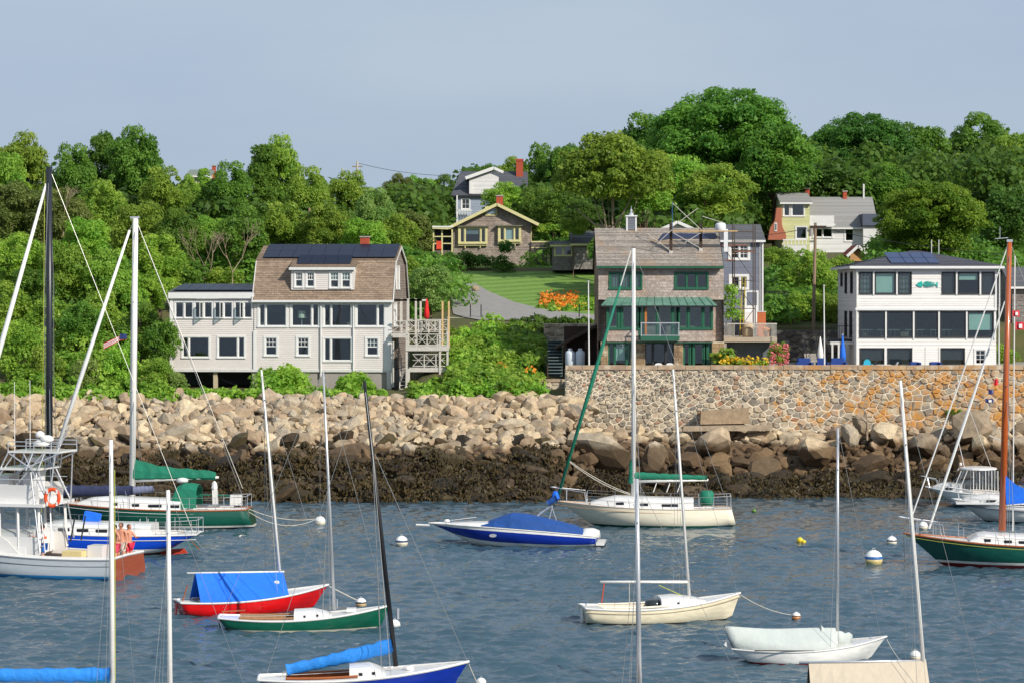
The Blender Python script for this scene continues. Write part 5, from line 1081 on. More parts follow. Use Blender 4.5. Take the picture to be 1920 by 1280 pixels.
    m.bar((X(1545), 1.5, Z(612)), (0, 1.5, Z(612)), .05); m.build('side_balcony_rail', black, r)
    h.box('side_porch', white2, X(1560), -.02, .8, 3, Z(646), Z(641)); 
    for p in (1562, 1574): h.box('porch_post', white2, X(p), X(p) + .12, .8, .92, 0, Z(646))
    return h
house_d()

# ============ F: grey blue house behind the scaffold
def house_f():
    h = House('grey_blue_house', 'tall slate blue clapboard house with white trim behind the scaffold', 'house', 1350, 640, 166)
    X, Z, r = h.x, h.z, h.root; D = 6; sb = clap_mat('slate_blue_clapboard', '#6d7382'); xe = X(1430); ze = Z(450)
    win = [(1370, 1402, 458, 485), (1371, 1400, 519, 540)]; ws = lambda pl: [(X(a), X(b), Z(d), Z(c)) for a, b, c, d in pl]
    h.wall('clapboard_wall', sb, (0, 0, 0), (1, 0, 0), rectp(0, xe, 0, ze), ws(win), .13); h.wall('clapboard_wall', sb, (0, D, 0), (0, -1, 0), rectp(0, D, 0, ze), (), .13); h.wall('clapboard_wall', sb, (xe, 0, 0), (0, 1, 0), rectp(0, D, 0, ze), [(2, 3, Z(535), Z(515))], .13)
    for i, q in enumerate(ws(win)): window(h, (0, 0, 0), (1, 0, 0), *q, white, white, lights=(1, 1) if i == 0 else (1, .8), grid=[(2, 3, 0)] * 2 if i == 0 else None, casing=.16)
    h.slope('roof', asph, [(-.1, -.3, ze - .02), (xe + .15, -.3, ze - .02), (xe + .15, D / 2, Z(419)), (-.1, D / 2, Z(419))], .2); h.slope('roof', asph, [(xe + .15, D + .3, ze), (-.1, D + .3, ze), (-.1, D / 2, Z(419)), (xe + .15, D / 2, Z(419))], .2)
    h.box('fascia', white, -.1, xe + .15, -.38, -.3, ze - .16, ze - .02); h.box('corner_board', white, xe - .2, xe + .03, -.05, -.02, 0, ze - .02); MB().tube([(xe - .02, -.12, ze), (xe - .02, -.12, 0)], .06, 6).build('downspout', white, r)
    h.box('door_surround', white, X(1396), X(1422), -.12, -.02, Z(605), Z(545)); h.box('door_panel', sb, X(1401), X(1419), -.16, -.12, Z(572), Z(548)); h.box('steps_wall', white, X(1392), X(1412), -1.6, -.1, Z(612), Z(585))
    h.box('side_shutter', mat('dark_green_shutter', '#20423a', .6, .1), xe + .04, xe + .1, .2, .9, Z(540), Z(519)); h.box('floor', room, .1, xe - .1, .2, D - .2, Z(500) - .1, Z(500)); h.box('inner_partition', roomd, .1, xe - .1, 2.5, 2.6, 0, ze)
    # terrace deck before it
    t = thing('terrace', 'raised concrete terrace with pale railing between the two houses', 'terrace', W(1352, 640, 158)); k = F / 158; x = lambda p: (p - 1352) / k; z = lambda p: (640 - p) / k
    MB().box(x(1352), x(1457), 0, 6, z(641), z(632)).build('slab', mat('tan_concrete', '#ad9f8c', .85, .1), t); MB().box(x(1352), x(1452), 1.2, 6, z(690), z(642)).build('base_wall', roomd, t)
    for p in (1352, 1444): MB().box(x(p), x(p) + .35, .1, .5, z(690), z(642)).build('pier', concrete, t)
    MB().box(x(1352), x(1457), .04, .1, z(608), z(606)).build('top_rail', greywood, t)
    for i in range(46):
        p = 1354 + i * 2.24
        if 1377 < p < 1412: continue
        MB().box(x(p), x(p) + .03, .05, .09, z(632), z(608)).build('baluster', greywood, t)
    for (p, q, a, b, y, c, nm_) in [(1420, 1436, 585, 612, 1.4, '#b8643a', 'terracotta_screen'), (1358, 1361, 592, 632, 1.2, '#e3dccd', 'white_statue')]:
        if nm_ == 'terracotta_screen': o = thing('terracotta_screen', 'terracotta coloured panel standing on the terrace', 'screen', W(p, 632, 159.4)); MB().box(0, (q - p) / k, 0, .1, 0, 1.55).build('panel', mat('terracotta', c, .8, .15), o); MB().box(-.03, (q - p) / k + .03, -.02, .12, 1.55, 1.6).build('cap', white2, o)
    for i, (px, c, lab) in enumerate([(1402, '#b9a58a', 'beige covered grill on the terrace'), (1437, '#b8402a', 'red flower pot on the terrace railing corner')]):
        o = thing('grill' if i == 0 else 'flower_pot', lab, 'grill' if i == 0 else 'pot', W(px, 632, 158.7)); 
        if i == 0: MB().lathe([(.28, 0), (.34, .1), (.36, .7), (.3, .85), (.1, .95)], (0, 0, 0), 10).build('cover', mat('beige_cover', c, .9, .1), o, smooth=True); MB().box(.35, .65, -.2, .2, .6, .65).build('side_shelf', greywood, o)
        else: MB().lathe([(.12, 0), (.2, .3), (.22, .34)], (0, 0, 0), 10).build('pot', mat('terracotta', c), o); clump_leaf = leaf_cards(np.array([(0, 0, .45)]), [.22], [.5], 900, np.random.default_rng(3), .06); link('flowers', npmesh('flowers', clump_leaf[0], clump_leaf[1], LM['orange'], {'tint': clump_leaf[2]}), o)
    # scaffold
    s = thing('scaffold', 'tall rusty tube scaffold between the shingled house and the slate blue house', 'scaffold', W(1376, 632, 159)); x = lambda p: (p - 1376) * 159 / F; z = lambda p: (632 - p) * 159 / F; rust = mat('rusty_steel', '#4c4038', .6, .3)
    for p in (1377, 1416):
        for y in (0, 1.3): MB().tube([(x(p), y, 0), (x(p), y, z(418 if y else 424))], .035, 6).build('standard', rust, s)
    for zz in (579, 526, 470, 452, 434): 
        for y in (0, 1.3): MB().bar((x(1377), y, z(zz)), (x(1416), y, z(zz)), .04).build('ledger', rust, s)
    for (a, b, c, d) in ((1377, 632, 1416, 579), (1377, 526, 1416, 579), (1416, 526, 1377, 470), (1356, 462, 1377, 490), (1356, 440, 1377, 470)): MB().bar((x(a), 0.65, z(b)), (x(c), 0.65, z(d)), .035).build('brace', rust, s)
    for (a, b, zz) in ((1374, 1416, 473), (1353, 1402, 461), (1360, 1378, 489)): MB().box(x(a), x(b), 0, .5, z(zz), z(zz) + .06).build('plank', mat('plank_red', '#8a5a48', .8, .2), s)
    l = thing('yellow_ladder', 'yellow ladder leaning inside the scaffold', 'ladder', W(1390, 632, 159.4)); ym = mat('yellow_fibreglass', '#b9a628', .6, .1); s_ = 159.4 / F
    for q in (-3, 3): MB().bar((q * s_, 0, 0), ((6 + q) * s_, .5, 112 * s_), .05).build('stile', ym, l)
    for i in range(12): t = i / 12; MB().bar(((6 * t - 3) * s_, .5 * t, 8 * s_ + t * 100 * s_), ((6 * t + 3) * s_, .5 * t, 8 * s_ + t * 100 * s_), .03).build('rung', ym, l)
    b = thing('wrapped_roll', 'white plastic wrapped bundle on the roof edge by the scaffold', 'bundle', W(1342, 436, 158.5)); MB().lathe([(.25, 0), (.34, .08), (.33, .45), (.28, .56), (.1, .6)], (.3, 0, 0), 10).build('wrap', mat('white_plastic', '#d9dce0', .4, .08), b, smooth=True); MB().box(.5, .75, -.05, .05, -1.2, .2).build('hanging_sheet', mat('white_plastic', '#d9dce0'), b)
house_f()

# ============ B: shingled bungalow
def house_b():
    h = House('bungalow', 'brown shingled bungalow with pale yellow trim, wide gable and brick chimney on the hill', 'house', 850, 512, 205)
    X, Z, r = h.x, h.z, h.root; D = 8; sh = shingle_mat('bungalow_shingle', '#9f9288', '#867971', .2, .18, .4, .2); xe = X(996); xa = X(932) ; za = Z(383)
    ws = lambda pl: [(X(a), X(b), Z(d), Z(c)) for a, b, c, d in pl]; win = [(863, 910, 429, 455), (937.5, 973, 428, 451), (912, 930, 390, 403)]
    ze = Z(424); slope = (za - ze) / (xa - X(848)); zeR = za - slope * (xe - xa)
    h.wall('shingled_wall', sh, (0, 0, 0), (1, 0, 0), [(0, Z(515)), (xe, Z(515)), (xe, zeR), (xa, za), (0, ze)], ws(win), .18)
    h.wall('shingled_wall', sh, (xe, 0, 0), (0, 1, 0), rectp(0, D, Z(515), zeR), [(1.2, 2.3, Z(452), Z(426)), (2.6, 3.6, Z(452), Z(426))], .18); h.wall('shingled_wall', sh, (0, D, 0), (0, -1, 0), rectp(0, D, Z(515), ze), (), .18)
    # roof planes, long slope over porch
    def rz(x): return za + .06 - slope * abs(x - xa)
    xl, xr = X(846) - .2, X(1010); rf = shingle_mat('bungalow_roof', '#9c9482', '#857d6d', .3, .2, .5, .15); y0 = -.6
    h.slope('roof', rf, [(xr, y0, rz(xr)), (xr, D, rz(xr)), (xa, D, rz(xa)), (xa, y0, rz(xa))], .2); h.slope('roof', rf, [(xl, D, rz(xl)), (xl, y0, rz(xl)), (xa, y0, rz(xa)), (xa, D, rz(xa))], .2)
    px0 = X(811); zp = Z(424.5); h.slope('porch_roof', rf, [(px0, D, zp), (px0, y0, zp), (xl + .1, y0, rz(xl) - .0), (xl + .1, D, rz(xl))], .2)
    for a, b, c, d in ((xl, rz(xl), xa, rz(xa)), (xa, rz(xa), xr, rz(xr)), (px0, zp, xl, rz(xl))): MB().bar((a, y0 - .04, b - .1), (c, y0 - .04, d - .1), .06, .24).build('rake_board', yellow_trim, r)
    for p in (868, 905): pass
    for i, q in enumerate(ws(win)):
        window(h, (0, 0 if i > 1 else -.28, 0), (1, 0, 0), *q, yellow_trim, yellow_trim, lights=[(.35, 1.2, .35), (.5, 1, .5), (1,)][i], casing=.16 if i < 2 else .1, blind=[[None, (.4, curtain), None], [None, (1, mat('white_curtain', '#d6d8dc', .8, .05)), None], None][i])
        if i < 2:
            a, b, c, d = q; h.box('bay_box', yellow_trim, a - .18, b + .18, -.26, -.02, c - .26, c - .16); h.box('bay_roof', rf, a - .3, b + .3, -.5, .0, d + .14, d + .22); h.box('bay_cheek', yellow_trim, a - .17, a - .1, -.25, .0, c - .15, d + .13); h.box('bay_cheek', yellow_trim, b + .1, b + .17, -.25, .0, c - .15, d + .13)
            for t in (.2, .8): h.box('bracket', yellow_trim, a + (b - a) * t - .04, a + (b - a) * t + .04, -.22, 0, c - .45, c - .26)
    for q in [(1.2, 2.3, Z(452), Z(426)), (2.6, 3.6, Z(452), Z(426))]: window(h, (xe, 0, 0), (0, 1, 0), *q, yellow_trim, yellow_trim, lights=(1, 1), casing=.14)
    # screened porch at left
    for p in (813, 829, 848): h.box('porch_post', yellow_trim, X(p) - .06, X(p) + .06, -.35, -.23, Z(510), rz(xl) - .1 if p > 840 else zp - .05)
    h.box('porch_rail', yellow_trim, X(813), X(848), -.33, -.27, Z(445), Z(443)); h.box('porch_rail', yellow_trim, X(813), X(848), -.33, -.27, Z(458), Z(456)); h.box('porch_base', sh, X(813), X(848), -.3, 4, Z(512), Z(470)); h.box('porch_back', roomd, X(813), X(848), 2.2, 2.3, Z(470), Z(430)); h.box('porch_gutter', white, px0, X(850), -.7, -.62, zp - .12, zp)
    MB().tube([(X(845), -.5, zp), (X(848), -.3, zp - .6), (X(848), -.3, Z(505))], .04, 6).build('downspout', yellow_trim, r)
    # right side steps & landing
    h.box('landing_wall', sh, xe + .02, X(1034), -.2, 2, Z(512), Z(455)); h.box('landing_rail', yellow_trim, xe, X(1035), -.25, -.2, Z(466), Z(464)); h.box('landing_cap', yellow_trim, xe, X(1036), -.26, 2.05, Z(455), Z(452.5)); h.box('landing_post', yellow_trim, X(1026), X(1031), -.3, -.24, Z(500), Z(466))
    c = h.box('chimney', brickm, X(930), X(943), 2.6, 3.2, rz(xa) - .6, Z(366)); MB().box(X(929), X(944), 2.55, 3.25, Z(366), Z(363.5)).build('chimney_cap', concrete, c)
    h.box('floor', room, .1, xe - .1, .2, D - .2, Z(470) - .1, Z(470)); h.box('ceiling', room, .1, xe - .1, .2, D - .2, Z(422), Z(421)); h.box('inner_partition', roomd, .1, xe - .1, 2.5, 2.6, Z(515), Z(424)); h.box('back_wall', sh, 0, xe, D, D + .1, Z(515), ze)
    k = thing('deck_chair', 'orange red chair standing beside the bungalow porch', 'chair', W(823, 470, 203.6)); MB().box(-.2, .2, -.05, .05, 0, .75).build('backrest', mat('orange_red_plastic', '#c8452c', .6, .1), k); MB().box(-.22, .22, -.5, -.05, .1, .18).build('seat', mat('orange_red_plastic', '#c8452c'), k)
house_b()
def small_house(name, label, px0, px1, pyb, pye, pyr, Y, wallm, roofm, wins, D=6, trim=None, chim=None, gable=False, rot=0, pitch=.15):
    h = House(name, label, 'house' if name != 'garden_shed' else 'shed', px0, pyb, Y, rot); X, Z, r = h.x, h.z, h.root; xe = X(px1); ze = Z(pye); zr = Z(pyr); trim = trim or white
    ws = [(X(a), X(b), Z(d), Z(c)) for a, b, c, d in wins]
    if gable: h.wall('front_gable', wallm, (0, 0, 0), (1, 0, 0), [(0, 0), (xe, 0), (xe, ze), (xe / 2, zr - .08), (0, ze)], ws, pitch)
    else: h.wall('front_wall', wallm, (0, 0, 0), (1, 0, 0), rectp(0, xe, 0, ze), ws, pitch)
    side = rectp(0, D, 0, ze) if gable else [(0, 0), (D, 0), (D, ze), (D / 2, zr - .08), (0, ze)]
    h.wall('side_wall', wallm, (xe, 0, 0), (0, 1, 0), side, (), pitch); h.wall('side_wall', wallm, (0, D, 0), (0, -1, 0), side, (), pitch); h.box('back_wall', wallm, 0, xe, D, D + .1, 0, ze)
    if gable:
        h.slope('roof', roofm, [(xe + .3, -.35, ze - .18), (xe + .3, D, ze - .18), (xe / 2, D, zr), (xe / 2, -.35, zr)]); h.slope('roof', roofm, [(-.3, D, ze - .18), (-.3, -.35, ze - .18), (xe / 2, -.35, zr), (xe / 2, D, zr)])
        for a in (-.3, xe + .3): MB().bar((a, -.38, ze - .26), (xe / 2, -.38, zr - .08), .06, .22).build('rake_board', trim, r)
    else:
        h.slope('roof', roofm, [(-.2, -.35, ze - .1), (xe + .2, -.35, ze - .1), (xe + .2, D / 2, zr), (-.2, D / 2, zr)]); h.slope('roof', roofm, [(xe + .2, D + .3, ze - .1), (-.2, D + .3, ze - .1), (-.2, D / 2, zr), (xe + .2, D / 2, zr)]); h.box('fascia', trim, -.2, xe + .2, -.42, -.35, ze - .24, ze - .1)
    for q in ws: window(h, (0, 0, 0), (1, 0, 0), *q, trim, trim, lights=(1, 1) if q[1] - q[0] > 1.1 else (1,), casing=.1)
    h.box('inner_partition', roomd, .1, xe - .1, 1.8, 1.9, 0, ze)
    if chim:
        for (a, b, c) in chim: q = h.box('chimney', brickm, X(a), X(b), D / 2 - .3, D / 2 + .3, zr - 1, Z(c)); MB().box(X(a) - .06, X(b) + .06, D / 2 - .36, D / 2 + .36, Z(c), Z(c) + .1).build('chimney_cap', concrete, q)
    return h
greysh = shingle_mat('grey_shed_shingle', '#85807c', '#6c6663', .2, .18, .4, .2)
g = small_house('garden_shed', 'small grey shingled building left of the brown shingled house', 1074, 1140, 505, 455, 432, 196, greysh, asph, [(1103, 1112, 457, 480)], trim=yellow_trim)
g = small_house('garden_shed', 'low shingled wall with yellow framed openings between bungalow and small grey building', 1036, 1076, 507, 457, 452, 197, greysh, asph, [(1041, 1072, 459, 479)], D=2, trim=yellow_trim)
pg = clap_mat('pale_green_clapboard', '#bbbd8a'); wcb = clap_mat('far_white_clapboard', '#d2d1d0'); grf = mat('grey_roof_shingle', '#8b8a88', .9, .1, sc=8)
small_house('pale_green_house', 'pale green clapboard house end with white windows and sloping brick flank', 1466, 1518, 475, 378, 360, 221, pg, grf, [(1470, 1480, 382, 405), (1485, 1507, 382, 405), (1493, 1512, 426, 448)], trim=white)
h = small_house('grey_roofed_house', 'white house with broad grey roof and brick chimney on the right hill', 1516, 1642, 480, 425, 367, 222, wcb, grf, [(1525, 1560, 428, 445), (1585, 1600, 430, 452)], chim=[(1518, 1526, 352), (1590, 1597, 357)], D=7)
h.box('upper_wall', wcb, h.x(1516), h.x(1562), -.75, -.6, h.z(426), h.z(405)); h.box('porch_pergola', white, h.x(1522), h.x(1562), -1.6, -1.55, h.z(424), h.z(421)); h.box('white_pipe', white2, h.x(1628), h.x(1631), 3.3, 3.5, h.z(370), h.z(342))
h.box('side_roof', mat('slate_side_roof', '#4b5264', .7, .1), h.x(1614), h.x(1655), -1.2, 1.5, h.z(424), h.z(402)); h.box('side_wall_panel', wcb, h.x(1616), h.x(1652), -.9, 1.2, h.z(470), h.z(425))
def brick_flank():
    t = thing('brick_flank', 'sloping shouldered red brick chimney wall with one small white window', 'chimney', W(1440, 450, 220.4)); s = 220.4 / F
    P = [(0, 0), (34, 0), (34, 10), (28, 22), (26, 30), (26, 60), (16, 60), (13, 36), (4, 22)]
    m = MB(); m.prism([(a * s, 0, b * s) for a, b in P], (0, .8, 0)); m.build('brickwork', mat('orange_brick', '#a5634c', .85, .15, sc=5, bump=.3), t)
    MB().box(12 * s, 17 * s, -.05, 0, 16 * s, 32 * s).build('window_frame', white, t); MB().box(13 * s, 16 * s, -.06, -.05, 18 * s, 30 * s).build('pane', roomd, t)
    d = thing('white_deck', 'white solid sided deck below the pale green house', 'deck', W(1469, 480, 214)); s = 214 / F; MB().box(0, 43 * s, 0, 1.6, 0, 20 * s).build('side_boards', wcb, d); MB().box(-.05, 44 * s, -.05, 0, 29 * s, 31 * s).build('rail', white, d)
    for i in range(7): MB().box(i * 7 * s, i * 7 * s + .07, -.04, 0.03, 20 * s, 29 * s).build('baluster', white, d)
    q = small_house('red_roofed_hut', 'small hut with a patchy red roof below the grey roofed house', 1594, 1622, 490, 475, 460, 206, mat('tan_gable', '#b58a5c', .8, .15), mat('red_tile', '#a24a3e', .8, .25, sc=3), [], D=4, gable=True)
brick_flank()
def upper_house():
    h = House('upper_house', 'dark roofed white house with a tall brick chimney half hidden by trees behind the bungalow', 'house', 855, 445, 240); X, Z, r = h.x, h.z, h.root; D = 8; rf = mat('dark_slate_roof', '#50525a', .85, .12, sc=4); sb = clap_mat('blue_grey_clapboard', '#8c98a8')
    h.wall('front_wall', sb, (0, 0, 0), (1, 0, 0), rectp(0, X(985), 0, Z(366)), [(X(866), X(880), Z(392), Z(374))], .15); window(h, (0, 0, 0), (1, 0, 0), X(866), X(880), Z(392), Z(374), white, white, grid=[(2, 2, 0)], casing=.1)
    h.wall('side_wall', sb, (0, D, 0), (0, -1, 0), rectp(0, D, 0, Z(366)), (), .15); h.wall('side_wall', sb, (X(985), 0, 0), (0, 1, 0), rectp(0, D, 0, Z(366)), (), .15); h.box('back_wall', sb, 0, X(985), D, D + .1, 0, Z(366))
    a = (X(846), -.4, Z(367)); b = (X(990), -.4, Z(367)); c = (X(990), D / 2, Z(318)); d = (X(862), D / 2, Z(318)); h.slope('roof', rf, [a, b, c, d], .2); h.slope('roof', rf, [(X(990), D, Z(367)), (X(846), D, Z(367)), d, c], .2)
    h.wall('dormer_wall', wcb, (0, -.3, 0), (1, 0, 0), [(X(880), Z(364)), (X(935), Z(364)), (X(935), Z(325)), (X(925), Z(322)), (X(880), Z(336))], (), .15); h.slope('dormer_roof', rf, [(X(873), 3, Z(334)), (X(873), -.6, Z(334)), (X(926), -.6, Z(315)), (X(926), 3, Z(315))], .2)
    MB().bar((X(873), -.65, Z(335)), (X(926), -.65, Z(316)), .08, .3).build('rake_board', white, r); MB().bar((X(926), -.65, Z(316)), (X(944), -.65, Z(324)), .08, .25).build('rake_board', white, r); h.box('shutter', white, X(880), X(886), -.4, -.33, Z(364), Z(343))
    h.box('porch_rail', white, X(857), X(885), -.5, -.44, Z(396), Z(394)); 
    for i in range(9): h.box('baluster', white, X(858 + i * 3), X(859 + i * 3), -.48, -.45, Z(404), Z(396))
    h.box('porch_post', white, X(856), X(858.5), -.5, -.4, Z(440), Z(367)); h.box('inner_partition', roomd, .1, X(980), 2, 2.1, 0, Z(367)); c = h.box('chimney', brickm, X(968), X(981), 3, 3.7, Z(330), Z(299)); MB().box(X(967), X(982), 2.95, 3.75, Z(299), Z(295)).build('chimney_cap', brickm, c)
upper_house()
small_house('far_cottage', 'cottage roof with an orange chimney barely showing above the left trees', 352, 392, 350, 328, 316, 232, clap_mat('cream_clapboard', '#cfc9b4'), mat('grey_green_roof', '#7d8880', .8, .1), [], chim=[(391, 397, 309)])
h = small_house('grey_shingle_house', 'grey shingled house cut by the right picture edge', 1898, 1990, 690, 535, 500, 172, greysh, asph, [], D=6)
small_house('white_gable_cottage', 'low white roof end just behind the staging on the shingled house', 1240, 1300, 450, 427, 415, 190, wcb, mat('pale_roof', '#a9aaa8', .8, .1), [], D=5, gable=True)

# retaining wall, patio, furniture
def patio():
    m = sheet('patio', 'stone flagged terrace on top of the sea wall', [(1066, 2020, 153.9), (1066, 2020, 160), (1400, 2020, 169)], mat('flagstone', '#8e8a82', .85, .12, sc=2), .03, n=20)
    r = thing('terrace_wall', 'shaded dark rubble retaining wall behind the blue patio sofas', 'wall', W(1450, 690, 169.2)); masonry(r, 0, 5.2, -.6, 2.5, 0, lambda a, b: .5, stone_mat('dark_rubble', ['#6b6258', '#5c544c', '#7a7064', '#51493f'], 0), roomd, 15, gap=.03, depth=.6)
    navy = mat('navy_cushion', '#1d3f86', .8, .1); wh = white
    for i, (px, w_, lab) in enumerate([(1507, 24, 'left navy patio sofa on the terrace beside the white flagpole'), (1541, 16, 'navy armchair right next to the white flagpole'), (1571, 24, 'right navy patio sofa below the closed blue parasol'), (1715, 13, 'navy chair in front of the white panels of the fish house'), (1753, 14, 'navy chair left of the dark door of the fish house')]):
        Y = 156.5; s = Y / F; t = thing('patio_sofa' if w_ > 20 else 'patio_chair', lab, 'sofa' if w_ > 20 else 'chair', W(px, 697, Y)); a = w_ * s / 2
        MB().box(-a, a, -.6, .0, .15, .42).build('seat', navy, t); MB().box(-a, a, .0, .18, .15, .85 if i < 3 else .62).build('backrest', navy, t); MB().box(-a - .1, -a, -.6, .18, .1, .6).build('armrest', navy, t); MB().box(a, a + .1, -.6, .18, .1, .6).build('armrest', navy, t)
    t = thing('beach_chair', 'turquoise rounded plastic chair by the dark doors of the white house', 'chair', W(1626, 690, 156)); tq = mat('turquoise_plastic', '#29a9c4', .5, .08)
    s = 156 / F; m = MB(); m.prism([(a * s, 0, b * s) for a, b in [(-6.5, -2), (6.5, -2), (7, 8), (5.5, 14), (2, 17), (-2, 17), (-5.5, 14), (-7, 8)]], (0, .06, 0)); m.build('backrest', tq, t); MB().box(-.22, .22, -.5, 0, -.05, .05).build('seat', tq, t)
    for q in (-.28, .22): MB().box(q, q + .06, -.5, .1, .2, .26).build('armrest', tq, t)
    t = thing('patio_table', 'low white patio table with white chair in front of the fish house', 'table', W(1657, 690, 156)); MB().box(-.42, .42, -.3, .3, .16, .22).build('table_top', wh, t)
    for q in (-.3, .3): MB().bar((q, 0, -.3), (q * .7, 0, .16), .05).build('leg', wh, t)
    t = thing('lounge_chair', 'white folding lounge chair beside the low patio table', 'chair', W(1680, 692, 156)); MB().bar((-.15, 0, .0), (.12, 0, .45), .5, .03).build('backrest', wh, t); MB().bar((-.5, 0, .05), (-.15, 0, 0), .5, .03).build('seat', wh, t)
    for (px, c, cn, lab, hh, yy) in [(1538, 'white_canvas', '#e8e4dc', 'closed white parasol left of the flagpole on the terrace', 1.95, 690), (1580, 'blue_canvas', '#1268d8', 'closed bright blue parasol beside the white house', 2.1, 690)]:
        p = thing('parasol', lab, 'parasol', W(px, yy, 157.5)); MB().tube([(0, 0, -.3), (0, 0, hh)], .03, 6).build('pole', white, p); MB().lathe([(.04, .3), (.17, .45), (.2, .8), (.15, 1.2), (.08, 1.6), (.02, hh)], (0, 0, 0), 9).build('canopy', mat(c, cn, .7, .1), p, smooth=True)
    # flagpoles and utility poles
    for (px, a, b, Y, rr, lab) in [(1104.5, 530, 694, 154.2, .05, 'white flagpole standing left of the brown shingled house'), (1546, 538, 690, 155, .05, 'white flagpole on the terrace left of the white house')]:
        p = thing('flagpole', lab, 'flagpole', W(px, b, Y)); hh = (b - a) * Y / F; MB().tube([(0, 0, 0), (-.04, 0, hh)], [rr, rr * .6], 8).build('pole', white, p); MB().lathe([(.02, 0), (.06, .05), (.06, .1), (.02, .14)], (-.04, 0, hh), 8).build('finial', alu, p)
    um = mat('utility_pole_wood', '#8a7560', .9, .15, stretch=(1, 1, .2)); 
    for (px, a, b, Y, rr, lab, lean) in [(1524, 418, 632, 170.5, .13, 'tall brown utility pole with short crossarm left of the white house', .18), (670, 303, 420, 222, .13, 'right of two pale utility poles on the left hill with a crossarm', 0), (642, 315, 400, 226, .1, 'left plain pale utility pole on the left hill', 0), (580, 390, 470, 190, .12, 'short utility pole with a bracket above the gambrel roof', 0)]:
        p = thing('utility_pole', lab, 'utility pole', W(px, b, Y)); hh = (b - a) * Y / F; MB().tube([(0, 0, -1), (lean, 0, hh)], [rr, rr * .7], 8).build('pole', um if px != 670 and px != 642 else mat('pale_pole_wood', '#b5b0a4', .9, .1), p)
        if px == 1524: MB().box(-.2, .9, -.1, .05, hh - .35, hh - .2).build('crossarm', mat('dark_timber', '#3a2a20'), p); MB().lathe([(.15, 0), (.15, .5)], (lean - .3, 0, hh - .9), 8).build('transformer', concrete, p)
        if px == 670: MB().box(-.45, .45, -.05, .05, hh - .5, hh - .4).build('crossarm', um, p); MB().box(-.35, .35, -.05, .05, hh - 1.1, hh - 1.0).build('crossarm', um, p)
        if px == 580: MB().box(-.05, .35, -.05, .05, hh - .5, hh - .35).build('bracket', um, p)
    for i, (p, q, lab) in enumerate([((670, 306, 222), (860, 330, 228), 'overhead wire running from the left hill pole to the upper house'), ((1524, 424, 170.5), (1900, 478, 176), 'overhead wire running right from the tall brown utility pole'), ((1524, 426, 170.5), (1330, 440, 168), 'overhead wire running left from the tall brown utility pole')]):
        a = W(*p); b = W(*q); mb = MB(); mb.tube([a + (b - a) * t + Vector((0, 0, -1.2 * t * (1 - t))) for t in [j / 10 for j in range(11)]], .018, 4); tagp(mb.build('overhead_wire', black), lab, 'wire')
    f = thing('iron_fence', 'thin black iron fence behind the slate blue house', 'fence', W(1434, 578, 178)); s = 178 / F
    for i in range(22): MB().box(i * 2.1 * s, i * 2.1 * s + .03, 0, .03, 0, 33 * s).build('bar', black, f)
    for zz in (3, 30): MB().box(0, 45 * s, .03, .06, zz * s, zz * s + .04).build('rail', black, f)
    r = thing('side_steps', 'white railed steps left of the white house', 'steps', W(1512, 690, 160))
    for i in range(5): MB().box(0, .75, i * .3, i * .3 + .3, i * .18, i * .18 + .17).build('step', concrete, r)
    for q in (0, .75): MB().bar((q, 0, .8), (q, 1.5, 1.6), .04).build('handrail', black, r); MB().bar((q, 0, 0), (q, 0, .8), .04).build('handrail_post', black, r)
    d = thing('drift_log', 'bleached forked branch standing among the boulders below the wall', 'branch', W(1626, 815, 150.6)); pb = palebark; MB().tube([(0, 0, -.3), (.0, 0, .9), (-.05, 0, 1.3), (-.4, 0, 1.75)], [.06, .05, .045, .02], 6).build('stem', pb, d); MB().tube([(0, 0, 1.0), (-.6, 0, 1.1), (-1.0, 0, 1.0)], [.035, .03, .01], 5).build('twig', pb, d)
    d = thing('drift_plank', 'pale weathered plank lying on the rocks by the wooden mast', 'plank', W(1855, 822, 149.5)); MB().bar((0, 0, .2), (1.1, -.2, -.3), .25, .08).build('board', greywood, d)
patio()
print('buildings ok')
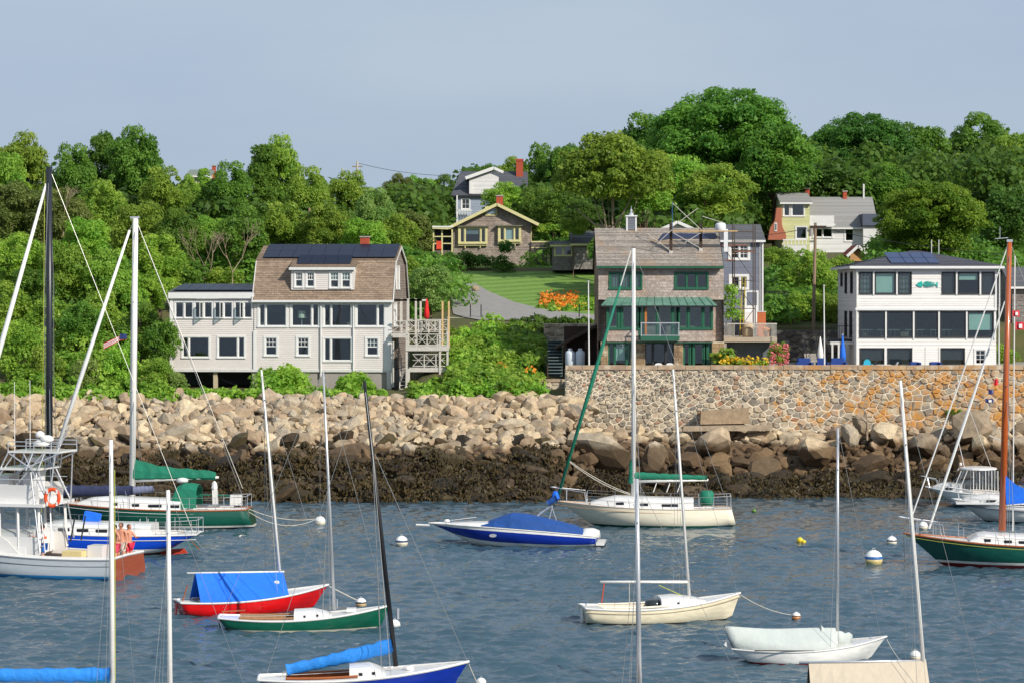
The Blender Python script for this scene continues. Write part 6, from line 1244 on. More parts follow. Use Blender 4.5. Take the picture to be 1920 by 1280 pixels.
# ---------------------------------------------------------------- boats
def hull_paint(name, top, zones=(), rough=0.25, uvbands=None, coat=.35, wear=.08):
    """paint lines run level round the hull (zones, by height) or follow the sheer (uvbands)"""
    if name in MATS: return MATS[name]
    m = bpy.data.materials.new(name); MATS[name] = m; m.use_nodes = True; t = m.node_tree; N = t.nodes; L = t.links.new; b = N['Principled BSDF']; b.inputs['Roughness'].default_value = rough; b.inputs['Coat Weight'].default_value = coat; b.inputs['Coat Roughness'].default_value = .1
    tc = N.new('ShaderNodeTexCoord'); sx = N.new('ShaderNodeSeparateXYZ'); cr = N.new('ShaderNodeValToRGB'); cr.color_ramp.interpolation = 'CONSTANT'
    if uvbands: L(tc.outputs['UV'], sx.inputs[0]); src = sx.outputs[1]; Z = uvbands
    else:
        L(tc.outputs['Object'], sx.inputs[0]); mr = N.new('ShaderNodeMapRange'); mr.inputs[1].default_value = -1; mr.inputs[2].default_value = 3; L(sx.outputs[2], mr.inputs[0]); src = mr.outputs[0]; Z = [((z + 1) / 4, c) for z, c in zones]
    E = [(0, Z[0][1] if Z else top)]; 
    for i, (z, c) in enumerate(Z): E.append((z, Z[i + 1][1] if i + 1 < len(Z) else top))
    while len(cr.color_ramp.elements) < len(E): cr.color_ramp.elements.new(.5)
    for e, (p, c) in zip(cr.color_ramp.elements, E): e.position = p; e.color = cl(c) + (1,)
    L(src, cr.inputs[0]); n = N.new('ShaderNodeTexNoise'); n.inputs['Scale'].default_value = 2.5; n.inputs['Detail'].default_value = 7; mp = N.new('ShaderNodeMapping'); mp.inputs['Scale'].default_value = (1, 1, 4); L(tc.outputs['Object'], mp.inputs[0]); L(mp.outputs[0], n.inputs[0])
    m2 = N.new('ShaderNodeMapRange'); m2.inputs[1].default_value = .3; m2.inputs[2].default_value = .7; m2.inputs[3].default_value = 1 - wear * 2; m2.inputs[4].default_value = 1 + wear; L(n.outputs[0], m2.inputs[0]); hs = N.new('ShaderNodeHueSaturation'); L(m2.outputs[0], hs.inputs['Value']); L(cr.outputs[0], hs.inputs['Color']); L(hs.outputs[0], b.inputs['Base Color']); return m
gel = mat('white_gelcoat', (.72, .71, .69), .3, .04, coat=.4); cream = mat('cream_gelcoat', (.78, .73, .60), .35, .05, coat=.3); cockw = mat('cockpit_teak', '#9a7350', .7, .2, sc=8); blackg = mat('dark_portlight', (.02, .024, .03), .08, .1)
gcan = mat('green_canvas', '#0c7258', .75, .16, sc=3, bump=.5, bsc=6); bcan = mat('blue_canvas_cover', '#0c6ae0', .75, .12, sc=2, bump=.5, bsc=4); ncan = mat('navy_canvas', '#28304f', .8, .2, sc=4, bump=.5, bsc=7); lbcan = mat('light_blue_canvas', '#1f7fd6', .7, .15, sc=3, bump=.7, bsc=7); wcan = mat('white_sailcloth', (.74, .74, .72), .7, .06, bump=.3)
class Boat:
    def __init__(s, name, label, px0, px1, ywl, bow, yaw, B, fb, fm, fs, draft=.35, over=(.35, .25), tw=.6, tm=.42, kb=0.1, ks=-.05, e0=4.6, group=None, pw=2.2, L=None, cat='sailboat'):
        s.Y = WY(ywl); s.k = F / s.Y; s.dir = 1 if bow == 'r' else -1; s.a = R(yaw); ca, sa = math.cos(s.a), math.sin(s.a)
        s.L = L or ((px1 - px0) / s.k - B * tw * abs(sa) * .9) / ca; s.B = B; xc = (px0 + px1) / 2
        X = (xc - 960) / s.k; s.o = Vector((X, s.Y, 0)); s.u = Vector((ca * s.dir, sa, 0)); s.rz = math.atan2(sa, ca * s.dir); s.root = thing(name, label, cat, s.o, s.rz, group)
        s.F = (fs, fm, fb); s.over = over; s.tw = tw; s.tm = tm; s.d = draft; s.kb = kb; s.ks = ks; s.e0 = e0; s.pw = pw
    def c(s, px, py):
        """local point on the centreline seen at this pixel"""
        q = (px - 960) / F; x = (q * s.Y - s.o.x) / (s.u.x - q * s.u.y); Yp = s.Y + x * s.u.y; return Vector((x, 0, HC - (py - HY) * Yp / F))
    def sheer(s, t):
        a, b, c = s.F; l0 = (t - .45) * (t - 1) / .45; l1 = t * (t - 1) / (.45 * -.55); l2 = t * (t - .45) / .55; return a * l0 + b * l1 + c * l2
    def hb(s, t):
        if t < s.tm: return s.B / 2 * (s.tw + (1 - s.tw) * math.sin(math.pi / 2 * t / s.tm))
        return max(.012, s.B / 2 * (1 - ((t - s.tm) / (1 - s.tm)) ** s.pw))
    def kz(s, t):
        w_ = abs(2 * t - 1) ** 3; return -s.d * (1 - w_) + (s.ks if t < .5 else s.kb) * w_
    def xx(s, t, q=0): return -s.L / 2 + s.over[1] * q ** .9 + t * (s.L - s.over[1] * q ** .9 - s.over[0] * q ** .9)
    def t(s, x): return (x + s.L / 2) / s.L
    def edge(s, t, side, out=0, dz=0): return Vector((s.xx(t), side * (s.hb(t) + out), s.sheer(t) + dz))
    def hull(s, m, n=26, mq=11, name='hull', transom=None):
        mb = MB(); mb.uv = []; G = []
        for i in range(n + 1):
            t = i / n; e = s.e0 + (1.5 - s.e0) * t ** 1.6; row = []
            for j in range(-mq, mq + 1):
                q = 1 - abs(j) / mq; y = s.hb(t) * max(0, 1 - q ** e) ** .85; z = s.sheer(t) + (s.kz(t) - s.sheer(t)) * q; row.append((s.xx(t, q), (1 if j > 0 else -1) * y, z))
            G.append(row)
        k = 0; mm = 2 * mq + 1
        for row in G: mb.v += row
        for i in range(n):
            for j in range(mm - 1):
                a = i * mm + j; mb.f.append((a, a + mm, a + mm + 1, a + 1)); vq = lambda jj: abs(jj - mq) / mq
                mb.uv.append([(i / n, vq(j)), ((i + 1) / n, vq(j)), ((i + 1) / n, vq(j + 1)), (i / n, vq(j + 1))])
        if transom is None: mb.f.append(tuple(range(mm))); mb.uv.append([(0, abs(j - mq) / mq) for j in range(mm)])
        h = mb.build(name, m, s.root, smooth=False); me = h.data
        for p in me.polygons: p.use_smooth = len(p.vertices) == 4
        if transom is not None: q = MB(); q.add([(x - .01, y, z) for x, y, z in G[0]], [tuple(range(mm))]); q.build('transom', transom, s.root)
        return h
    def rail(s, m, r=.035, out=.0, dz=0.0, name='toe_rail', t0=0, t1=1, stern=True):
        for sd in (-1, 1): MB().tube([s.edge(t0 + (t1 - t0) * i / 20, sd, out, dz) for i in range(21)], r, 6).build(name, m, s.root)
        if stern: MB().tube([s.edge(0, -1, out, dz), s.edge(0, 0, -s.hb(0), dz + .03), s.edge(0, 1, out, dz)], r, 6).build(name, m, s.root)
    def deck(s, m, cockpit=None, cw=.6, depth=.4, cm=None, n=26, camber=.05):
        mb = MB(); P = lambda t, f: (s.xx(t), s.hb(t) * f, s.sheer(t) - .02 + camber * (1 - f * f) * min(1, s.hb(t)))
        ts = [i / n for i in range(n + 1)]
        if cockpit: ts = sorted(set(ts + list(cockpit)))
        for t0, t1 in zip(ts, ts[1:]):
            inn = cockpit and cockpit[0] - 1e-6 <= t0 and t1 <= cockpit[1] + 1e-6
            fs = [(-1, -cw), (cw, 1)] if inn else [(-1, -cw), (-cw, 0), (0, cw), (cw, 1)]
            for f0, f1 in fs: mb.quad(P(t0, f0), P(t1, f0), P(t1, f1), P(t0, f1))
        mb.build('deck', m, s.root, smooth=False)
        if cockpit:
            mb = MB(); a, b = cockpit; w0 = MB(); zf = s.sheer((a + b) / 2) - depth; pts = [(a + (b - a) * i / 6) for i in range(7)]
            for t0, t1 in zip(pts, pts[1:]):
                for sd in (-1, 1):
                    A = P(t0, sd * cw); Bq = P(t1, sd * cw); mb.quad(A, Bq, (Bq[0], Bq[1], zf), (A[0], A[1], zf))
                A = P(t0, -cw); Bq = P(t1, -cw); mb.quad((A[0], A[1], zf), (Bq[0], Bq[1], zf), (Bq[0], -Bq[1], zf), (A[0], -A[1], zf))
            for t in (a, b): A = P(t, -cw); mb.quad(A, (A[0], -A[1], A[2]), (A[0], -A[1], zf), (A[0], A[1], zf))
            mb.build('cockpit', cm or m, s.root)
            for sd in (-1, 1): MB().tube([Vector(P(t, sd * cw)) + Vector((0, 0, .05)) for t in pts], .035, 5).build('coaming', cm or m, s.root)
            for sd in (-1, 1):
                q = MB(); 
                for t0, t1 in zip(pts, pts[1:]): A = P(t0, sd * cw); Bq = P(t1, sd * cw); q.quad((A[0], A[1], zf + depth * .55), (Bq[0], Bq[1], zf + depth * .55), (Bq[0], Bq[1] * .45, zf + depth * .55), (A[0], A[1] * .45, zf + depth * .55))
                q.build('bench', cockw, s.root)
    def cabin(s, xa, xb, w0, h, m, front=.35, ports=(), rake=.25, name='cabin', ph=.14, pl=.4, base=0):
        """xa aft end, xb forward end in local x"""
        n = 12; G = []
        for i in range(n + 1):
            f = i / n; x = xa + (xb - xa) * f; t = min(.995, max(0, s.t(x))); w_ = min(w0 / 2, s.hb(t) * .78); hh = h * min(1, (1 - f) / front + .12) ** .6 if f > 1 - front else h
            z = s.sheer(t) - .04 + base; G.append([(x, -w_, z), (x, -w_ * .93, z + hh * .72), (x, -w_ * .86, z + hh * .92), (x, -w_ * .5, z + hh * 1.05), (x, 0, z + hh * 1.1), (x, w_ * .5, z + hh * 1.05), (x, w_ * .86, z + hh * .92), (x, w_ * .93, z + hh * .72), (x, w_, z)])
        mb = MB(); mb.grid(G, flip=True); k = len(mb.v) - 9; mb.f.append(tuple(range(9))); mb.f.append(tuple(range(k + 8, k - 1, -1))); o = mb.build(name, m, s.root)
        for px_, l in ports:
            f = (px_ - xa) / (xb - xa); t = s.t(px_); w_ = min(w0 / 2, s.hb(t) * .78); z = s.sheer(t) - .04 + base + h * .42
            for sd in (-1, 1): q = MB(); q.box(px_ - l / 2, px_ + l / 2, sd * w_ * .965 - .02, sd * w_ * .965 + .02, z - ph / 2, z + ph / 2); q.build('portlight', blackg, o)
        return o
    def spar(s, p, q, r0, r1, m, name='mast', n=10): return MB().tube([p, p + (q - p) * .5, q], [r0, (r0 + r1) / 2 + .1 * (r0 - r1), r1], n).build(name, m, s.root, smooth=True)
    def wire(s, p, q, r=.009, name='stay', m=None, sag=0):
        p = Vector(p); q = Vector(q); pts = [p, q] if not sag else [p + (q - p) * i / 8 + Vector((0, 0, -4 * sag * (i / 8) * (1 - i / 8))) for i in range(9)]
        return MB().tube(pts, r, 5, caps=False).build(name, m or wirem, s.root)
    def rig(s, mb, mt, spread=(.55,), w_=.8, fore=None, back=None, r=.011, chain=.0, m=None):
        d = mt - mb; t = s.t(mb.x); cp = lambda sd, dx: Vector((mb.x - .15 + dx, sd * s.hb(max(0, min(1, s.t(mb.x)))) * .95, s.sheer(t)))
        for sd in (-1, 1):
            tips = []
            for f in spread: c = mb + d * f; tip = c + Vector((0, sd * w_ / 2, 0.03)); MB().tube([c, tip], [.025, .015], 5).build('spreader', m or alu, s.root); tips.append(tip)
            pts = [cp(sd, 0)] + tips + [mt]
            MB().tube(pts, r, 5, caps=False).build('shroud', wirem, s.root)
            if spread: s.wire(cp(sd, -.25), mb + d * spread[0], r, 'lower_shroud')
        if fore is not None: s.wire(fore, mt, r, 'forestay')
        if back is not None: s.wire(back, mt, r, 'backstay')
    def cover(s, p, q, r0, r1, m, name='sail_cover', droop=.0, up=1.5, seed=1, n=18):
        """canvas bundle lashed along a boom from p (mast end) to q"""
        rg = random.Random(seed); G = []; d = (q - p).normalized(); sd = Vector((0, 1, 0)); u = d.cross(sd) if d.cross(sd).z > 0 else -d.cross(sd)
        for i in range(n + 1):
            f = i / n; c = p + (q - p) * f - Vector((0, 0, droop * 4 * f * (1 - f))); r = (r0 + (r1 - r0) * f ** .7) * (1 + .10 * math.sin(i * 2.3 + seed) + rg.uniform(-.05, .05)); G.append([c + sd * (r * .75 * math.cos(a)) + u * (r * up * math.sin(a) + r * .3) for a in [2 * math.pi * k / 12 for k in range(12)]])
        mb = MB(); mb.grid(G, closed=True); mb.f.append(tuple(range(12))); k = n * 12; mb.f.append(tuple(range(k + 11, k - 1, -1))); return mb.build(name, m, s.root, smooth=True)
    def lifelines(s, ts, h=.55, m=None, lines=(1, .5), pulpit=.18, push=True, out=-.05):
        m = m or alu
        for sd in (-1, 1):
            for t in ts: p = s.edge(t, sd, out); MB().tube([p, p + Vector((0, 0, h))], .014, 5).build('stanchion', m, s.root)
            for f in lines: MB().tube([s.edge(t, sd, out, h * f) for t in ts], .008, 4, caps=False).build('lifeline', wirem, s.root)
            if pulpit:
                t1 = 1 - pulpit; a = s.edge(t1, sd, out); b = Vector((s.L / 2 + .15, sd * .10, s.sheer(1) + h + .08)); MB().tube([a, a + Vector((0.1, 0, h)), b], .018, 6).build('pulpit_rail', m, s.root); c = s.edge(1 - pulpit * .35, sd, out); MB().tube([c, (a + Vector((.1, 0, h)) + b) / 2 + Vector((.1, 0, 0))], .016, 5).build('pulpit_leg', m, s.root)
            if push:
                a = s.edge(.0, sd, out); b = s.edge(.10, sd, out); MB().tube([b, b + Vector((0, 0, h)), a + Vector((0, 0, h + .03)), a], .018, 6).build('pushpit_rail', m, s.root)
        if pulpit: MB().tube([(s.L / 2 + .15, -.10, s.sheer(1) + h + .08), (s.L / 2 + .24, 0, s.sheer(1) + h + .08), (s.L / 2 + .15, .10, s.sheer(1) + h + .08)], .018, 5).build('pulpit_rail', m, s.root)
        if push: MB().tube([s.edge(0, -1, out, h + .03), s.edge(0, 1, out, h + .03)], .018, 5).build('pushpit_rail', m, s.root)
def V3(*a): return Vector(a)
def line(p, q, sag, label, r=.014, m=None):
    p = Vector(p); q = Vector(q); mb = MB(); mb.tube([p + (q - p) * i / 12 - Vector((0, 0, 4 * sag * (i / 12) * (1 - i / 12))) for i in range(13)], r, 5); return tagp(mb.build('mooring_line', m or ropem), label, 'rope')

# 1 red boat with blue tent
b = Boat('red_sloop', 'bright red open sailboat under a blue boom tent', 328, 623, 1146, 'r', 22, 1.95, .86, .50, .50, over=(.55, .22), tw=.62)
b.hull(hull_paint('red_hull_paint', '#cf0d10', [(.03, '#5a1512')])); b.deck(gel, cockpit=(.12, .6), cm=gel); b.rail(gel, .035)
mb_ = b.c(529, 1096); mt = b.c(490, 693); b.spar(mb_ + V3(0, 0, -.5), mt, .055, .035, mastw); b.rig(mb_, mt, (.86,), .45, fore=V3(b.L / 2 - .1, 0, b.sheer(1)), r=.007)
t0 = b.c(366, 1072); t1 = b.c(530, 1070)
G = []
for i in range(13):
    f = i / 12; r = t0 + (t1 - t0) * f; x = t0.x + .0 + (t1.x - t0.x) * f; hb = b.hb(b.t(x)); zs = b.sheer(b.t(x)) + .04; sg = -.04 * math.sin(math.pi * f) * 1; G.append([V3(x, -hb * .98, zs), V3(x, -hb * .62, zs + (r.z - zs) * .38 + sg * .6), V3(x, -hb * .28, zs + (r.z - zs) * .74 + sg), V3(x, 0, r.z + sg * .3), V3(x, hb * .28, zs + (r.z - zs) * .74 + sg), V3(x, hb * .62, zs + (r.z - zs) * .38 + sg * .6), V3(x, hb * .98, zs)])
mb = MB(); mb.grid(G, flip=True); tent = mb.build('boom_tent', bcan, b.root)
sm_ = tent.modifiers.new('thickness', 'SOLIDIFY'); sm_.thickness = .012
b.spar(t0 + V3(-.3, 0, -.02), t1 + V3(.05, 0, -.02), .035, .035, mastw, 'boom'); MB().lathe([(.0, 0), (.10, .02), (.12, .09), (.06, .14)], b.c(513, 1088) + V3(0, -.34, -.1), 10).build('tent_vent', gel, b.root); MB().bar(b.edge(.02, 0, -b.hb(.02)) + V3(.1, 0, 0), b.edge(.02, 0, -b.hb(.02)) + V3(.3, .1, .55), .03).build('tiller', woodm, b.root)
MB().bar(V3(-b.L / 2 - .05, 0, -.2), V3(-b.L / 2 - .02, 0, .42), .22, .04).build('rudder', MATS['red_hull_paint'], b.root); red_b = b
# 2 green small sloop
b = Boat('green_daysailer', 'small dark green daysailer with white deck and varnished cockpit', 410, 733, 1179, 'r', 3, 1.95, .80, .40, .46, over=(.32, .35), tw=.55)
b.hull(hull_paint('green_hull_paint', '#0f5b45', [(-.03, '#6a3a2c'), (.07, '#d9d2bd')])); b.deck(gel, cockpit=(.12, .44), cw=.62, cm=cockw); b.rail(gel, .032); b.cabin(b.c(552, 1150).x, b.c(622, 1140).x, 1.1, .30, gel, front=.6, ports=[(b.c(572, 0).x, .07), (b.c(596, 0).x, .07)], ph=.07)
mb_ = b.c(627, 1142); mt = b.c(606, 697); b.spar(mb_, mt, .06, .035, alu); b.rig(mb_, mt, (.55,), .5, r=.008, fore=V3(b.L / 2 - .15, 0, b.sheer(1)), back=V3(-b.L / 2 + .1, 0, b.sheer(0)))
b.wire(b.c(600, 700) , b.c(600, 1125), .006, 'halyard'); MB().box(b.c(650, 0).x, b.c(668, 0).x, -.2, .2, b.sheer(.8), b.sheer(.8) + .12).build('fore_hatch', gel, b.root); MB().bar(V3(-b.L / 2 + .1, 0, .62), V3(-b.L / 2 + .9, 0, .66), .04).build('tiller', woodm, b.root); MB().bar(V3(-b.L / 2 + .1, 0, -.2), V3(-b.L / 2 + .0, 0, .4), .25, .04).build('rudder', MATS['green_hull_paint'], b.root); MB().tube([b.c(632, 1122), b.c(632, 1140)], .02, 5).build('cleat_post', alu, b.root); grn_b = b
# 3 blue keelboat
b = Boat('blue_keelboat', 'royal blue keelboat with black mast and blue covered boom at the bottom edge', 484, 881, 1302, 'r', 4, 2.05, .92, .56, .52, over=(.5, .5), tw=.5)
b.hull(hull_paint('royal_blue_hull', '#12319c', [(.0, '#7c1d18'), (.06, '#e4e2da')])); b.deck(gel, cockpit=(.13, .47), cw=.62, cm=woodm); b.rail(gel, .04); b.cabin(b.c(655, 1250).x, b.c(722, 1240).x, 1.25, .34, gel, front=.5, ports=[(b.c(676, 0).x, .1), (b.c(700, 0).x, .08)], ph=.08)
mb_ = b.c(742, 1248); mt = b.c(683, 713); b.spar(mb_, mt, .075, .045, black); b.rig(mb_ + V3(0, 0, .05), mt, (.74,), .5, r=.008); b.wire(b.c(877, 1240), b.c(703, 850), .009, 'forestay'); b.wire(b.c(500, 1262), mt, .007, 'backstay')
q0 = b.c(738, 1212); q1 = b.c(530, 1260); b.spar(q0, q1, .04, .035, alu, 'boom'); b.cover(b.c(736, 1212), b.c(538, 1257), .15, .10, lbcan, droop=.02, seed=4); b.wire(q1, V3(q1.x, 0, b.sheer(.15)), .012, 'mainsheet', ropem)
MB().lathe([(.14, 0), (.15, .06), (.1, .1)], (b.c(766, 0).x, 0, b.sheer(.75)), 10).build('deck_vent', gel, b.root); MB().tube([b.c(746, 1160), b.c(746, 1140)], .04, 6).build('mast_fitting', alu, b.root); blu_b = b
# 4 cream daysailer
b = Boat('cream_daysailer', 'cream white daysailer with bare white boom on a red crutch', 1085, 1396, 1163, 'r', 10, 2.0, .92, .52, .56, over=(.30, .12), tw=.66)
b.hull(hull_paint('cream_hull_paint', '#e6dcc0', [(.02, '#4a4238')])); b.deck(gel, cockpit=(.12, .52), cw=.66, cm=cream); b.rail(gel, .035); b.rail(mat('dull_rub_strake', '#b3a78f', .7, .1), .02, dz=-.13, out=.005, name='rub_strake', stern=False); b.cabin(b.c(1233, 1125).x, b.c(1316, 1120).x, 1.3, .36, gel, front=.75, ports=[(b.c(1264, 0).x, .07)], ph=.06)
mb_ = b.c(1293, 1125); mt = b.c(1262, 692); b.spar(mb_, mt, .055, .035, mastw); b.rig(mb_, mt, (.82,), .4, r=.006); b.wire(V3(b.L / 2 - .1, 0, b.sheer(1)), mt, .006, 'forestay'); b.spar(b.c(1291, 1090), b.c(1125, 1090), .05, .045, mastw, 'boom')
q = b.c(1133, 1092); MB().bar(q, b.c(1128, 1130), .04).build('boom_crutch', mat('red_brown_wood', '#a8432a', .6, .15), b.root); b.wire(b.c(1180, 1092), b.c(1180, 1130), .012, 'mainsheet', ropem); b.wire(b.c(1235, 1096), b.c(1284, 1118), .015, 'vang', mat('yellow_green_rope', '#a9b04a', .8, .1))
MB().lathe([(.0, -.02), (.28, 0), (.34, .14), (.3, .3), (.1, .34)], (b.c(1224, 0).x, -.15, b.sheer(.5) - .10), 12).build('hatch_canopy', mat('dark_acrylic', '#2c3436', .15, .2), b.root, smooth=True); crm_b = b
MB().bar(V3(-b.L / 2 - .03, 0, -.2), V3(-b.L / 2 + .0, 0, .5), .24, .04).build('rudder', gel, b.root)
# 5 white double ender with grey cover
b = Boat('white_covered_boat', 'white double ended boat with a pale grey canvas cover over its cockpit', 1368, 1666, 1239, 'r', 6, 1.85, .74, .42, .44, over=(.5, .6), tw=.22, tm=.5, pw=2.0)
b.hull(hull_paint('white_hull_paint', '#eeeeea', [(.04, '#9c2018')])); b.deck(gel, cockpit=(.2, .5), cw=.6); b.rail(gel, .03)
mb_ = b.c(1570, 1195); mt = b.c(1571, 802); b.spar(mb_, mt, .055, .038, alu); b.rig(mb_, mt, (.80,), .3, r=.006, fore=V3(b.L / 2 - .2, 0, b.sheer(1)))
A = b.c(1358, 1173); E = b.c(1566, 1176); G = []; gcv = mat('pale_grey_canvas', '#bcc3bf', .8, .06, sc=2, bump=.5, bsc=4)
for i in range(15):
    f = i / 14; x = b.c(1374, 0).x + (b.c(1562, 0).x - b.c(1374, 0).x) * f; tt = max(0.02, min(1, b.t(x))); hb = b.hb(tt) * .95; zt = A.z + (E.z - A.z) * f - .10 * math.sin(math.pi * f) ** 2 * (1 - f); xs = A.x + (E.x - A.x) * f; zs = b.sheer(tt) + .03; G.append([V3(x, -hb, zs), V3((x + xs) / 2, -hb * .55, zs + (zt - zs) * .45), V3(xs, -hb * .07, zt - .02), V3(xs, 0, zt), V3(xs, hb * .07, zt - .02), V3((x + xs) / 2, hb * .55, zs + (zt - zs) * .45), V3(x, hb, zs)])
mb = MB(); mb.grid(G, flip=True); cv = mb.build('canvas_cover', gcv, b.root, smooth=True); q = cv.modifiers.new('thickness', 'SOLIDIFY'); q.thickness = .012
b.cover(b.c(1595, 1205), b.c(1535, 1195), .20, .26, gcv, name='bundled_cover', seed=6, up=1.1, n=9); MB().tube([b.c(1358, 1173), b.c(1392, 1222)], .02, 5).build('cover_strut', black, b.root); MB().bar(b.c(1359, 1205), b.c(1385, 1222), .06, .12).build('rudder_head', gel, b.root); MB().tube([V3(b.c(1405, 0).x, -b.B * .44, .47), V3(b.c(1515, 0).x, -b.B * .5, .45)], .018, 5).build('oar', black, b.root); wht_b = b
# 6 boat with tan cover at the bottom
def near_boat(name, label, px0, px1, ywl, bow, mpx, mtop, hullc, L=None, thick=.055, m=mastw, mlean=0, B=2.0, yaw=3, boomcv=None, tent=None, mbase=None):
    b = Boat(name, label, px0, px1, ywl, bow, yaw, B, .8, .45, .48, over=(.35, .3), tw=.55); b.hull(hull_paint(name + '_paint', hullc, [(.03, '#5b4a40')])); b.deck(gel, cockpit=(.14, .5)); b.rail(gel, .03)
    p = b.c(mbase or mpx, ywl - 30); q = b.c(mpx + mlean, mtop); b.spar(p, q, thick, thick * .72, m); b.rig(p, q, (.8,), .35, r=.006, fore=V3(b.L / 2 - .1, 0, b.sheer(1))); return b
b = near_boat('tan_covered_boat', 'sailboat under a taut tan canvas tent at the bottom edge', 1500, 1850, 1345, 'r', 1737, 713, '#dfe0dc', mlean=-49, thick=.06)
A = b.c(1516, 1240); E = b.c(1736, 1238); G = []; tanc = mat('tan_canvas', '#c2b6a2', .8, .05, sc=2, bump=.4, bsc=5)
for i in range(11):
    f = i / 10; r = A + (E - A) * f; r.z += .05 * f - .05 * math.sin(math.pi * f); hb = b.hb(max(.02, b.t(r.x))) ; zs = b.sheer(b.t(r.x)); G.append([V3(r.x, -hb, zs - .1), V3(r.x, -hb * .5, (zs + r.z) / 2 - .05), V3(r.x, 0, r.z), V3(r.x, hb * .5, (zs + r.z) / 2 - .05), V3(r.x, hb, zs - .1)])
mb = MB(); mb.grid(G, flip=True); cv = mb.build('boom_tent', tanc, b.root); q = cv.modifiers.new('thickness', 'SOLIDIFY'); q.thickness = .012; b.spar(A + V3(-.25, 0, -.02), E, .035, .035, alu, 'boom'); MB().bar(A, A + V3(0, 0, -.9), .03).build('tent_pole', black, b.root)
near_boat('grey_mast_boat', 'sailboat whose slim grey mast rises in front of the white sloop, hull below the picture', 1060, 1400, 1340, 'r', 1199, 897, '#d8dadd', m=alu, mlean=-5, thick=.075)
near_boat('thick_mast_boat', 'sailboat whose thick pale mast rises left of the red sloop, hull below the picture', 170, 470, 1352, 'r', 319, 918, '#dde0dc', mlean=-4, thick=.075)
b = near_boat('blue_cover_boat', 'sailboat with light blue covered boom in the bottom left corner', -230, 260, 1345, 'r', 211, 824, '#dfe3e6', mlean=-3, thick=.075, B=2.3)
b.cover(b.c(206, 1268), b.c(-60, 1268), .17, .14, lbcan, seed=9, up=1.2); b.wire(b.c(216, 1275), b.c(215, 880), .012, 'halyard', mat('yellow_green_rope', '#a9b04a')); b.cover(b.c(200, 1300), b.c(160, 1296), .14, .1, mat('lime_green_canvas', '#b9e23c', .7, .1), name='rolled_lime_bag', seed=2)
# 10 cream sloop bow left
b = Boat('cream_sloop', 'cream sloop with bow to the left, green furled jib and green boom cover', 1040, 1371, 985, 'l', 3, 2.8, 1.22, .93, .92, over=(1.5, -.25), tw=.62, kb=.25, ks=.05, draft=.5)
b.hull(hull_paint('cream_sloop_paint', '#e9e1cb', [(.10, '#12604a')], wear=.04)); b.deck(gel, cockpit=(.10, .33), cw=.55); b.rail(mat('pinkish_toe_rail', '#b59a80', .6, .1), .022); b.rail(mat('tan_cove_stripe', '#b8926c', .6, .1), .014, dz=-.18, out=-.004, name='cove_stripe', stern=False)
b.cabin(b.c(1300, 945).x, b.c(1108, 940).x, 1.9, .52, gel, front=.3, ports=[(b.c(1163, 0).x, .38), (b.c(1208, 0).x, .38), (b.c(1256, 0).x, .8)], ph=.13)
mb_ = b.c(1188, 935); mt = b.c(1188, 466); b.spar(mb_, mt, .12, .09, mastw, n=12); b.rig(mb_, mt, (.5,), 1.5, back=V3(-b.L / 2 + .1, 0, b.sheer(0)), r=.012)
b.spar(b.c(1186, 902), b.c(1328, 899), .07, .06, mastw, 'boom'); b.cover(b.c(1190, 893), b.c(1326, 897), .19, .12, gcan, up=1.0, seed=3); b.cover(b.c(1186, 905), b.c(1186, 862), .17, .12, gcan, name='mast_boot_cover', up=1, seed=5)
p = b.c(1044, 938); q = b.c(1183, 470); MB().tube([p, p + (q - p) * .5, p + (q - p) * .86], [.07, .10, .05], 8).build('furled_jib', gcan, b.root, smooth=True); b.wire(p + (q - p) * .85, q, .03, 'forestay', mastw); b.wire(b.c(1066, 862), b.c(1182, 925), .018, 'jib_sheet', ropem, sag=.15); b.wire(b.c(1066, 864), b.c(1195, 930), .018, 'jib_sheet', ropem, sag=.25)
b.lifelines([.02, .18, .34, .5, .66, .82], h=.6); q = b.c(1325, 935); MB().lathe([(.3, -.3), (.36, 0), (.34, .35), (.24, .42)], q, 10).build('furled_dodger', gcan, b.root, smooth=True); MB().lathe([(.16, 0), (.2, .05), (.18, .25), (.1, .4)], b.c(1042, 935), 8).build('drum_cover', bcan, b.root)
MB().tube([V3(-b.L / 2 - .02, .2, 1.0), V3(-b.L / 2 - .15, .2, -.05)], .02, 5).build('boarding_ladder', alu, b.root); MB().tube([V3(-b.L / 2 - .02, -.1, 1.0), V3(-b.L / 2 - .15, -.1, -.05)], .02, 5).build('boarding_ladder', alu, b.root)
for x in (1225, 1250, 1270): MB().bar(b.c(x, 921) + V3(0, .3, 0), b.c(x + 6, 905), .03).build('mainsheet_block', gel, b.root)
slp = b
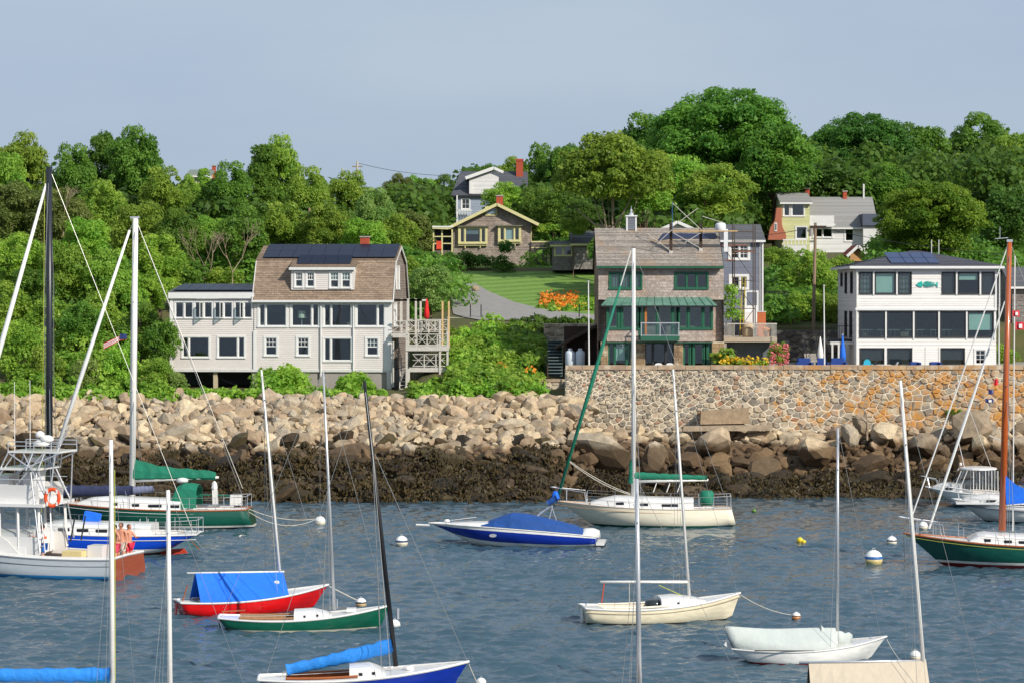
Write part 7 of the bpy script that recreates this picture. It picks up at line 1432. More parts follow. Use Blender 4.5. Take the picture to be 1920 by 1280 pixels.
# 11 powerboat
b = Boat('blue_powerboat', 'sleek blue and white powerboat under a blue canvas cover', 800, 1123, 1021, 'l', 5, 2.4, .98, .80, .50, over=(1.3, .1), tw=.82, kb=.42, ks=-.1, e0=4, tm=.3, pw=2.4, draft=.3, cat='motorboat')
pb = hull_paint('powerboat_paint', '#f0f0ec', uvbands=[(.42, '#f0f0ec'), (.86, '#10309a')]); b.hull(pb, mq=14); b.deck(gel, cockpit=(.12, .5), cw=.72, camber=.16); b.rail(gel, .03)
b.cabin(b.c(1040, 0).x, b.c(850, 0).x, 2.0, .30, gel, front=.8, name='foredeck_crown'); xs = [905, 930, 960, 985, 1010, 1045, 1075, 1095]; zt = [983, 971, 961, 963, 968, 976, 984, 992]; G = []
for x, z in zip(xs, zt):
    p = b.c(x, z); t = b.t(p.x); hb = b.hb(t) * .88; zs = b.sheer(t) + .03; h_ = max(.04, p.z - zs); G.append([V3(p.x, -hb, zs), V3(p.x, -hb * .84, zs + h_ * .7), V3(p.x, -hb * .4, zs + h_), V3(p.x, 0, zs + h_ * 1.05), V3(p.x, hb * .4, zs + h_), V3(p.x, hb * .84, zs + h_ * .7), V3(p.x, hb, zs)])
mb = MB(); mb.grid(G); mb.f.append(tuple(range(7))); mb.f.append(tuple(range(len(mb.v) - 1, len(mb.v) - 8, -1))); mb.build('mooring_cover', mat('deep_blue_canvas', '#11468c', .75, .14, sc=3, bump=.5, bsc=5), b.root, smooth=False)
for (x, y, c, d) in ((1000, 975, 1028, 950), (1000, 975, 1012, 961), (1045, 980, 1034, 948), (1030, 972, 1036, 948), (1012, 961, 1036, 947)): MB().tube([b.c(x, y), b.c(c, d)], .022, 5).build('bimini_frame', alu, b.root)
b.cover(b.c(1027, 944), b.c(1045, 934), .10, .14, MATS['deep_blue_canvas'], name='folded_bimini', up=1, n=6); q = b.c(806, 984); MB().tube([q, b.c(780, 983)], .05, 6).build('anchor_pulpit', gel, b.root); MB().lathe([(.1, 0), (.14, .08), (.08, .16)], b.c(838, 979), 8).build('anchor_light', gel, b.root)
for sd in (-1, 1): MB().tube([V3(b.c(840, 0).x, sd * .5, b.sheer(.85) + .1), V3(b.c(890, 0).x, sd * .85, b.sheer(.7) + .28)], .018, 5).build('grab_rail', alu, b.root)
sd = -1 if b.u.x * 1 < 0 else 1; t = b.t(b.c(928, 0).x)
for sd in (-1, 1): MB().lathe([(.17, -.02), (.17, .02)], (0, 0, 0), 12).build('oval_porthole', alu, b.root).matrix_local = Matrix.Translation((b.c(928, 0).x, sd * b.hb(t) * .985, .52)) @ Matrix.Rotation(R(90), 4, 'X') @ Matrix.Diagonal((1, .45, 1, 1))
MB().box(-b.L / 2 - .35, -b.L / 2 + .02, -.9, .9, .10, .22).build('swim_platform', gel, b.root); MB().lathe([(.5, .1), (.45, .4), (.2, .5)], (-b.L / 2 + .35, 0, .3), 10).build('stern_cushion', gel, b.root, smooth=True)
# 12 green sloop, left
b = Boat('green_sloop', 'dark green hulled sloop with teak rail, green boom cover and green dodger', 72, 469, 987, 'l', 3, 3.1, 1.3, .95, .93, over=(1.6, -.35), tw=.6, ks=-.02, kb=.2, draft=.5)
b.hull(hull_paint('deep_green_hull', '#0c5140', [(.07, '#1d2b28'), (.16, '#e9e7df')], coat=.8)); b.deck(gel, cockpit=(.08, .28), cw=.5, cm=gel); b.rail(woodm, .04); b.rail(gel, .014, dz=-.16, name='cove_stripe', stern=False)
b.cabin(b.c(345, 945).x, b.c(150, 940).x, 2.1, .50, gel, front=.25, ports=[(b.c(222, 0).x, .35), (b.c(262, 0).x, .35), (b.c(298, 0).x, .65), (b.c(332, 0).x, .6)], ph=.14)
mb_ = b.c(248, 930); mt = b.c(254, 410); b.spar(mb_, mt, .15, .14, mastw, n=12); MB().box(mt.x - .2, mt.x + .25, -.08, .08, mt.z, mt.z + .1).build('masthead', alu, b.root); b.rig(mb_, mt, (.38, .7), 1.6, back=V3(-b.L / 2 + .3, 0, b.sheer(0) + .6), r=.013); b.wire(mt, b.c(455, 915), .013, 'backstay'); b.wire(b.c(250, 640), b.c(440, 720), .001)
p0, p1, p2, p3 = b.c(250, 858), b.c(250, 900), b.c(405, 884), b.c(404, 899); G = []
for i in range(15):
    f = i / 14; top = p0 + (p2 - p0) * f; top.z -= .28 * math.sin(math.pi * f) * (1 - f) + .03 * math.sin(i * 1.9); bot = p1 + (p3 - p1) * f; w_ = .10 + .05 * (1 - f) + .02 * math.sin(i * 2.7); G.append([bot + V3(0, 0, 0), bot + V3(0, -w_, .12), (top + bot) / 2 + V3(0, -w_ * .9, 0), top + V3(0, -.03, 0), top + V3(0, .03, 0), (top + bot) / 2 + V3(0, w_ * .9, 0), bot + V3(0, w_, .12)])
mb = MB(); mb.grid(G, closed=True); mb.f += [tuple(range(7)), tuple(range(14 * 7 + 6, 14 * 7 - 1, -1))]; mb.build('sail_cover', gcan, b.root, smooth=False); b.spar(b.c(250, 901), b.c(410, 894), .07, .06, mastw, 'boom')
p = b.c(76, 935); q = b.c(243, 432); MB().tube([p, (p + q) / 2, q], [.09, .11, .06], 8).build('furled_jib', wcan, b.root, smooth=True); MB().tube([q, mt], .02, 5).build('forestay', wirem, b.root)
b.lifelines([.02, .14, .26, .4, .55, .7, .84], h=.62); G = []
for x, z in ((326, 932), (334, 912), (346, 906), (360, 906), (374, 909)):
    p = b.c(x, z); hb = .95; zs = b.sheer(b.t(p.x)) + .1; G.append([V3(p.x, -hb, zs), V3(p.x, -hb * .9, zs + (p.z - zs) * .8), V3(p.x, -hb * .5, p.z), V3(p.x, 0, p.z + .05), V3(p.x, hb * .5, p.z), V3(p.x, hb * .9, zs + (p.z - zs) * .8), V3(p.x, hb, zs)])
mb = MB(); mb.grid(G); q = mb.build('dodger', gcan, b.root); md = q.modifiers.new('thickness', 'SOLIDIFY'); md.thickness = .02
p = b.c(342, 952); MB().tube([p, b.c(342, 905)], .035, 6).build('radar_pole', gel, b.root); MB().lathe([(.22, 0), (.3, .06), (.28, .2), (.1, .26)], b.c(342, 904), 12).build('radar_dome', gel, b.root, smooth=True); MB().bar(b.c(404, 945), b.c(403, 918), .25, .25).build('helm_seat', gel, b.root); MB().lathe([(.1, 0), (.16, .15), (.12, .4), (.03, .5)], b.c(402, 920), 8).build('outboard', gel, b.root)
for x in (430, 438, 445): MB().box(b.c(x, 0).x - .1, b.c(x, 0).x + .1, -1, -.8, b.sheer(.05) + .1, b.sheer(.05) + .6).build('rail_cushion', gel, b.root)
MB().tube([b.c(375, 927), b.c(432, 929)], .03, 5).build('awning_edge', gcan, b.root)
us = thing('striped_flag', 'small red and white striped flag with blue corner flying from the white mast', 'flag', W(238, 627, b.Y - .2)); s_ = b.Y / F
for i in range(7):
    P = []
    for f in (0, .33, .66, 1): P.append((-f * 44 * s_, .02 * math.sin(f * 7), (-f * 14 - (6 + f * 3) * (i / 7) * 1.3 + 2 * math.sin(f * 5)) * s_))
    Q = [(a + .0, bb, c - (6 + 5) * s_ / 7 * 1.15) for a, bb, c in P]; mb = MB(); mb.grid([P, Q]); o = mb.build('stripe', mat('flag_red', '#b8152a', .7, .1) if i % 2 == 0 else mat('flag_white', '#e8e4e0', .7, .05), us); md = o.modifiers.new('thickness', 'SOLIDIFY'); md.thickness = .01
o = MB().box(-13 * s_, 0, -.035, -.02, -8 * s_, 1 * s_).build('blue_canton', mat('flag_blue', '#23366e', .7, .1), us)
gs = b
# 13 blue sloop, left
b = Boat('blue_sloop', 'royal blue sloop with black mast and navy boom cover behind the fishing boat', -92, 378, 1038, 'l', 3, 3.2, 1.35, .98, .95, over=(1.4, 1.1), tw=.55, ks=.35, kb=.2, draft=.4)
b.hull(hull_paint('bright_blue_hull', '#0f47c4', [(.16, '#8e2418'), (.34, '#e6e6e2')])); b.deck(gel, cockpit=(.08, .26), cw=.5); b.rail(gel, .03); b.rail(gel, .016, dz=-.2, name='cove_stripe', stern=False); b.cabin(b.c(290, 990).x, b.c(60, 985).x, 2.2, .48, gel, front=.25, ports=[(b.c(130, 0).x, .5), (b.c(165, 0).x, .5), (b.c(200, 0).x, .5)])
mb_ = b.c(93, 985); mt = b.c(92, 314); b.spar(mb_, mt, .15, .13, mat('black_anodised_spar', '#23272e', .35, .1), n=12); b.rig(mb_, mt, (.42, .68), 1.7, r=.013, m=black); b.wire(mt, V3(-b.L / 2 + .3, 0, 1), .013, 'backstay')
for x, z, r_ in ((86, 340, .016), (80, 345, .016), (88, 330, .014)): b.wire(b.c(x - 2, 960), b.c(x + 4, 322), r_, 'halyard', mat('yellow_green_rope', '#a9b04a'))
b.spar(b.c(96, 932), b.c(290, 922), .07, .06, black, 'boom'); b.cover(b.c(110, 922), b.c(250, 921), .26, .20, ncan, seed=7, up=1.0); b.cover(b.c(236, 922), b.c(288, 917), .2, .13, mat('pale_navy_canvas', '#6f7690', .8, .2), seed=8, up=1.0)
p = b.c(-88, 965); q = b.c(87, 345); MB().tube([p, (p + q) / 2, q], [.09, .12, .06], 8).build('furled_jib', wcan, b.root, smooth=True); b.lifelines([.02, .12, .24, .38, .52, .66], h=.6); MB().prism([V3(b.c(352, 0).x, -.05, .08), V3(b.c(300, 0).x, -.05, -.05), V3(b.c(300, 0).x, -.05, .2), V3(b.c(345, 0).x, -.05, .28)], (0, .1, 0)).build('rudder_skeg', mat('orange_red_antifoul', '#b83a22', .6, .15), b.root)
MB().bar(b.c(170, 985), b.c(175, 960), .4, .7).build('companionway_canvas', bcan, b.root); MB().bar(b.c(340, 995), b.c(375, 1030), .03).build('boat_hook', woodm, b.root); MB().bar(b.c(345, 990), b.c(382, 1028), .02).build('stern_ladder', alu, b.root)
for x in (260, 275, 290): MB().tube([b.c(x, 990), b.c(x + 3, 972)], .02, 5).build('winch_post', alu, b.root)
# 15 green sloop right
b = Boat('green_wooden_mast_sloop', 'dark green sloop with tall varnished wooden mast cut by the right picture edge', 1694, 2110, 1060, 'l', 4, 2.9, 1.35, .93, .98, over=(1.5, .8), tw=.5, ks=.3, kb=.1, draft=.5)
b.hull(hull_paint('bottle_green_hull', '#0d4f43', [(.14, '#7e1f1c'), (.24, '#e7e5de')], coat=.7)); b.deck(gel, cockpit=(.1, .3), cw=.5); b.rail(woodm, .045); b.rail(mat('yellow_green_stripe', '#a9b04a', .6, .1), .014, dz=-.12, name='cove_stripe', stern=False)
b.cabin(b.c(2000, 1000).x, b.c(1815, 1000).x, 1.9, .42, gel, front=.15, ports=[(b.c(1847, 0).x, .26), (b.c(1885, 0).x, .32), (b.c(1912, 0).x, .3)], ph=.12)
mb_ = b.c(1879, 995); mt = b.c(1893, 452); orange_wood = mat('orange_varnished_spruce', '#b4561c', .3, .18, sc=5, stretch=(3, 3, .3), coat=.6); b.spar(mb_, mt, .155, .10, orange_wood, n=12); b.rig(mb_, mt, (.5,), 1.9, r=.012); b.wire(mt, V3(-b.L / 2 + .3, 0, 1.0), .013, 'backstay'); b.wire(b.c(1903, 480), b.c(1899, 995), .03, 'halyard', mastw)
p = b.c(1706, 978); MB().tube([p, (p + mt) / 2, mt], [.03, .035, .025], 7).build('forestay', mastw, b.root); p = b.c(1742, 990); q = b.c(1884, 565); MB().tube([p, (p + q) / 2, q], [.05, .065, .03], 7).build('furled_staysail', wcan, b.root)
b.lifelines([.3, .45, .6, .74, .86], h=.6, push=False); b.spar(b.c(1885, 940), b.c(2060, 935), .07, .06, orange_wood, 'boom'); p0, p2 = b.c(1884, 890), b.c(1945, 928); mb = MB(); mb.prism([p0 + V3(0, -.12, 0), b.c(1886, 945) + V3(0, -.12, 0), b.c(1950, 940) + V3(0, -.12, 0), b.c(1935, 922) + V3(0, -.12, 0), b.c(1905, 908) + V3(0, -.12, 0)], (0, .24, 0)); mb.build('sail_cover', bcan, b.root)
MB().bar(b.c(1866, 448), b.c(1890, 446), .03).build('wind_vane', alu, b.root); MB().bar(b.c(1875, 425), b.c(1875, 448), .02).build('antenna', alu, b.root); MB().box(mt.x - .12, mt.x + .12, -.1, .1, mt.z - .05, mt.z + .06).build('masthead', alu, b.root)
gr = b
for i, (px, py, w_, h_, c, lab) in enumerate([(1867, 716, 8, 12, '#d01c2c', 'small red signal flag on the halyard left of the wooden mast'), (1858, 734, 10, 9, '#3a3f74', 'small dark blue pennant under the red signal flag'), (1855, 751, 15, 8, '#27356e', 'lowest small navy flag with a pale mark left of the wooden mast'), (1905, 588, 13, 11, '#d8303c', 'upper red and white flag right of the wooden mast'), (1912, 611, 16, 14, '#c8283a', 'lower red and white flag right of the wooden mast')]):
    f = thing('signal_flag', lab, 'flag', W(px, py, b.Y - 1.2)); s_ = b.Y / F; G = []
    for j in range(2): G.append([(-w_ / 2 * s_ + w_ * s_ * k / 5, .03 * math.sin(k * 1.7), (h_ / 2 - h_ * j) * s_ + .02 * math.sin(k * 2.1)) for k in range(6)])
    mb = MB(); mb.grid(G); o = mb.build('cloth', mat('signal_' + c[1:], c, .7, .08), f); o.modifiers.new('thickness', 'SOLIDIFY').thickness = .01
    if i >= 2: MB().box(-w_ * .12 * s_, w_ * .25 * s_, -.06, -.04, -h_ * .3 * s_, h_ * .25 * s_).build('white_patch', mat('flag_white', '#e8e4e0'), f)
line(W(1868, 690, b.Y - 1.2), W(1850, 800, b.Y - 1.2), 0, 'thin halyard carrying the red and blue signal flags', .008)
# 16 white cabin cruiser and neighbours at the right
def cruiser(name, label, px0, px1, ywl, fb, top, wh=None, bow='l', yaw=6, hullc='#ecebe6', stripe=None):
    b = Boat(name, label, px0, px1, ywl, bow, yaw, 2.9, fb + .25, fb, fb - .05, over=(1.3, .1), tw=.85, kb=.3, e0=3.5, tm=.3, pw=2.3, cat='motorboat'); b.hull(hull_paint(name + '_paint', hullc, stripe or [(.08, '#2c3a4a')])); b.deck(gel, cockpit=(.08, .35), cw=.75); b.rail(gel, .035)
    b.cabin(b.L * .02, b.L * .40, 2.2, .45, gel, front=.6, ports=[(b.L * .16, .7)], ph=.10); return b
b = cruiser('white_cabin_cruiser', 'white cabin cruiser with clear curtained hardtop and bow rail moored near the rocks', 1732, 1878, 948, .78, 0)
zt = b.c(1830, 876).z; xa, xb = b.c(1868, 0).x, b.c(1800, 0).x; zb = b.sheer(.4) + .3; x0, x1 = min(xa, xb), max(xa, xb)
mb = MB(); mb.lathe([(.9, 0), (1.0, .03), (.98, .1), (.7, .15)], (0, 0, 0), 16); o = mb.build('hardtop', gel, b.root); o.location = ((xa + xb) / 2, 0, zt - .1); o.scale = ((x1 - x0) / 2 * 1.05, 1.15, 1)
for i in range(7):
    x = xa + (xb - xa) * i / 6; 
    for sd in (-1, 1): MB().tube([V3(x, sd * 1.0, zt - .1), V3(x + (.5 if i > 4 else 0), sd * 1.1, zb - .3)], .025, 5).build('hardtop_support', gel, b.root)
cg = glass_mat('clear_curtain', (.82, .84, .84)); 
for sd in (-1, 1): q = MB(); q.quad((x0, sd * 1.03, zb), (x1 + .4, sd * 1.06, zb - .1), (x1, sd * 1.0, zt - .1), (x0, sd * 1.0, zt - .1)); q.build('clear_curtain', cg, b.root)
q = MB(); q.quad((x1 + .9, -.9, zb - .25), (x1 + .9, .9, zb - .25), (x1, .9, zt - .15), (x1, -.9, zt - .15)); q.build('windshield', glassd, b.root)
b.lifelines([.5, .6, .7, .8], h=.5, push=False, lines=(1,)); MB().tube([b.c(1858, 875), b.c(1800, 720)], .012, 5).build('antenna', gel, b.root); MB().lathe([(.06, 0), (.08, .1), (.03, .16)], b.c(1801, 872), 8).build('anchor_light', gel, b.root); MB().tube([b.c(1808, 874), b.c(1798, 830)], .02, 5).build('antenna', gel, b.root)
b = cruiser('grey_stripe_cruiser', 'white motor cruiser with tinted side band just behind the wooden masted sloop', 1782, 2010, 978, .9, 0); q = b.c(1865, 945); MB().box(b.c(1960, 0).x, b.c(1790, 0).x, -1.2, 1.2, b.sheer(.6) + .02, b.sheer(.6) + .1).build('side_deck', gel, b.root); b.rail(mat('grey_band', '#7d828a', .5, .1), .06, dz=-.22, out=.01, name='rub_band', stern=False); b.lifelines([.4, .55, .7, .85], h=.5, push=False, lines=(1,))
b = cruiser('edge_motorboat', 'white motorboat with blue tinted windshield barely entering at the right edge', 1893, 2060, 944, .75, 0); q = MB(); x0 = b.c(1912, 0).x; z0 = b.sheer(.6) + .3; q.quad((x0, -.9, z0), (x0, .9, z0), (x0 - .6, .8, z0 + .75), (x0 - .6, -.8, z0 + .75)); q.build('windshield', mat('blue_tint', '#3b4f78', .1, .1), b.root); MB().box(x0 - 2.2, x0 - .5, -.9, .9, z0 + .75, z0 + .85).build('canopy', gel, b.root)
for s_ in (-.8, .8): MB().tube([(x0 - 2.1, s_, z0 - .2), (x0 - 2.1, s_, z0 + .75)], .03, 5).build('canopy_post', alu, b.root); q = MB(); q.quad((x0 - 2.1, s_, z0), (x0 - .1, s_, z0), (x0 - .6, s_, z0 + .75), (x0 - 2.1, s_, z0 + .75)); q.build('side_glass', MATS['blue_tint'], b.root)

# 14 sport fishing boat
b = Boat('fishing_boat', 'grey hulled sport fishing boat with wooden transom and tall aluminium tower', -240, 264, 1074, 'l', 14, 3.7, 1.75, .95, .86, over=(1.6, -.15), tw=.9, tm=.35, pw=2.3, kb=.1, e0=9, ks=-.2, cat='motorboat')
ppx = lambda px, py, y=0: b.c(px, py) + V3(0, y, 0)
b.hull(hull_paint('grey_topside_paint', '#b3bbc1', [(.17, '#2c80ba')], wear=.04), transom=mat('mahogany_transom', '#8e4226', .35, .2, sc=4, stretch=(1, .4, 6), coat=.5)); b.deck(gel, cockpit=(.02, .42), cw=.86, depth=.55, cm=gel); b.rail(gel, .06); b.rail(mat('grey_rub_rail', '#83898e', .6, .1), .02, dz=-.28, out=.01, name='rub_strake', stern=False); MB().tube([V3(b.xx(.05, .7), -b.B / 2 * .93, .28), V3(b.xx(.45, .7), -b.B / 2 * 1.0, .28)], .02, 5).build('spray_strake', mat('grey_rub_rail', '#83898e'), b.root)
sg = -1 if (Matrix.Rotation(b.rz, 3, 'Z') @ V3(0, 1, 0)).y > 0 else 1     # side facing the camera
def bx(px): return b.c(px, 1000).x
def bz(py, px=60): return b.c(px, py).z
# trunk cabin and wheelhouse
b.cabin(bx(75), b.L * .44, 2.9, .95, gel, front=.75, name='trunk_cabin', base=.0)
xA, xB = bx(100), bx(-20); zr_ = bz(944); zlo = bz(1000); hw = 1.35
MB().box(min(xA, xB) - .25, max(xA, xB) + .3, -hw - .2, hw + .2, zr_, zr_ + .12).build('wheelhouse_roof', gel, b.root)
for x in (xA, xA + .9, (xA + xB) / 2 + .3, xB):
    for sd in (-1, 1): MB().bar((x, sd * hw, zlo - .6), (x + .08, sd * (hw - .05), zr_), .10).build('window_post', gel, b.root)
for sd in (-1, 1): q = MB(); q.quad((xA, sd * hw, zlo), (xB, sd * hw, zlo), (xB, sd * (hw - .05), zr_), (xA, sd * (hw - .05), zr_)); q.build('side_window', cg, b.root); MB().box(xA, xB, sd * hw - .03, sd * hw + .03, zlo - .9, zlo).build('side_panel', gel, b.root)
q = MB(); q.quad((xB + .5, -hw, zlo), (xB + .5, hw, zlo), (xB, hw, zr_), (xB, -hw, zr_)); q.build('windshield', glassd, b.root); MB().box(xB - 1.6, xB - .2, -hw + .1, hw - .1, zlo - .9, zlo - .1).build('console', gel, b.root)
MB().prism([V3(bx(-60), sg * 1.5, bz(968)), V3(bx(5), sg * 1.5, bz(982)), V3(bx(45), sg * 1.5, bz(1008)), V3(bx(78), sg * 1.5, bz(1045)), V3(bx(-60), sg * 1.5, bz(1045))], (0, -sg * .06, 0)).build('raised_side_panel', gel, b.root)
# flybridge
zf = bz(930); MB().box(xA + .1, xB - .3, -1.2, 1.2, zr_ + .12, zf).build('flybridge_base', gel, b.root); zs = bz(905)
mb = MB(); x0, x1 = xA + .1, xB - .2
mb.grid([[(x0, -1.2, zf), (x1, -1.15, zf), (x1 + .3, 0, zf), (x1, 1.15, zf), (x0, 1.2, zf)], [(x0, -1.25, zs), (x1 + .1, -1.2, zs), (x1 + .45, 0, zs), (x1 + .1, 1.2, zs), (x0, 1.25, zs)]]); o = mb.build('flybridge_coaming', gel, b.root); o.modifiers.new('thickness', 'SOLIDIFY').thickness = .05
MB().box(x0 + .5, x0 + 1.0, -.5, .5, zf, zs + .5).build('helm_seat', gel, b.root); MB().box(x1 - .9, x1 - .3, -.5, .5, zf, zs + .35).build('helm_console', gel, b.root)
zt1 = bz(878); MB().box(bx(92), bx(18), -1.0, 1.0, zt1, zt1 + .09).build('lower_hardtop', gel, b.root); MB().box(bx(84), bx(60), -.4, .4, zt1 + .3, zt1 + .5).build('life_raft_box', gel, b.root)
# tower
ztw = bz(846); P1 = bx(128); P2 = bx(32); MB().box(min(P1, P2), max(P1, P2), -.9, .9, ztw, ztw + .07).build('tower_platform', gel, b.root)
for sd in (-1, 1):
    for (a, c, d, e) in ((P1, ztw, bx(60), zt1), (P2, ztw, bx(85), zt1), (bx(120), ztw, bx(112), zr_), (P2, ztw, bx(-10), zr_), (bx(98), ztw, bx(20), zf - .3), (bx(60), ztw, bx(108), zf), (bx(45), ztw, bx(-8), zf), (bx(110), zr_ + .1, bx(118), bz(1010)), (bx(88), zt1, bx(112), bz(940)), (bx(20), zt1, bx(0), bz(935)), (bx(78), ztw, bx(70), zt1), (bx(100), ztw - .0, bx(92), zt1)): MB().tube([V3(a, sd * .85, c), V3(d, sd * 1.1, e)], .03, 6).build('tower_leg', alu, b.root)
    for zz in (ztw + .28, ztw + .45): MB().tube([V3(P1, sd * .85, zz), V3(P2, sd * .85, zz)], .018, 5).build('tower_rail', alu, b.root)
    for x in (P1, P2, (P1 + P2) / 2): MB().tube([V3(x, sd * .85, ztw), V3(x, sd * .85, ztw + .45)], .018, 5).build('tower_rail_post', alu, b.root)
    for z_ in (bz(895), bz(915)): MB().tube([V3(bx(15), sd * 1.12, z_), V3(bx(105), sd * 1.12, z_)], .02, 5).build('tower_brace', alu, b.root)
for sd in (-.25, .25): MB().tube([V3(bx(106), sg * 1.35 + sd, bz(1030)), V3(bx(84), sg * 1.1 + sd, bz(880))], .025, 5).build('ladder_rail', alu, b.root)
for i in range(11): f = i / 11; a = V3(bx(106), sg * 1.35, bz(1030)); c = V3(bx(84), sg * 1.1, bz(880)); p = a + (c - a) * f; MB().bar(p + V3(0, -.25, 0), p + V3(0, .25, 0), .03).build('ladder_rung', alu, b.root)
for (x, y, t_) in ((28, 950, 715), (57, 940, 712)): MB().tube([ppx(x, y), ppx(x - 1, t_)], [.022, .012], 5).build('outrigger', gel, b.root)
for (x, y, w_) in ((78, 836, .35), (88, 828, .3), (75, 820, .2)): MB().lathe([(w_ * .6, 0), (w_, .08), (w_ * .9, .2), (w_ * .3, .28)], ppx(x, y), 10).build('antenna_dome', gel, b.root, smooth=True)
MB().tube([ppx(105, 850), ppx(130, 800)], .03, 5).build('tower_buggy_top', alu, b.root)
# cockpit things
MB().box(bx(205), bx(178), sg * .4 - .35, sg * .4 + .35, .55, 1.3).build('bait_tank', gel, b.root); MB().box(bx(176), bx(140), sg * 1.0 - .25, sg * 1.0 + .25, .5, 1.1).build('bench_seat', mat('tan_cushion', '#d6c48c', .7, .1), b.root)
for (a, d) in ((160, 966), (140, 970)): MB().bar(ppx(a - 8, d + 45), ppx(a, d), .05).build('rod_holder', frame_dark, b.root)
lr = thing('life_ring', 'orange life ring hung on the back of the fishing boat tower', 'life ring', b.root.matrix_basis @ ppx(121, 928, sg * 1.2)); G = []
for i in range(19): a = 2 * math.pi * i / 18; G.append([(math.cos(a) * (.27 + .075 * math.cos(q)), .075 * math.sin(q), math.sin(a) * (.34 + .075 * math.cos(q))) for q in [2 * math.pi * j / 8 for j in range(8)]])
mb = MB(); mb.grid(G, closed=True); mb.build('ring', mat('life_ring_orange', '#e0501c', .5, .08), lr, smooth=True)
for a in (45, 135, 225, 315): MB().cbox((math.cos(R(a)) * .27, 0, math.sin(R(a)) * .34), (.07, .17, .17)).build('white_band', gel, lr)
fb_ = b

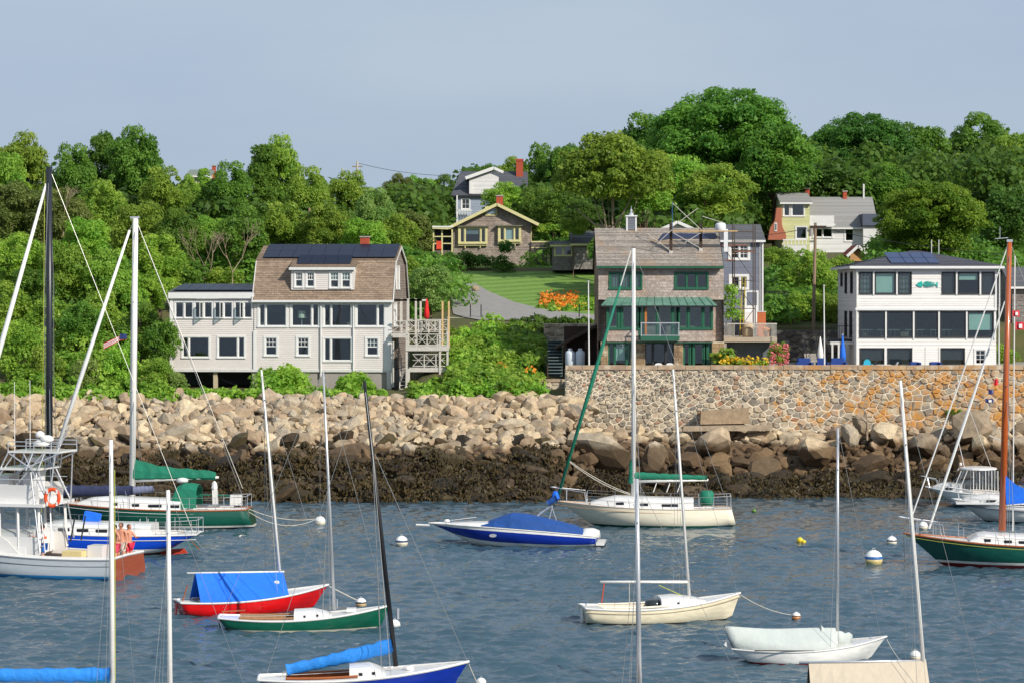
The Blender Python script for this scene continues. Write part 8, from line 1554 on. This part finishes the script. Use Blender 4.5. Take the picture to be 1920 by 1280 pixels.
# ---------------------------------------------------------------- people
skin = mat('sunburnt_skin', '#c98d72', .6, .08)
def person(label, loc, rz, joints, clothes, hair='#2c1f18', h=1.75):
    """one skinned figure; joints name -> (x, y, z) for a 1.75 m person facing +x"""
    J = dict(pelvis=(0, 0, .95), waist=(0, 0, 1.08), chest=(0, 0, 1.30), neckb=(0, 0, 1.47), neck=(.01, 0, 1.54), head=(.02, 0, 1.62), top=(.01, 0, 1.72))
    for sd, n in ((1, 'l'), (-1, 'r')): J.update({'hip' + n: (0, sd * .10, .90), 'knee' + n: (.02, sd * .11, .50), 'ank' + n: (0, sd * .12, .09), 'toe' + n: (.17, sd * .14, .04), 'sho' + n: (0, sd * .19, 1.43), 'elb' + n: (-.02, sd * .25, 1.15), 'wri' + n: (.08, sd * .27, .92), 'palm' + n: (.10, sd * .27, .84)})
    J.update(joints); Rd = dict(pelvis=.15, waist=.13, chest=.155, neckb=.09, neck=.055, head=.088, top=.075); 
    for n in 'lr': Rd.update({'hip' + n: .095, 'knee' + n: .062, 'ank' + n: .042, 'toe' + n: .035, 'sho' + n: .062, 'elb' + n: .042, 'wri' + n: .028, 'palm' + n: .032})
    E = [('pelvis', 'waist'), ('waist', 'chest'), ('chest', 'neckb'), ('neckb', 'neck'), ('neck', 'head'), ('head', 'top')]
    for n in 'lr': E += [('pelvis', 'hip' + n), ('hip' + n, 'knee' + n), ('knee' + n, 'ank' + n), ('ank' + n, 'toe' + n), ('neckb', 'sho' + n), ('sho' + n, 'elb' + n), ('elb' + n, 'wri' + n), ('wri' + n, 'palm' + n)]
    t = thing('person', label, 'person', loc, rz); t.scale = (h / 1.75,) * 3
    def skinned(nm, names, edges, scale, m, extra=None, sub=2):
        names = list(names); V = [J[k] for k in names]; Ed = [(names.index(a), names.index(c)) for a, c in edges]; rr = [Rd[k] * scale for k in names]
        if extra: 
            for (src, pts) in extra:
                last = names.index(src)
                for p, r in pts: V.append(p); rr.append(r); Ed.append((last, len(V) - 1)); last = len(V) - 1
        me = bpy.data.meshes.new(nm); me.from_pydata(V, Ed, []); me.materials.append(m); o = link(nm, me, t); o.modifiers.new('skin', 'SKIN'); 
        for i, sv in enumerate(me.skin_vertices[0].data): sv.radius = (rr[i], rr[i] * (1.0)); sv.use_root = (i == 0)
        o.modifiers.new('sub', 'SUBSURF').levels = sub; o.modifiers['sub'].render_levels = sub; me.shade_smooth(); return o
    fing = []
    for n, sd in (('l', 1), ('r', -1)):
        p = Vector(J['palm' + n]); d = (p - Vector(J['wri' + n])).normalized()
        for k, l in enumerate((.055, .07, .075, .06)):
            q = p + V3((k - 1.5) * .018, 0, 0) + d * .02; fing.append(('palm' + n, [(tuple(q), .010), (tuple(q + d * l * .5 + V3(0, -sd * .008, 0)), .009), (tuple(q + d * l + V3(0, -sd * .025, 0)), .008)]))
        fing.append(('wri' + n, [(tuple(p + V3(.03, 0, .01)), .011), (tuple(p + V3(.045, 0, 0) + d * .03), .009)]))
    body = skinned('body', [k for k in J], E, 1, skin, fing)
    MB().lathe([(.03, -.105), (.072, -.07), (.09, 0), (.088, .06), (.06, .105), (.02, .118)], Vector(J['head']) + V3(.01, 0, .03), 14).build('face', skin, t, smooth=True)
    hd = Vector(J['head']) + V3(.01, 0, .03); MB().lathe([(.098, -.03), (.101, .03), (.094, .075), (.062, .115), (.02, .13)], hd + V3(-.014, 0, 0), 14).build('hair', mat('hair_' + hair[1:], hair, .7, .2), t, smooth=True)
    MB().prism([hd + V3(.085, -.013, .0), hd + V3(.085, .013, .0), hd + V3(.115, 0, -.03)], (0, 0, -.008)).build('nose', skin, t); MB().box(hd.x + .082, hd.x + .09, hd.y - .022, hd.y + .022, hd.z - .056, hd.z - .048).build('mouth', mat('lips', '#8a4a40', .5, .1), t)
    for sd in (-1, 1): MB().box(hd.x + .083, hd.x + .09, sd * .033 - .011 + hd.y, sd * .033 + .011 + hd.y, hd.z + .0, hd.z + .012).build('eye', black, t); MB().box(hd.x - .02, hd.x + .02, sd * .09 - .01 + hd.y, sd * .09 + .01 + hd.y, hd.z - .035, hd.z + .02).build('ear', skin, t)
    for kind, c in clothes.items():
        m = mat('cloth_' + c[1:], c, .8, .1)
        if kind == 'shirt': skinned('shirt', ['waist', 'pelvis', 'chest', 'neckb', 'shol', 'shor', 'elbl', 'elbr'], [('pelvis', 'waist'), ('waist', 'chest'), ('chest', 'neckb'), ('neckb', 'shol'), ('neckb', 'shor'), ('shol', 'elbl'), ('shor', 'elbr')], 1.14, m)
        if kind == 'vest': skinned('vest', ['waist', 'chest', 'neckb'], [('waist', 'chest'), ('chest', 'neckb')], 1.2, m)
        if kind in ('shorts', 'trousers'):
            o = {'kl': 'knee'}; J['mkl'] = tuple((Vector(J['hipl']) * .25 + Vector(J['kneel']) * .75)); J['mkr'] = tuple((Vector(J['hipr']) * .25 + Vector(J['kneer']) * .75)); Rd['mkl'] = Rd['mkr'] = .085; skinned(kind, ['pelvis', 'hipl', 'hipr', 'mkl', 'mkr'], [('pelvis', 'hipl'), ('pelvis', 'hipr'), ('hipl', 'mkl'), ('hipr', 'mkr')], 1.15, m)
    return t
Mx = fb_.root.matrix_basis; fl = .32
P0 = Mx @ V3(bx(90), sg * .5, fl); person('man in white shirt, orange vest and blue shorts standing behind the boat wheelhouse', P0, R(200), dict(elbl=(.18, .25, 1.2), wril=(.38, .22, 1.3), palml=(.46, .22, 1.32)), dict(shirt='#e6e4e2', vest='#d2603c', shorts='#2b6bc0'))
P1_ = Mx @ V3(bx(214), -sg * .1, fl); person('bare chested man in rose red shorts with elbows out leaning by the wooden transom', P1_, R(215), dict(elbl=(.0, .42, 1.22), wril=(.12, .25, 1.08), palml=(.14, .18, 1.06), elbr=(.0, -.42, 1.22), wrir=(.12, -.25, 1.08), palmr=(.14, -.18, 1.06)), dict(shorts='#c8405a'))
P2_ = Mx @ V3(bx(226), -sg * .85, fl); person('bare chested person in crimson shorts standing nearest the boat stern corner', P2_, R(330), dict(elbl=(.25, .2, 1.2), wril=(.42, .1, 1.25), palml=(.48, .08, 1.26)), dict(shorts='#c42340'), hair='#5a3a22', h=1.7)

P3_ = Mx @ V3(bx(221), -sg * .35, fl + .02); person('tanned person in pale shorts between the two in red shorts at the wooden transom', P3_, R(250), dict(elbr=(.12, -.34, 1.2), wrir=(.3, -.3, 1.28), palmr=(.36, -.28, 1.3)), dict(shorts='#d8cfc0'), hair='#3a2a20', h=1.78)

# ---------------------------------------------------------------- buoys
def buoy(px, py, r, label, col='#e9e8e3', stripe=None, lower=None, name='mooring_buoy'):
    Y = WY(py + r * .75); s = Y / F; rr = r * s; t = thing(name, label, 'buoy', ((px - 960) * s, Y, 0)); R_ = [(math.sin(a) * rr, -math.cos(a) * rr + rr * .62) for a in [math.pi * i / 12 for i in range(13)]]
    hi = [p for p in R_ if p[1] > rr * .35]; lo = [p for p in R_ if p[1] <= rr * .62]
    MB().lathe(R_[6:], (0, 0, 0), 18).build('float', mat('buoy_' + col[1:], col, .35, .1, sc=6), t, smooth=True); MB().lathe([(p[0] * 1.0, p[1]) for p in R_[:7]], (0, 0, 0), 18).build('lower_float', mat('buoy_' + (lower or '#c9c2ae')[1:], lower or '#c9c2ae', .5, .2, sc=6), t, smooth=True)
    if stripe: MB().lathe([(rr * 1.0, rr * .66), (rr * 1.018, rr * .70), (rr * .99, rr * .92), (rr * .96, rr * .94)], (0, 0, 0), 18).build('stripe', mat('buoy_stripe_' + stripe[1:], stripe, .4, .1), t)
    MB().tube([(-rr * .15, 0, rr * 1.6), (-rr * .12, 0, rr * 1.82), (rr * .12, 0, rr * 1.82), (rr * .15, 0, rr * 1.6)], rr * .05, 5).build('shackle', alu, t); return t
buoy(600, 976, 10.5, 'plain white mooring buoy holding the rope of the green sloop')
buoy(753, 1014, 12, 'white mooring buoy with a blue stripe left of the blue powerboat', stripe='#3a4a6a')
buoy(677, 1129, 10.5, 'half tan half white buoy ahead of the red sloop', lower='#b39a6c', stripe='#3a3a3a')
buoy(740, 1170, 11, 'white buoy half hidden by the black mast at the green bow')
buoy(1638, 1045, 17, 'biggest white buoy with a blue band', stripe='#2f66a8', lower='#c2b27a')
buoy(1672, 1013, 10, 'white buoy with dark stripe right beside the green bow at the right', stripe='#4a5560')
buoy(1731, 985, 9, 'white round ball buoy seen behind the pulpit of the wooden masted sloop')
buoy(1493, 1154, 8.5, 'small white and orange buoy tied to the cream daysailer', stripe='#7a5a3a', lower='#d28a50')
buoy(1716, 1228, 11, 'white buoy left of the foot of the leaning mast with the tan tent')
buoy(902, 1278, 10, 'white buoy at the bottom edge ahead of the blue keelboat')
buoy(1500, 1012, 6.5, 'larger of the two yellow floats side by side', '#e2c81e', lower='#c8a81a', name='yellow_float'); buoy(1507, 1015, 4.5, 'smaller of the two yellow floats side by side', '#e2c81e', lower='#c8a81a', name='yellow_float'); buoy(1414, 957, 4, 'tiny green float near the stern of the cream sloop', '#5c8a2a', lower='#3a5a1a', name='green_float')
# mooring lines
line(Mx @ V3(0, 0, 0) * 0 + gs.root.matrix_basis @ V3(-gs.L / 2 + .1, 0, .95), W(592, 972, WY(984)), .25, 'upper of two pale ropes from the green sloop stern to a white buoy', .016); line(gs.root.matrix_basis @ V3(-gs.L / 2 + .1, .3, .9), W(590, 974, WY(984)), .5, 'lower sagging rope from the green sloop stern to a white buoy', .016)
line(crm_b.root.matrix_basis @ V3(crm_b.L / 2, 0, .85), W(1484, 1152, WY(1160)), .12, 'rope from the cream daysailer bow to a small orange buoy', .014); line(red_b.root.matrix_basis @ V3(red_b.L / 2, 0, .8), W(670, 1125, WY(1136)), .0, 'short rope from the red bow to the tan and white buoy', .02)
line(wht_b.root.matrix_basis @ V3(wht_b.L / 2, 0, .65), W(1690, 1240, WY(1260)), .05, 'rope from the white covered boat bow down into the water', .012); line(blu_b.root.matrix_basis @ V3(blu_b.L / 2, 0, .85), W(896, 1282, WY(1300)), .02, 'rope from the blue keelboat bow down to a white buoy', .012)
line(gr.root.matrix_basis @ V3(gr.L / 2, 0, 1.2), W(1697, 1052, WY(1055)), .05, 'slack yellowish rope hanging from the green bow at the right', .014)
print('boats ok')
# repeats share a group name
GR = {'tree': 'trees on the wooded hillside', 'buoy': 'buoys floating in the harbour', 'sailboat': 'sailboats moored in the harbour', 'motorboat': 'motorboats moored in the harbour', 'house': 'houses along the shore and hill', 'person': 'people on the fishing boat', 'flagpole': 'white flagpoles above the sea wall', 'utility pole': 'utility poles on the hill', 'wire': 'overhead wires', 'rope': 'mooring ropes', 'parasol': 'closed parasols', 'gas tank': 'white gas tanks in the shelter', 'flag': 'small flags on the rigging', 'sofa': 'navy patio sofas', 'chair': 'garden chairs', 'boulder': 'boulders at the road edge', 'stone block': 'cut granite blocks below the wall'}
for o in list(COL.objects):
    if o.parent is None and o.get('category') in GR and not o.get('kind'): o['group'] = GR[o['category']]
